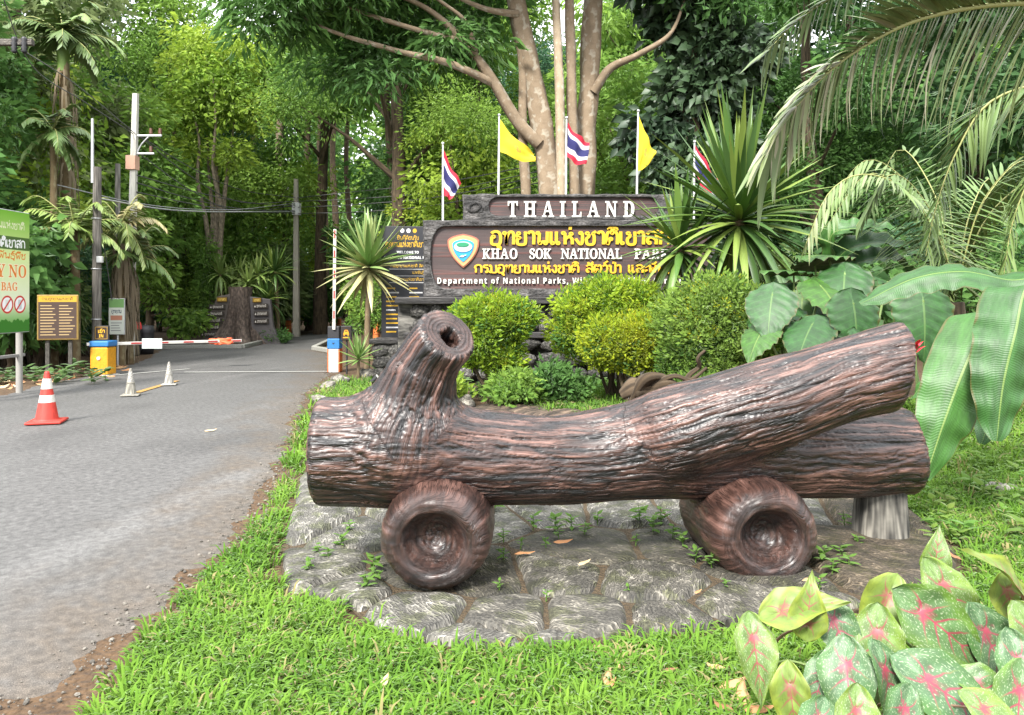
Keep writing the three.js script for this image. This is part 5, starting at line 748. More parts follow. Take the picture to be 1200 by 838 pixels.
hedge(838, 335, 460, 10.3, [[838, 395, 56, 57, 50]], [[0.085, 0.19, 0.022], [0.23, 0.34, 0.055]], 1500, 'ball shaped clipped green bush with small pale leaves', 1031, 160);
// ---------------------------------------------------------------- rosettes: dracaenas and yuccas
function rosette(name, px, py, D, R, n, wid, cols, label, { seed = 1, trunkTo, trunkR = 0.05, up = 0.0, droop = 0.5, dead = 0, cat = 'plant', group, gloss = true } = {}) {
  const r = rng(seed), c = P(px, py, D), X = trunkTo ? P(trunkTo[0], 350, D).x : c.x, y0 = Math.max(0, groundHeight(X, -D)), t = thing(name, label, cat, V(X, y0, -D), 0, group), o = V(c.x - X, c.y - y0, 0);
  part('stem', tube([V(0, -0.05, 0), V(o.x * 0.35, o.y * 0.45, 0), o], [trunkR * 1.25, trunkR, trunkR * 0.9], 10, 16, 0.25, seed), std(lin(0.42, 0.38, 0.3), 0.9, { map: texBark }), t);
  const mk = (d, k) => { const s = [0, 0.3, 0.65, 1].map(q => V(q * R * (1 - 0.12 * d * q), -d * R * q * q * 0.62, 0)); return blade(s, q => wid * (0.5 + 0.6 * Math.sin(Math.PI * Math.pow(q, 0.75))) * (1 - q ** 4) * 0.62 + 0.0008, V(0, 0, 1), { nu: 7, nv: 1, fold: 0.3 + 0.1 * k }); };
  const geos = [0.05, 0.25, 0.5, 0.85].map((d, k) => mk(d * droop * 2, k)), mats = cols.map(q => gloss ? glossLeaf(lin(...q), { roughness: 0.45 }) : leafMat(lin(...q)));
  for (let i = 0; i < n; i++) {
    const f = i / n, el = lerp(-0.75 + up, 1.45, Math.pow(f, 0.75)) + (r() - 0.5) * 0.3, az = i * 2.39996 + (r() - 0.5) * 0.5, k = f > 0.75 ? 0 : f > 0.5 ? 1 : f > 0.22 ? 2 : 3, m = part('leaf', geos[clamp(k + (r() > 0.75 ? -1 : 0), 0, 3)], mats[f < dead ? mats.length - 1 : Math.floor(r() * (mats.length - (dead ? 1 : 0)))], t, o.clone().add(V(0, (f - 0.4) * R * 0.14, 0)));
    m.rotation.set(0, az, 0); m.rotateZ(el); m.scale.setScalar(0.72 + 0.34 * r());
  }
  return t;
}
const DRA = [[0.062, 0.133, 0.023], [0.101, 0.179, 0.031], [0.047, 0.101, 0.023], [0.172, 0.242, 0.047]];
rosette('dracaena', 866, 258, 11.4, 1.85, 170, 0.095, DRA, 'big spiky green dracaena hiding the right end of the sign', { seed: 11, trunkTo: [862, 470], trunkR: 0.09, droop: 0.42, up: -0.1 });
rosette('dracaena', 798, 292, 11.6, 1.25, 70, 0.085, DRA, 'smaller spiky dracaena head just left of the big dracaena', { seed: 12, trunkTo: [815, 470], trunkR: 0.06, droop: 0.55, up: -0.2 });
rosette('yucca', 432, 312, 14.9, 1.15, 100, 0.1, [[0.125, 0.218, 0.055], [0.187, 0.281, 0.086], [0.265, 0.328, 0.117], [0.359, 0.343, 0.156]], 'tall yucca with pale drooping lower leaves on a bare stem near the gate', { seed: 13, trunkTo: [430, 440], trunkR: 0.055, droop: 0.25, dead: 0.3 });
rosette('yucca', 420, 420, 14.2, 0.52, 34, 0.045, [[0.12, 0.22, 0.05], [0.2, 0.3, 0.09]], 'small yucca tuft at the foot of the tall yucca', { seed: 14, droop: 0.2, up: 0.5, trunkR: 0.03 });
rosette('yucca', 455, 345, 15.4, 0.5, 30, 0.05, [[0.12, 0.16, 0.05], [0.3, 0.27, 0.14]], 'withered yucca head leaning towards the black welcome board', { seed: 15, trunkTo: [452, 440], trunkR: 0.06, droop: 0.7, dead: 0.5 });
rosette('dracaena', 322, 318, 27.5, 1.1, 60, 0.085, DRA, 'upper green dracaena head right of the stump sign', { seed: 16, trunkTo: [326, 400], trunkR: 0.08, droop: 0.5 });
rosette('dracaena', 312, 352, 27.0, 1.0, 60, 0.085, DRA, 'lower drooping dracaena head right of the stump sign', { seed: 17, trunkTo: [312, 400], trunkR: 0.08, droop: 0.7 });
for (let i = 0; i < 5; i++) rosette('dracaena', 258 + i * 11, 322 + (i % 2) * 12, 26.6 + (i % 3) * 0.4, 0.85, 40, 0.08, [[0.18, 0.26, 0.06], [0.26, 0.34, 0.1], [0.13, 0.2, 0.05]], 'drooping dracaena head spilling over the stump sign', { seed: 20 + i, trunkTo: [262 + i * 10, 400], trunkR: 0.06, droop: 0.95, up: -0.3, group: 'dracaenas above the stump sign' });
// ---------------------------------------------------------------- palms
// a feather frond: rachis with one narrow leaflet mesh after another on both sides
function frond(parent, pts, n, len, wid, mats, { seed = 1, hang = 0.7, spread = 0.9, taper = 0.35, r0 = 0.018, rMat, merged = false, nu = 4, side } = {}) {
  const c = new THREE.CatmullRomCurve3(pts), r = rng(seed), ra = tube(pts, pts.map((_, i) => lerp(r0, r0 * 0.18, i / (pts.length - 1))), 6, 24), f = part('frond', ra, rMat, parent), list = [];
  const S0 = side ?? V(0, 0, 1);
  const shape = [0.0, 0.5, 1].map(h => blade([V(0, 0, 0), V(1 / 3, -0.01 - 0.02 * h, 0), V(2 / 3, -0.04 - 0.07 * h, 0), V(1, -0.10 - 0.16 * h, 0)], q => 0.5 * Math.min(1, 0.35 + q * 5) * Math.pow(1 - q, 0.55) + 0.004, V(0, 0, 1), { nu, nv: 1, fold: 0.5 * wid / len }));
  for (let i = 0; i < n; i++) for (const s of [-1, 1]) {
    const t = 0.06 + 0.93 * (i + r() * 0.5) / n, p = c.getPointAt(t), T = c.getTangentAt(t), S = S0.clone().addScaledVector(T, -S0.dot(T)).normalize().multiplyScalar(s), L = len * (1 - taper * t) * (0.55 + 0.45 * Math.sin(Math.PI * Math.min(1, t * 1.35 + 0.14))) * (0.85 + 0.25 * r());
    const dir = S.clone().multiplyScalar(spread).addScaledVector(T, 0.55 + 0.5 * t).add(V((r() - 0.5) * 0.12, -hang * (0.8 + 0.4 * r()), (r() - 0.5) * 0.12)).normalize();
    const Z = V(dir.z, 0, -dir.x).lengthSq() > 1e-4 ? dir.clone().cross(V(0, 1, 0)).normalize() : V(1, 0, 0), Y = Z.clone().cross(dir).normalize(), tw = (r() - 0.5) * 0.9, Z2 = Z.clone().multiplyScalar(Math.cos(tw)).addScaledVector(Y, Math.sin(tw)), Y2 = Z2.clone().cross(dir).normalize();
    const M = new THREE.Matrix4().makeBasis(dir.multiplyScalar(L), Y2.multiplyScalar(L), Z2.multiplyScalar(wid * (0.8 + 0.4 * r()))).setPosition(p), g = shape[Math.floor(r() * 3)];
    if (merged) { const q = g.clone(); q.applyMatrix4(M); list.push(q); } else { const m = part('leaflet', g, mats[Math.floor(r() * mats.length)], f); m.matrixAutoUpdate = false; m.matrix.copy(M); m.matrix.decompose(m.position, m.quaternion, m.scale); }
  }
  if (merged) { const m = part('leaflets', merge(list), mats[seed % mats.length], f); m.userData.kind = 'stuff'; }
  return f;
}
{
  const rach = std(lin(0.26, 0.27, 0.09), 0.6), cocoM = [[0.133, 0.172, 0.062], [0.172, 0.203, 0.086], [0.101, 0.148, 0.047], [0.234, 0.226, 0.14]].map(c => glossLeaf(lin(...c), { roughness: 0.5 })), greenM = [[0.1, 0.17, 0.04], [0.14, 0.21, 0.06], [0.08, 0.13, 0.035]].map(c => glossLeaf(lin(...c), { roughness: 0.5 }));
  const D = 6.6, X = P(1330, 350, 7).x, t = thing('coconut_palm', 'coconut palm whose huge silvery frond arches in over the dracaena', 'palm', V(X, 0, -7)), o = V(-X, 0, 7);
  part('trunk', tube([V(0.2, -0.1, 0), V(0.1, 2, 0), V(0, 4.6, 0)], [0.22, 0.17, 0.14], 14, 20, 0.15, 4), matBarkPale, t);
  const W = (x, y, d) => P(x, y, d).add(o);
  frond(t, [W(1325, 20, 7), W(1200, 4, 6.8), W(1086, 20, 6.6), W(1015, 52, 6.4), W(962, 92, 6.2), W(925, 135, 6.1), W(893, 185, 6.0)], 92, 1.25, 0.062, cocoM, { seed: 3, hang: 0.42, spread: 0.95, taper: 0.1, r0: 0.028, rMat: rach, nu: 5, side: V(0.15, 0.9, 0.4) });
  frond(t, [W(1325, 60, 7.4), W(1240, 90, 7.6), W(1160, 120, 7.8), W(1120, 180, 7.9), W(1095, 250, 7.9), W(1085, 300, 7.9)], 44, 0.95, 0.05, greenM, { seed: 5, hang: 0.55, spread: 0.7, rMat: rach, side: V(0.8, 0.2, 0.5) });
  frond(t, [W(1330, 40, 7.2), W(1280, -60, 7.6), W(1150, -70, 8), W(1030, -30, 8.2), W(940, 20, 8.2), W(890, 70, 8.2)], 64, 1.2, 0.06, cocoM, { seed: 6, hang: 0.5, spread: 0.9, rMat: rach, merged: true, side: V(0.2, 0.85, 0.45) });
  frond(t, [W(1330, 90, 6.8), W(1290, 120, 6.9), W(1230, 170, 7), W(1190, 250, 7.1), W(1175, 330, 7.1)], 30, 0.85, 0.055, greenM, { seed: 7, hang: 0.8, spread: 0.7, rMat: rach, merged: true, side: V(0.7, 0.2, 0.6) });
  // a younger palm behind the leaves
  const X2 = P(1120, 350, 10).x, y2 = thing('young_palm', 'young palm with arching fine fronds behind the banana leaves', 'palm', V(X2, 0, -10)), o2 = V(-X2, 0, 10), W2 = (x, y, d) => P(x, y, d).add(o2);
  part('trunk', tube([V(0, -0.1, 0), V(0.05, 0.8, 0), V(0, 1.5, 0)], [0.16, 0.13, 0.1], 12, 10, 0.2, 4), matBarkDark, y2);
  frond(y2, [W2(1120, 340, 10), W2(1095, 270, 9.6), W2(1050, 215, 9.2), W2(1005, 205, 9), W2(970, 228, 8.8), W2(945, 285, 8.8)], 56, 0.95, 0.034, [...cocoM.slice(0, 2), ...greenM], { seed: 8, hang: 0.75, spread: 0.75, rMat: rach, side: V(0.3, 0.4, 0.85) });
  const r = rng(17); for (let i = 0; i < 9; i++) { const a = -0.5 + i * 0.55, dx = Math.cos(a) * 70, h = 120 + r() * 60, z = 10 + Math.sin(a) * 1.2; frond(y2, [W2(1120, 340, 10), W2(1120 + dx * 0.6, 340 - h * 0.7, lerp(10, z, 0.5)), W2(1120 + dx * 1.5, 340 - h, z), W2(1120 + dx * 2.3, 340 - h * 0.55, z)], 34, 0.75, 0.05, greenM, { r0: 0.012, seed: 60 + i, hang: 0.7, spread: 0.8, rMat: rach, merged: true, side: V(-Math.sin(a), 0.2, Math.cos(a)) }); }
  // roadside palms on the left: tall one with a shaggy trunk, a slim one, and trunkless clumps
  const palm = (name, px, pyC, D, R, n, len, label, { trunk, tr = 0.12, seed = 1, mats = greenM, wid = 0.06, shag, el0 = -0.5, merged = true } = {}) => {
    const c = P(px, pyC, D), bx = P(trunk ?? px, 350, D).x, y0 = groundHeight(bx, -D), q = thing(name, label, 'palm', V(bx, y0, -D)), top = V(c.x - bx, c.y - y0, 0), r = rng(seed);
    part('trunk', tube([V(0, -0.1, 0), V(top.x * 0.4, top.y * 0.5, 0), top], [tr * 1.2, tr, tr * 0.9], 12, 20, 0.12, seed), std(lin(0.42, 0.38, 0.26), 0.85, { map: texBark }), q);
    if (shag) { const L = []; for (let i = 0; i < 150; i++) { const f = 0.35 + 0.55 * r(), a = r() * 6.28, l = 0.5 + r() * 0.9, p = V(top.x * f + Math.cos(a) * tr * 1.5, top.y * f, Math.sin(a) * tr * 1.5); L.push(blade([p, p.clone().add(V(Math.cos(a) * 0.12, -l * 0.5, Math.sin(a) * 0.12)), p.clone().add(V(Math.cos(a) * 0.06, -l, Math.sin(a) * 0.06))], t => 0.022 * (1 - t) + 0.004, V(-Math.sin(a), 0, Math.cos(a)), { nu: 3, nv: 1 })); } const m = part('dead_fronds', merge(L), leafMat(lin(0.26, 0.21, 0.14)), q); m.userData.kind = 'stuff'; part('crownshaft', tube([top.clone().add(V(0, -0.9, 0)), top.clone().add(V(0, -0.4, 0)), top.clone().add(V(0, 0.1, 0))], [tr * 1.0, tr * 1.15, tr * 0.7], 12, 8), std(lin(0.16, 0.26, 0.06), 0.5), q); }
    for (let i = 0; i < n; i++) { const a = i * 2.4 + r() * 0.5, e = lerp(el0, 1.25, i / n), d = V(Math.cos(a) * Math.cos(e), Math.sin(e), Math.sin(a) * Math.cos(e)), k = R * (0.85 + 0.3 * r()); frond(q, [top, top.clone().addScaledVector(d, k * 0.4).add(V(0, 0.06 * k, 0)), top.clone().addScaledVector(d, k * 0.75).add(V(0, -0.04 * k, 0)), top.clone().addScaledVector(d, k).add(V(0, -0.3 * k, 0))], 20, len, wid, mats, { seed: seed * 31 + i, hang: 0.55, spread: 0.9, rMat: rach, merged, r0: 0.02, side: V(-Math.sin(a), 0, Math.cos(a)), nu: 3 }); }
  };
  palm('shaggy_palm', 74, 42, 19, 1.35, 15, 0.62, 'tall palm with shaggy dead fronds hanging round its trunk on the left bank', { trunk: 82, tr: 0.13, seed: 5, shag: true, wid: 0.12 });
  palm('slim_palm', 62, 152, 17.5, 0.95, 11, 0.5, 'slim palm with a yellowish ringed trunk beside the shaggy palm', { trunk: 64, tr: 0.075, seed: 6, wid: 0.09, el0: -0.9 });
  palm('fan_palm_clump', 88, 270, 16.8, 1.3, 13, 0.55, 'bushy bright palm clump at the foot of the shaggy palm', { seed: 7, wid: 0.07, tr: 0.1, el0: -0.2, mats: [[0.16, 0.24, 0.05], [0.2, 0.28, 0.07]].map(c => glossLeaf(lin(...c))) });
  palm('fan_palm_clump', 142, 262, 17.8, 1.2, 11, 0.5, 'yellowing palm clump with withered fronds behind the timber pole', { seed: 8, wid: 0.07, tr: 0.08, el0: -0.7, shag: true, mats: [[0.22, 0.24, 0.07], [0.34, 0.3, 0.14], [0.17, 0.23, 0.06]].map(c => glossLeaf(lin(...c))) });
  palm('fan_palm_clump', 152, 300, 18.2, 1.15, 12, 0.5, 'green palm clump spreading right in front of the white pole', { seed: 9, wid: 0.07, tr: 0.075, el0: -0.3, shag: true });
}
// ---------------------------------------------------------------- stone platform under the sculpture
const platOutline = gpoly([[352, 556], [341, 600], [328, 650], [333, 700], [408, 714], [432, 738], [485, 757], [560, 767], [640, 762], [740, 752], [830, 744], [905, 730], [1010, 718], [1128, 684], [1124, 650], [1092, 622], [1062, 600], [1010, 572], [930, 560], [800, 556], [650, 553], [520, 551], [430, 550]]);
{
  // wrinkled cement: long wavy pale ridges on mid grey, worn and blotched
  const ridge = (u, v) => { const wv = 0.035 * T2(u, v, 3, 71, 3), a = pn((u + wv) * 5, (v + wv) * 14, 1e6, 72), b = pn((u - wv) * 7 + 2, (v + wv) * 28, 1e6, 74), p = T2(u, v, 3, 77, 3), n = T2(u, v, 40, 75, 3); return [Math.exp(-((a / 0.10) ** 2)) * smooth(-0.3, 0.1, p) + 0.5 * Math.exp(-((b / 0.1) ** 2)), p, n]; };
  const texRidge = dataTex(512, wrapped((u, v) => { const [l, p, n] = ridge(u, v), k = 0.39 + 0.26 * clamp(l) + 0.3 * n + 0.22 * p, moss = smooth(0.02, 0.22, T2(u, v, 5, 79, 4) + 0.3 * n); return mixc([k, k * 0.98, k * 0.93], [k * 0.62, k * 0.68, k * 0.36], moss * 0.42); }), { srgb: true });
  const bumpRidge = dataTex(512, wrapped((u, v) => { const [l, p, n] = ridge(u, v); return grey(0.3 + 0.5 * clamp(l) + 0.25 * n); }));
  const plat = new THREE.Group(); plat.name = numbered('stone_platform'); plat.userData = { kind: 'structure', label: 'carved stone paving on which the log cart stands', category: 'platform' }; scene.add(plat);
  const bs = new THREE.Shape(platOutline.map(([x, z]) => new THREE.Vector2(x, -z))), bg = new THREE.ExtrudeGeometry(bs, { depth: 0.014, bevelEnabled: false }); bg.rotateX(-Math.PI / 2); { const u = []; const p = bg.attributes.position; for (let i = 0; i < p.count; i++) u.push(p.getX(i) * 1.4, p.getZ(i) * 1.4); bg.setAttribute('uv', new THREE.Float32BufferAttribute(u, 2)); }
  part('mortar_bed', bg, std(lin(0.38, 0.4, 0.38), 0.95, { map: texSoil, bumpMap: bumpSoil, bumpScale: 0.02 }), plat);
  // stone centres read from the photograph (pixels on the ground)
  const seeds = [[392, 570, 3], [378, 606, 3], [352, 672, 2], [425, 610, 2], [395, 690, 2], [472, 712, 2], [548, 752, 2], [600, 716, 1], [640, 668, 1], [690, 716, 1], [762, 674, 1], [660, 758, 2], [792, 722, 1], [745, 752, 1], [876, 706, 1], [880, 738, 1], [575, 668, 0], [560, 600, 2], [640, 592, 2], [730, 592, 2], [700, 634, 0], [820, 590, 2], [790, 634, 0], [480, 600, 2], [500, 666, 0], [480, 566, 2], [600, 562, 2], [720, 562, 2], [850, 566, 2], [920, 585, 2], [880, 650, 0], [1005, 646, 4], [1010, 590, 4]].map(([x, y, m]) => { const p = G(x, y, 0.06); const j = N3(x * 0.37, y * 0.41, 3) * 0.1; return { x: p.x + j, z: p.z - j * 0.6, m }; });
  const mats = [[0.34, 0.32, 0.27], [0.54, 0.52, 0.48], [0.7, 0.69, 0.66], [0.78, 0.77, 0.75], [0.38, 0.31, 0.23]].map(c => std(lin(...c), 0.72, { map: texRidge, bumpMap: bumpRidge, bumpScale: 0.022 }));
  const clip = (poly, a, b, c) => { const out = []; for (let i = 0; i < poly.length; i++) { const p = poly[i], q = poly[(i + 1) % poly.length], dp = a * p[0] + b * p[1] - c, dq = a * q[0] + b * q[1] - c; if (dp <= 0) out.push(p); if ((dp < 0) !== (dq < 0)) { const t = dp / (dp - dq); out.push([lerp(p[0], q[0], t), lerp(p[1], q[1], t)]); } } return out; };
  seeds.forEach((s, si) => {
    let cell = platOutline.slice(); // outline is nearly convex: clip it by the bisectors towards the other stones
    for (const o of seeds) if (o !== s) { const dx = o.x - s.x, dz = o.z - s.z; cell = clip(cell, dx, dz, dx * (s.x + o.x) / 2 + dz * (s.z + o.z) / 2); }
    if (cell.length < 3) return;
    let cx = 0, cz = 0; cell.forEach(p => { cx += p[0] / cell.length; cz += p[1] / cell.length; });
    const na = 44, nr = 9, pos = [], uv = [], idx = [], H = s.m === 4 ? 0.04 : s.m === 0 ? 0.01 : 0.026, rot = si * 1.7;
    const reach = a => { let t = 9; const ca = Math.cos(a), sa = Math.sin(a); for (let i = 0; i < cell.length; i++) { const [x1, z1] = cell[i], [x2, z2] = cell[(i + 1) % cell.length], ex = x2 - x1, ez = z2 - z1, det = ca * ez - sa * ex; if (Math.abs(det) < 1e-9) continue; const tt = ((x1 - cx) * ez - (z1 - cz) * ex) / det, uu = ((x1 - cx) * sa - (z1 - cz) * ca) / det; if (tt > 0 && uu >= -1e-6 && uu <= 1 + 1e-6) t = Math.min(t, tt); } return t === 9 ? 0.1 : t; };
    const ra = []; for (let j = 0; j < na; j++) ra.push(reach(j / na * 6.2832)); for (let k = 0; k < 1; k++) { const c = ra.slice(); for (let j = 0; j < na; j++) ra[j] = Math.min(c[j], (c[(j + na - 1) % na] + c[j] * 2 + c[(j + 1) % na]) / 4); }
    for (let i = 0; i <= nr; i++) for (let j = 0; j < na; j++) { const q = i / nr, a = j / na * 6.2832, e = Math.max(0.02, ra[j] - 0.009) * (1 - 0.05 * N3(Math.cos(a) * 2, Math.sin(a) * 2, si)), x = cx + Math.cos(a) * e * q, z = cz + Math.sin(a) * e * q, dome = Math.pow(1 - Math.pow(q, 16), 0.8); pos.push(x, 0.005 + (H + 0.02) * dome + 0.018 * dome * fbm(x * 4, z * 4, si, 4) + 0.012 * dome * (N3(si * 3.7, 1, 2)), z); uv.push((x * Math.cos(rot) - z * Math.sin(rot)) * 1.5, (x * Math.sin(rot) + z * Math.cos(rot)) * 2.1); }
    for (let i = 0; i < nr; i++) for (let j = 0; j < na; j++) { const a = i * na + j, b = i * na + (j + 1) % na, c = a + na, d = b + na; idx.push(a, b, c, b, d, c); }
    part('paving_stone', geoFrom(pos, idx, uv), mats[s.m], plat);
  });
}
// ---------------------------------------------------------------- lawn
const lawns = [gpoly([[100, 850], [134, 792], [205, 708], [270, 648], [310, 596], [336, 545], [352, 495], [366, 464], [384, 449], [398, 448], [368, 490], [356, 545], [343, 600], [330, 650], [334, 700], [408, 714], [432, 738], [485, 757], [560, 767], [640, 762], [740, 752], [830, 744], [905, 730], [1010, 718], [1130, 684], [1124, 650], [1092, 622], [1062, 600], [1020, 576], [1060, 500], [1040, 470], [1400, 470], [1400, 620], [1400, 960], [20, 960]]), gpoly([[384, 449], [398, 446], [470, 441], [470, 452], [540, 472], [470, 480], [368, 490]]), gpoly([[620, 478], [640, 452], [700, 448], [760, 452], [900, 470], [900, 486], [640, 488]])];
{
  const tuft = (n, h, w, seed, spread, lay) => { const r = rng(seed), L = []; for (let i = 0; i < n; i++) { const a = r() * 6.2832, q = Math.sqrt(r()) * spread, b = V(Math.cos(a) * q, 0, Math.sin(a) * q), d = a + (r() - 0.5) * 2, l = h * (0.6 + 0.7 * r()), k = lay * (0.6 + 0.8 * r()); L.push(blade([b, b.clone().add(V(Math.cos(d) * l * k * 0.35, l * 0.62, Math.sin(d) * l * k * 0.35)), b.clone().add(V(Math.cos(d) * l * k, l * (0.95 - 0.35 * k), Math.sin(d) * l * k))], t => w * 0.5 * (0.55 + 0.6 * Math.sin(t * 3)) * (1 - t ** 3) + 0.0004, V(-Math.sin(d), 0, Math.cos(d)), { nu: 3, nv: 1, fold: 0.3 })); } return merge(L); };
  const geos = [tuft(9, 0.058, 0.010, 40, 0.045, 1.0), tuft(8, 0.05, 0.0135, 41, 0.05, 1.15), tuft(7, 0.085, 0.0085, 42, 0.05, 0.8)], grassMat = leafMat(0xffffff, { transmission: 0.35 });
  const r = rng(404), spots = [[], [], []];
  const dens = d => d < 4.2 ? 1500 : d < 6.5 ? 800 : d < 10 ? 360 : 160;
  for (const poly of lawns) {
    const xs = poly.map(p => p[0]), zs = poly.map(p => p[1]), x0 = Math.max(-4, Math.min(...xs)), x1 = Math.min(8, Math.max(...xs)), z0 = Math.max(-16, Math.min(...zs)), z1 = Math.min(-2.2, Math.max(...zs));
    for (let gx = x0; gx < x1; gx += 0.25) for (let gz = z0; gz < z1; gz += 0.25) {
      const d = -gz; if (Math.abs(gx) > d * 0.74 + 0.5) continue; const n = dens(d) * 0.0625;
      for (let i = 0; i < n; i++) { const x = gx + r() * 0.25, z = gz + r() * 0.25; if (!inside(poly, x, z)) continue; const e = edgeDist(poly, x, z), bare = fbm(x * 1.9, z * 1.9, 3, 3); if (r() > smooth(-0.02, 0.16, e + 0.12 * N3(x * 4, z * 4, 2)) * smooth(-0.36, -0.02, bare + (d > 5 ? 0.12 : 0))) continue; const on = inside(platOutline, x, z); if (on) continue; spots[Math.floor(r() * 3)].push([x, z, d]); }
    }
  }
  const lawn = new THREE.Group(); lawn.name = numbered('grass'); tag(lawn, 'short bright green lawn grass round the stone platform', 'grass', undefined, 'stuff'); scene.add(lawn);
  const M = new THREE.Matrix4(), q = new THREE.Quaternion(), e = new THREE.Euler(), c = new THREE.Color();
  spots.forEach((L, k) => { const im = new THREE.InstancedMesh(geos[k], grassMat, L.length); L.forEach(([x, z, d], i) => { const s = (0.7 + 0.6 * r()) * (d > 7 ? 1.5 : 1), n = fbm(x * 1.3, z * 1.3, 8, 3), t = clamp(0.45 + n * 1.2 + (r() - 0.5) * 0.6), dry = r() > 0.94 - 0.12 * smooth(0.1, 0.35, fbm(x * 2.3 + 9, z * 2.3, 5, 3)); q.setFromEuler(e.set((r() - 0.5) * 0.3, r() * 6.28, (r() - 0.5) * 0.3)); M.compose(V(x, -0.004, z), q, V(s, s * (0.8 + 0.5 * r()), s)); im.setMatrixAt(i, M); im.setColorAt(i, dry ? c.setRGB(0.27, 0.24, 0.1) : c.setRGB(lerp(0.075, 0.165, t), lerp(0.18, 0.29, t), lerp(0.014, 0.032, t))); }); im.name = 'grass_tufts'; im.userData.kind = 'stuff'; im.castShadow = im.receiveShadow = true; lawn.add(im); });
  
}
// broad-leaved weeds: real little plants
function weed(p, n, len, seed, label, group, colour = [0.105, 0.21, 0.03]) {
  const t = thing('weed', label, 'weed', p, seed, group), r = rng(seed), leaf = blade([V(0, 0, 0), V(0.35, 0.08, 0), V(0.7, 0.07, 0), V(1, -0.04, 0)], q => 0.24 * Math.sin(Math.PI * Math.pow(q, 0.7)) + 0.003, V(0, 0, 1), { nu: 6, nv: 1, fold: 0.35 }), m = leafMat(lin(...colour)), h = len * 1.4;
  part('stem', tube([V(0, -0.02, 0), V(0.005, h * 0.5, 0), V(0.01, h, 0)], [0.004, 0.003, 0.002], 5, 4), m, t);
  for (let i = 0; i < n; i++) { const k = part('leaf', leaf, m, t, V(0, h * (0.15 + 0.85 * i / n), 0)); k.rotation.y = i * 2.4 + r(); k.rotateZ(0.5 - r() * 0.7); k.scale.setScalar(len * (0.7 + 0.6 * r())); }
}
{
  const spots = [[578, 600, 8, 0.10], [590, 632, 6, 0.05], [655, 630, 7, 0.05], [670, 618, 8, 0.055], [765, 622, 9, 0.07], [788, 630, 7, 0.06], [745, 636, 6, 0.04], [834, 664, 8, 0.055], [990, 615, 7, 0.06], [1012, 622, 6, 0.05], [985, 655, 9, 0.06], [975, 672, 9, 0.06], [960, 690, 6, 0.05], [470, 622, 6, 0.05], [400, 640, 9, 0.05], [640, 640, 6, 0.04], [385, 655, 8, 0.05], [372, 650, 7, 0.05], [610, 640, 6, 0.035], [700, 612, 7, 0.05], [438, 668, 9, 0.06], [430, 690, 9, 0.06], [440, 680, 8, 0.05], [590, 655, 8, 0.045], [650, 622, 9, 0.07], [685, 626, 8, 0.06], [625, 618, 8, 0.06], [750, 612, 9, 0.08], [775, 612, 9, 0.08], [800, 640, 8, 0.06], [815, 655, 8, 0.05], [965, 660, 9, 0.07], [995, 668, 8, 0.06], [1005, 640, 7, 0.05], [410, 622, 8, 0.05], [362, 668, 7, 0.05], [640, 700, 5, 0.03], [735, 694, 5, 0.03], [585, 690, 6, 0.035], [850, 690, 6, 0.04]];
  spots.forEach(([x, y, n, l], i) => { const p = G(x, y, 0.04); p.y = 0.04; weed(p, n, l, 70 + i, 'small green weed sprouting between the paving stones under the log cart', 'weeds between the paving stones'); });
  const r = rng(91); for (let i = 0; i < 46; i++) { const p = G(1075 + r() * 150, 505 + r() * 150); weed(p, 7, 0.07 + 0.05 * r(), 150 + i, 'leafy green weed growing in the lawn behind the caladiums', 'weeds in the lawn', [0.1 + 0.04 * r(), 0.19 + 0.05 * r(), 0.03]); }
  for (let i = 0; i < 26; i++) { const p = G(480 + r() * 150, 452 + r() * 22); weed(p, 9, 0.12 + 0.07 * r(), 210 + i, 'leafy weed in the border below the rounded yellow bush', 'weeds in the border', [0.08, 0.16, 0.03]); }
  for (let i = 0; i < 20; i++) { const p = G(640 + r() * 130, 448 + r() * 14); weed(p, 9, 0.10 + 0.05 * r(), 250 + i, 'leafy weed at the foot of the bushes', 'weeds at the foot of the bushes', [0.11, 0.2, 0.04]); }
  for (let i = 0; i < 18; i++) { const p = P(-20 + i * 8 + r() * 8, 350, 13.6 + r() * 1.6); p.y = groundHeight(p.x, p.z); weed(p, 9, 0.16 + 0.08 * r(), 290 + i, 'leafy weed on the verge below the boards', 'weeds on the verge', [0.07, 0.14, 0.03]); }
}
shrub(520, 10.9, 0.9, 0.55, PAL.lime, SPR.herb[0], 220, 'low leafy green plants under the rounded yellow bush', { seed: 940, scale: 1.0, low: -1 }); shrub(600, 10.8, 1.0, 0.5, PAL.bright, SPR.herb[1], 220, 'low leafy green plants right of the hollow stub', { seed: 941, scale: 1.0, low: -1 });
shrub(655, 11.0, 0.9, 0.6, PAL.mid, SPR.herb[1], 220, 'low green plants between the rounded and the domed bush', { seed: 942, scale: 1.0, low: -1 }); shrub(810, 9.9, 1.1, 0.6, PAL.bright, SPR.herb[0], 240, 'low green plants at the foot of the ball shaped bush', { seed: 943, scale: 1.0, low: -1 });
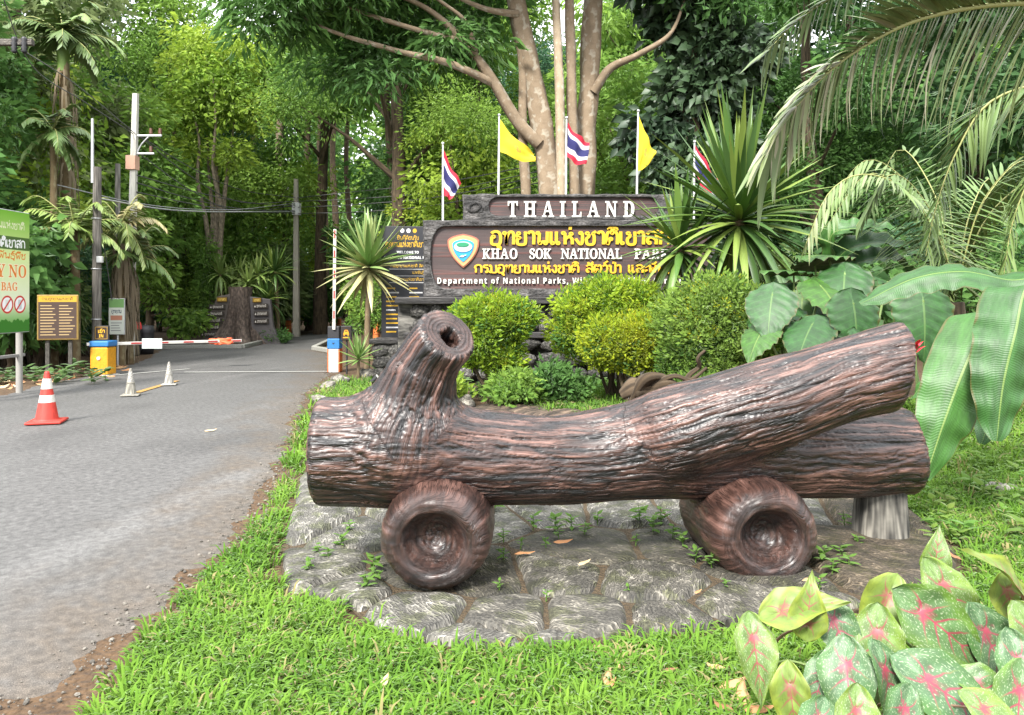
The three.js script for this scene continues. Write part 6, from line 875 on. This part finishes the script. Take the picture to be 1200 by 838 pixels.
// ---------------------------------------------------------------- fallen leaves, rocks, driftwood
{
  const mats = [[0.36, 0.17, 0.07], [0.45, 0.27, 0.13], [0.26, 0.12, 0.06], [0.48, 0.36, 0.2]].map(c => std(lin(...c), 0.8, { side: THREE.DoubleSide }));
  const g = [0.25, 0.5, 0.8].map((k, i) => blade([V(-0.5, 0.03, 0), V(-0.2, 0.05 + 0.03 * k, 0.03 * k), V(0.2, 0.06 * k, -0.02), V(0.5, 0.12 * k, 0.04)], q => 0.19 * Math.sin(Math.PI * Math.pow(q, 0.85)) + 0.004, V(0, 0, 1), { nu: 10, nv: 2, fold: k, ripple: 0.02 }));
  const leaf = (x, y, l, k, m, turn, lift, label, group, D) => { const t = new THREE.Mesh(g[k], mats[m]), p = G(x, y, lift); t.position.copy(p); t.scale.setScalar(l); t.rotation.set(0.15 * k, turn, 0.1); put(t, 'fallen_leaf'); tag(t, label, 'leaf', group); };
  const inG = 'dry brown leaf lying in the lawn grass', gG = 'dry leaves in the grass';
  [[451, 797, 0.075, 1, 3, 1.4], [712, 793, 0.085, 2, 1, 1.2], [716, 800, 0.07, 1, 0, 0.9], [786, 784, 0.06, 0, 2, 0.2], [728, 781, 0.06, 1, 1, 2], [920, 800, 0.07, 2, 1, 2], [560, 820, 0.06, 1, 2, 0.5]].forEach(a => leaf(...a, 0.055, inG, gG));
  const cG = 'dry brown leaf in the litter beside the caladiums', cg = 'dry leaves beside the caladiums';
  [[858, 800, 0.12, 1, 1, 0.4], [872, 815, 0.14, 2, 1, 1.4], [848, 828, 0.1, 0, 2, 2.2], [890, 830, 0.12, 1, 0, 0.1], [838, 780, 0.08, 2, 1, 2.9], [905, 790, 0.1, 0, 3, 1.1], [878, 790, 0.09, 1, 2, 0.8]].forEach(a => leaf(...a, 0.05, cG, cg));
  leaf(685, 659, 0.1, 0, 3, 0.8, 0.085, 'pale yellow leaf on the paving between the two wheels'); leaf(952, 679, 0.11, 0, 1, 0.1, 0.08, 'tan leaf lying on the stone in front of the second wheel'); leaf(615, 648, 0.12, 0, 0, 0.1, 0.07, 'reddish dry leaf in the weeds right of the first wheel'); leaf(660, 634, 0.12, 1, 0, 0.1, 0.07, 'curled reddish leaf in the weeds under the middle of the log'); leaf(818, 693, 0.05, 1, 0, 0.6, 0.085, 'tiny red leaf on the paving left of the second wheel');
  const rG = 'dry leaf on the grass beside the stone platform', rg = 'dry leaves beside the platform'; [[1094, 678, 0.12, 1, 1, 0.3], [1082, 668, 0.1, 2, 0, 0.9], [1120, 652, 0.08, 1, 2, 2]].forEach(a => leaf(...a, 0.05, rG, rg)); leaf(247, 504, 0.14, 1, 3, 0.2, 0.02, 'pale leaf lying alone on the road');
  // litter on the verge under the boards
  const r = rng(8); for (let i = 0; i < 70; i++) { const x = r() * 165, y = 428 + r() * 22 + (60 - x) * 0.13; leaf(x, y, 0.14 + 0.1 * r(), Math.floor(r() * 3), Math.floor(r() * 4), r() * 6, 0.02, 'dry leaf in the litter on the road verge', 'leaf litter on the verge'); }
  const rock = (px, py, w, h, seed, mat, label, D) => { const p = D ? P(px, py, D) : G(px, py), t = new THREE.Mesh(boulder(w, h, w * 0.75, seed, 0.4, 4), mat); t.position.set(p.x, h * 0.55, p.z); put(t, 'rock'); tag(t, label, 'rock'); };
  const pale = std(lin(0.75, 0.72, 0.66), 0.9, { map: texStone, bumpMap: bumpStone, bumpScale: 0.02 });
  rock(1172, 577, 0.13, 0.05, 3, pale, 'flat pale stone lying in the lawn near the banana leaf'); rock(545, 478, 0.14, 0.12, 5, pale, 'small pale rock behind the base of the hollow stub'); rock(430, 446, 0.2, 0.13, 7, pale, 'pale rock at the foot of the small yucca'); rock(398, 451, 0.16, 0.12, 9, pale, 'pale edging rock beside the road at the gate'); rock(384, 458, 0.14, 0.1, 11, pale, 'pale edging rock just in front of the gate edging rock'); rock(374, 473, 0.12, 0.09, 13, pale, 'pale edging rock at the road edge beside the cart'); rock(446, 441, 0.16, 0.12, 15, pale, 'pale rock below the corner of the stone wall'); rock(630, 462, 0.14, 0.1, 17, pale, 'pale rock between the yellow bushes');
  // flagstones behind the log
  const fm = [[0.36, 0.24, 0.18], [0.45, 0.33, 0.25], [0.4, 0.29, 0.22]].map(c => std(lin(...c), 0.85, { map: texStone, bumpMap: bumpStone, bumpScale: 0.02 })); [[560, 486, 0.5], [600, 480, 0.55], [645, 486, 0.5], [690, 492, 0.6], [575, 497, 0.5], [625, 497, 0.45], [520, 492, 0.5]].forEach(([x, y, w], i) => { const p = G(x, y), t = new THREE.Mesh(boulder(w, 0.05, w * 0.8, i * 3, 0.25, 3), fm[i % 3]); t.position.set(p.x, 0.015, p.z); put(t, 'flagstone'); tag(t, 'flat reddish flagstone of the path behind the log cart', 'flagstone', 'flagstones behind the log cart'); });
  // driftwood roots
  const D = 9.4, o = P(790, 350, D).setY(0), t = thing('driftwood', 'twisted grey driftwood root lying in front of the ball shaped bush', 'driftwood', o), wood = std(lin(0.62, 0.58, 0.54), 0.95, { map: texDarkBark, bumpMap: texDarkBark, bumpScale: 0.04 }), W = (x, y, dz = 0) => P(x, y, D).sub(o).add(V(0, 0, dz));
  part('root', tube([W(728, 462), W(742, 452, 0.06), W(760, 455), W(782, 450, 0.08), W(800, 460), W(822, 470)], [0.05, 0.1, 0.075, 0.09, 0.07, 0.05], 14, 40, 1.1, 3), wood, t);
  part('root', tube([W(738, 470, 0.1), W(752, 444, 0.12), W(774, 442), W(796, 452, 0.05), W(812, 446)], [0.035, 0.07, 0.06, 0.055, 0.035], 12, 34, 1.2, 8), wood, t);
  for (const [pts, r] of [[[[765, 452], [788, 440, 0.1], [806, 444, 0.1], [826, 430, 0.1]], 0.05], [[[800, 456], [808, 440], [820, 430], [816, 418, 0.1], [824, 410, 0.1]], 0.05], [[[790, 458], [805, 452, 0.15], [822, 452, 0.2], [840, 444, 0.2]], 0.045], [[[745, 452], [738, 470, 0.1], [732, 488, 0.1]], 0.05], [[[812, 446], [820, 462, 0.1], [824, 486, 0.1]], 0.045]]) part('branch', tube(pts.map(p => W(...p)), pts.map((_, i) => r * (1 - 0.65 * i / (pts.length - 1))), 9, 20, 1.0, r * 90), wood, t);
}
// ---------------------------------------------------------------- banana plants
const midribTex = (base, rib, veins, seed) => dataTex(512, (u, v) => { const s = Math.abs(u - 0.5) * 2, vein = veins > 30 ? 0 : smooth(0.86, 1, Math.cos((v * veins - s * 1.6) * 6.2832)) * 2.2, n = T2(u, v, 6, seed, 4), k = 1 + 0.08 * vein + 0.34 * n + 0.12 * T2(u, v * 1, 40, seed + 4, 2), m = s < 0.035 ? 1 : 0, dry = smooth(0.93, 1.0, s + 0.14 * T2(u, v, 9, seed + 7, 3)); return mixc(mixc(base.map(c => c * k), [0.5, 0.42, 0.2], dry * 0.8), rib, m); }, { srgb: true });
const texBanana = midribTex([0.30, 0.49, 0.24], [0.60, 0.70, 0.38], 60, 81), texBanana2 = midribTex([0.35, 0.55, 0.25], [0.66, 0.75, 0.42], 60, 83), texEar = midribTex([0.27, 0.45, 0.22], [0.5, 0.62, 0.36], 11, 85), texEar2 = midribTex([0.36, 0.52, 0.20], [0.6, 0.68, 0.36], 11, 87);
const bumpVein = dataTex(512, (u, v) => grey(0.5 + 0.12 * Math.sin((v * 90 - Math.abs(u - 0.5) * 8 + 1.5 * T2(u, v, 5, 31, 2)) * 6.2832) + 0.4 * T2(u, v, 10, 33, 3) + (Math.abs(u - 0.5) < 0.02 ? 0.3 : 0)));
const matBanana = [texBanana, texBanana2].map(t => new THREE.MeshPhysicalMaterial({ color: lin(0.36, 0.42, 0.36), map: t, roughness: 0.5, side: THREE.DoubleSide, bumpMap: bumpVein, bumpScale: 0.004 })), matEar = [texEar, texEar2].map(t => new THREE.MeshPhysicalMaterial({ color: lin(0.3, 0.38, 0.3), map: t, roughness: 0.55, side: THREE.DoubleSide, bumpMap: t, bumpScale: 0.006 }));
{
  const b = P(1275, 350, 5.6).setY(0), t = thing('banana_plant', 'banana plant with broad drooping leaves beside the forked end of the log', 'banana plant', b), W = (x, y, d) => P(x, y, d).sub(b), stalk = std(lin(0.2, 0.28, 0.08), 0.55);
  part('stem', tube([V(0, -0.05, 0), V(0.02, 0.8, 0), V(0, 1.6, 0)], [0.13, 0.11, 0.07], 14, 12, 0.1, 3), std(lin(0.25, 0.28, 0.12), 0.7, { map: texGrey }), t);
  const tears = (list, amt) => (q, s) => { let v = 0; for (const [p, side] of list) if (side * s > 0) v += (q > p ? amt : -amt * 0.6) * Math.exp(-Math.abs(q - p) * 16) * Math.abs(s); return v; };
  const leaf = (spine, w, side, mat, o = {}) => { const m = part('leaf', blade(spine, typeof w === 'function' ? w : q => w * Math.pow(Math.sin(Math.PI * Math.min(1, 0.06 + 0.93 * Math.pow(q, 0.8))), 0.55), side, { nu: 56, nv: 6, fold: -0.35, ripple: 0.014, rf: 7, ...o }), mat, t); part('petiole', tube([V(0, 1.55, 0), V(0, 1.55, 0).lerp(spine[0], 0.5).add(V(0, 0.15, 0)), spine[0], spine[0].clone().lerp(spine[1], 0.6)], [0.03, 0.022, 0.016, 0.008], 8, 14), stalk, t); return m; };
  leaf([W(1232, 330, 5.0), W(1204, 335, 4.85), W(1190, 390, 4.75), W(1176, 450, 4.72), W(1168, 517, 4.72)], 0.215, V(1, 0.1, 0.25), matBanana[0], { fold: -0.45, seed: 2, tear: tears([[0.62, -1]], 0.02) });
  leaf([W(1215, 330, 5.3), W(1165, 362, 5.15), W(1135, 420, 5.05), W(1108, 490, 5.0), W(1084, 562, 5.0)], 0.235, V(0.86, 0.5, 0.15), matBanana[1], { fold: -0.3, seed: 5, tear: tears([[0.72, 1], [0.45, 1]], 0.07) });
  leaf([W(1225, 320, 5.9), W(1190, 328, 6.0), W(1130, 318, 6.1), W(1075, 325, 6.2), W(1008, 356, 6.25)], 0.16, V(0.1, -0.6, 0.75), matBanana[0], { fold: -0.35, seed: 8, tear: tears([[0.3, -1], [0.42, -1], [0.36, 1]], 0.06) });
  leaf([W(1225, 300, 5.4), W(1212, 290, 5.3), W(1200, 275, 5.2), W(1192, 262, 5.2)], 0.07, V(0.7, 0.6, 0.2), matBanana[1], { seed: 11 });
  leaf([W(1240, 340, 5.7), W(1150, 400, 5.9), W(1100, 430, 6.0), W(1065, 470, 6.05)], 0.2, V(0.5, 0.75, 0.3), matBanana[1], { seed: 13, fold: -0.2 });
  leaf([W(1270, 340, 6.3), W(1230, 380, 6.2), W(1185, 430, 6.2), W(1150, 520, 6.2)], 0.2, V(0.8, 0.5, 0.2), matBanana[0], { seed: 15, fold: -0.3 });
  const b2 = P(1010, 350, 11.5).setY(0), t2 = thing('banana_plant', 'banana plant with long tattered arching leaves behind the elephant ears', 'banana plant', b2), W2 = (x, y, d) => P(x, y, d).sub(b2);
  part('stem', tube([V(0, -0.05, 0), V(0.02, 0.8, 0), V(0, 1.5, 0)], [0.13, 0.11, 0.07], 12, 10, 0.1, 3), std(lin(0.25, 0.26, 0.14), 0.7), t2);
  for (const [sp, w, m] of [[[[1000, 345], [985, 300], [1030, 285], [1100, 315]], 0.2, 0], [[[990, 345], [975, 275], [1000, 268], [1060, 270]], 0.18, 1], [[[1005, 345], [1000, 312], [1050, 305], [1075, 340]], 0.2, 0], [[[995, 350], [960, 320], [920, 320], [895, 340]], 0.2, 1]]) part('leaf', blade(sp.map(([x, y], i) => W2(x, y, 11.3 - i * 0.15)), q => w * Math.pow(Math.sin(Math.PI * (0.05 + 0.94 * q)), 0.6), V(0.2, -0.5, 0.8), { nu: 40, nv: 4, fold: -0.4, ripple: 0.03, rf: 9, seed: w * 99 }), matBanana[m], t2);
}
// ---------------------------------------------------------------- elephant ears
{
  const heart = (n, m) => { // heart-shaped blade in x (tip) / z, with lobes behind the stalk and ribs pressed in
    const pos = [], uv = [], idx = [], nu = 22, nv = 7; for (let i = 0; i <= nu; i++) { const q = i / nu, x = -0.3 + 1.3 * q, w = (q < 0.28 ? 0.5 * Math.pow(q / 0.28, 0.5) : 0.46 * Math.pow(Math.max(0, 1 - (q - 0.28) / 0.72), 0.8) * (1 + 0.35 * Math.sin((q - 0.28) / 0.72 * 3.14))) * 1.05 + 0.001; for (let j = -nv; j <= nv; j++) { const s = j / nv, notch = q < 0.23 ? Math.max(0, 1 - Math.abs(s) * 3) * (0.23 - q) * 1.1 : 0, rib = 0.03 * Math.abs(Math.sin((q * 7 - Math.abs(s) * 1.6) * 3.14)) * Math.min(1, Math.abs(s) * 2), edge = 0.035 * Math.sin(q * 44 + n) * Math.abs(s) ** 3; pos.push(x + notch, rib + edge - 0.16 * Math.abs(s) * w - 0.28 * Math.max(0, x) ** 2, s * w); uv.push(0.5 + s * 0.5, q); } }
    const w = nv * 2; for (let i = 0; i < nu; i++) for (let j = 0; j < w; j++) { const a = i * (w + 1) + j, b = a + w + 1; idx.push(a, a + 1, b, a + 1, b + 1, b); } return geoFrom(pos, idx, uv); };
  const geos = [heart(0), heart(2.1)], stalk = std(lin(0.16, 0.24, 0.07), 0.6);
  const plant = (bx, D, list, label) => { const b = P(bx, 350, D).setY(0), t = thing('elephant_ear_plant', label, 'plant', b); list.forEach(([x, y, d, size, dx, dy, dz, m], i) => { const p = P(x, y, d).sub(b), X = V(dx, dy, dz).normalize(), Z = V(-X.z, 0.05, X.x).normalize(), Y = Z.clone().cross(X).normalize(), k = part('leaf', geos[i % 2], matEar[m], t); k.quaternion.setFromRotationMatrix(new THREE.Matrix4().makeBasis(X, Y, X.clone().cross(Y))); k.position.copy(p); k.scale.setScalar(size * 1.18); part('petiole', tube([V((i - 2) * 0.03, -0.03, 0), V(p.x * 0.4, p.y * 0.6, p.z * 0.4), p], [0.025, 0.018, 0.011], 7, 10), stalk, t); }); };
  plant(935, 8.6, [[905, 345, 8.6, 0.5, -0.3, -0.75, 0.55, 0], [962, 335, 8.9, 0.55, 0.1, -0.45, 0.85, 1], [952, 380, 8.3, 0.5, -0.55, -0.5, 0.6, 0], [925, 365, 9.0, 0.45, -0.8, -0.2, 0.5, 0], [930, 320, 9.6, 0.55, -0.7, 0.2, 0.5, 1], [895, 385, 8.5, 0.4, -0.6, -0.6, 0.5, 1]], 'elephant ear plant with dark ribbed leaves right of the ball shaped bush');
  plant(1015, 8.4, [[1000, 355, 8.2, 0.5, 0.0, -0.9, 0.4, 0], [1020, 372, 8.5, 0.42, 0.3, -0.7, 0.5, 1], [990, 320, 9.0, 0.55, -0.3, -0.6, 0.6, 0], [970, 300, 9.5, 0.6, -0.6, 0.1, 0.6, 1], [1040, 330, 9.1, 0.5, 0.6, -0.3, 0.6, 0], [1010, 395, 8.0, 0.4, 0.4, -0.6, 0.6, 0]], 'elephant ear plant with pale ribbed leaves above the raised log branch');
  plant(968, 9.4, [[940, 352, 9.3, 0.5, -0.2, -0.8, 0.5, 1], [975, 362, 9.2, 0.55, 0.25, -0.75, 0.55, 0], [918, 338, 9.7, 0.5, -0.75, -0.35, 0.5, 0], [1005, 335, 9.8, 0.5, 0.5, -0.3, 0.7, 1], [955, 312, 10, 0.6, 0.1, 0.3, 0.8, 0], [900, 365, 9.5, 0.42, -0.5, -0.7, 0.4, 0]], 'elephant ear plant crowded between the two ribbed ones, its leaves overlapping');
  plant(1085, 7.6, [[1082, 352, 7.4, 0.5, -0.05, -0.95, 0.3, 0], [1100, 372, 7.8, 0.42, 0.4, -0.7, 0.5, 1], [1060, 385, 7.9, 0.36, -0.5, -0.6, 0.5, 0]], 'elephant ear plant with one broad round leaf behind the forked log end');
  const f = P(1073, 408, 7.2).setY(0), t = thing('red_flower', 'small red flower bracts showing beside the raised log end', 'flower', f); part('stalk', tube([V(0, -0.02, 0), V(0.01, 0.5, 0), V(0, 1.1, 0)], [0.01, 0.008, 0.006], 6, 8), stalk, t); for (let i = 0; i < 6; i++) { const k = part('bract', blade([V(0, 0, 0), V(0.05, 0.03, 0), V(0.11, 0.03, 0)], q => 0.018 * Math.sin(Math.PI * Math.min(1, q + 0.1)) + 0.002, V(0, 0, 1), { nu: 5, nv: 1, fold: 0.5 }), std(lin(0.6, 0.03, 0.05), 0.5, { side: THREE.DoubleSide }), t, V(0, 1.04 + i * 0.014, 0)); k.rotation.y = i * 2.2; k.rotateZ(0.3); }
}
// ---------------------------------------------------------------- caladiums in the foreground
{
  const veinTex = (edge, mid, pink, spots, seed) => dataTex(320, (u, v) => { // u across, v along; pink ribs, white flecks, greener margin: the leaf's own pattern
    const wob = 0.02 * T2(u, v, 8, seed + 9, 2), s = (u - 0.5) * 2 + wob, q = v + wob, a = Math.abs(s), rib = smooth(0.022 + 0.035 * (1 - q), 0.012 * (1 - q), a); let side = 0, fine = 0;
    for (const k of [0.27, 0.4, 0.53, 0.66, 0.8]) side = Math.max(side, smooth(0.017 * (1.2 - a), 0.002, Math.abs(q - k - a * 0.2)) * smooth(1.0, 0.55, a)); side = Math.max(side, smooth(0.02, 0.003, Math.abs(q - 0.27 + a * 0.24)) * smooth(0.9, 0.4, a));
    fine = smooth(0.03, 0.0, Math.abs(T2(u, v, 14, seed + 60, 2)));
    const heart = smooth(0.15, 0.01, Math.hypot(s * 0.42, (q - 0.28) * 0.85) + 0.16 * T2(u, v, 9, seed + 3, 4)), n = T2(u, v, 5, seed, 4), f = T2(u, v, 44, seed + 40, 2), m = smooth(0.45, 1.0, a + 0.35 * n); let c = mixc(mid, edge, m).map(x => x * (1 + 0.3 * n)); c = mixc(c, c.map(x => x * 0.8), fine * 0.6);
    if (spots && f > 0.21) c = mixc(c, [0.86, 0.90, 0.78], 0.8); c = mixc(c, mixc(pink, [0.60, 0.72, 0.40], smooth(0.25, 0.8, a)), side * 0.85); return mixc(c, pink, clamp(Math.max(heart * 0.9, rib * smooth(1.0, 0.6, q)))); }, { srgb: true });
  const tex = [veinTex([0.48, 0.64, 0.26], [0.46, 0.62, 0.38], [0.86, 0.30, 0.42], true, 1), veinTex([0.58, 0.70, 0.28], [0.56, 0.69, 0.38], [0.82, 0.36, 0.42], true, 2), veinTex([0.36, 0.54, 0.28], [0.44, 0.60, 0.42], [0.82, 0.30, 0.42], true, 3), veinTex([0.68, 0.74, 0.30], [0.62, 0.72, 0.34], [0.78, 0.42, 0.42], false, 4)];
  tex.forEach(t => { t.wrapS = t.wrapT = THREE.ClampToEdgeWrapping; });
  const mats = tex.map(t => new THREE.MeshPhysicalMaterial({ color: lin(0.36, 0.38, 0.34), map: t, roughness: 0.5, side: THREE.DoubleSide }));
  const arrow = seed => { const pos = [], uv = [], idx = [], nu = 26, nv = 8; for (let i = 0; i <= nu; i++) { const q = i / nu, x = -0.36 + 1.36 * q, w = (q < 0.27 ? 0.36 * Math.sqrt(q / 0.27) * (0.8 + 0.2 * q / 0.27) : 0.36 * Math.pow(Math.max(0, 1 - (q - 0.27) / 0.73), 0.95) * (1 + 0.4 * Math.sin((q - 0.27) / 0.73 * 3.14))) + 0.001; for (let j = -nv; j <= nv; j++) { const s = j / nv, a = Math.abs(s), notch = q < 0.27 ? Math.max(0, 1 - a * 2.4) * (0.27 - q) * 1.15 : 0, wav = 0.03 * Math.sin(q * 11 + seed * 2 + (s > 0 ? 1 : 0)) * a * a + 0.05 * N3(q * 3, s * 2, seed) * a, rib = 0.014 * Math.abs(Math.sin((q * 5 - a) * 3.14)); pos.push(x + notch, 0.22 * a * w + wav + rib - 0.25 * Math.max(0, x) ** 2, s * w); uv.push(0.5 + s * 0.5, q); } } const w = nv * 2; for (let i = 0; i < nu; i++) for (let j = 0; j < w; j++) { const a = i * (w + 1) + j, b = a + w + 1; idx.push(a, a + 1, b, a + 1, b + 1, b); } return geoFrom(pos, idx, uv); };
  const rq = rng(2024), geos = [0, 1, 2, 3].map(arrow), stalk = std(lin(0.2, 0.12, 0.08), 0.6), stalkG = std(lin(0.2, 0.28, 0.09), 0.6);
  const plant = (bx, by, list, label) => { const b = G(bx, by), t = thing('caladium', label, 'plant', b, 0); list.forEach(([x, y, d, size, dx, dy, dz, m], i) => { const p = P(x, y, d).sub(b), X = V(dx, dy, dz).normalize(), Y0 = V(-dx * 0.3, 0.75, 0.65), Z = X.clone().cross(Y0).normalize(), Y = Z.clone().cross(X), k = part('leaf', geos[i % 4], mats[m], t); k.quaternion.setFromRotationMatrix(new THREE.Matrix4().makeBasis(X, Y, Z)); k.position.copy(p); k.rotateX((rq() - 0.5) * 0.9); k.rotateZ((rq() - 0.5) * 0.3); k.scale.set(size * 1.18, size * (1 + 0.6 * rq()), size * (0.95 + 0.3 * rq())); part('petiole', tube([V((i % 3 - 1) * 0.02, -0.03, (i % 2) * 0.02), V(p.x * 0.35, p.y * 0.55, p.z * 0.4), p], [0.007, 0.006, 0.004], 6, 10), i % 2 ? stalk : stalkG, t); }); };
  // x, y, depth, size, tip direction, pattern
  plant(1085, 800, [[1078, 716, 2.75, 0.27, 0.75, -0.6, 0.25, 0], [1102, 684, 2.95, 0.26, 0.4, -0.75, 0.3, 1], [1042, 697, 2.95, 0.22, -0.5, -0.75, 0.3, 3], [1152, 738, 2.75, 0.24, 0.35, -0.75, 0.4, 2], [1028, 738, 2.7, 0.22, -0.2, -0.85, 0.4, 1], [992, 776, 2.55, 0.21, -0.1, -0.85, 0.45, 2], [1034, 782, 2.5, 0.21, 0.25, -0.85, 0.4, 2], [1084, 796, 2.45, 0.27, 0.8, -0.5, 0.4, 2], [975, 724, 2.75, 0.2, 0.3, -0.75, 0.4, 2], [1095, 665, 3.05, 0.14, 0.1, 0.9, 0.1, 1]], 'big caladium with pink hearted speckled green leaves in front of the platform');
  plant(890, 790, [[915, 717, 2.75, 0.2, 0.75, 0.35, 0.35, 3], [882, 745, 2.75, 0.2, 0.05, -0.9, 0.4, 1], [926, 802, 2.55, 0.18, -0.05, -0.85, 0.4, 3], [946, 732, 2.7, 0.15, 0.05, 0.9, 0.1, 3], [965, 785, 2.6, 0.16, -0.4, -0.7, 0.4, 2]], 'small yellowish caladium growing at the edge of the paving');
  plant(1010, 850, [[1003, 830, 2.3, 0.17, -0.2, -0.8, 0.4, 1], [1060, 828, 2.35, 0.18, -0.5, -0.6, 0.5, 2], [1140, 800, 2.45, 0.17, 0.8, -0.3, 0.4, 0], [1150, 830, 2.3, 0.17, 0.7, -0.5, 0.4, 1], [960, 838, 2.35, 0.15, -0.5, -0.6, 0.5, 2]], 'low caladium half under the big one with small green leaves');
  plant(1190, 800, [[1196, 700, 2.7, 0.22, -0.35, 0.7, 0.2, 3], [1192, 770, 2.5, 0.22, 0.1, -0.8, 0.4, 2], [1206, 735, 2.6, 0.22, 0.3, -0.7, 0.3, 1], [1195, 806, 2.4, 0.22, -0.3, -0.6, 0.5, 0], [1180, 690, 2.8, 0.15, 0.1, -0.8, 0.3, 3]], 'caladium with yellow edged leaves right beside the big caladium');
}
renderer.render(scene, camera);
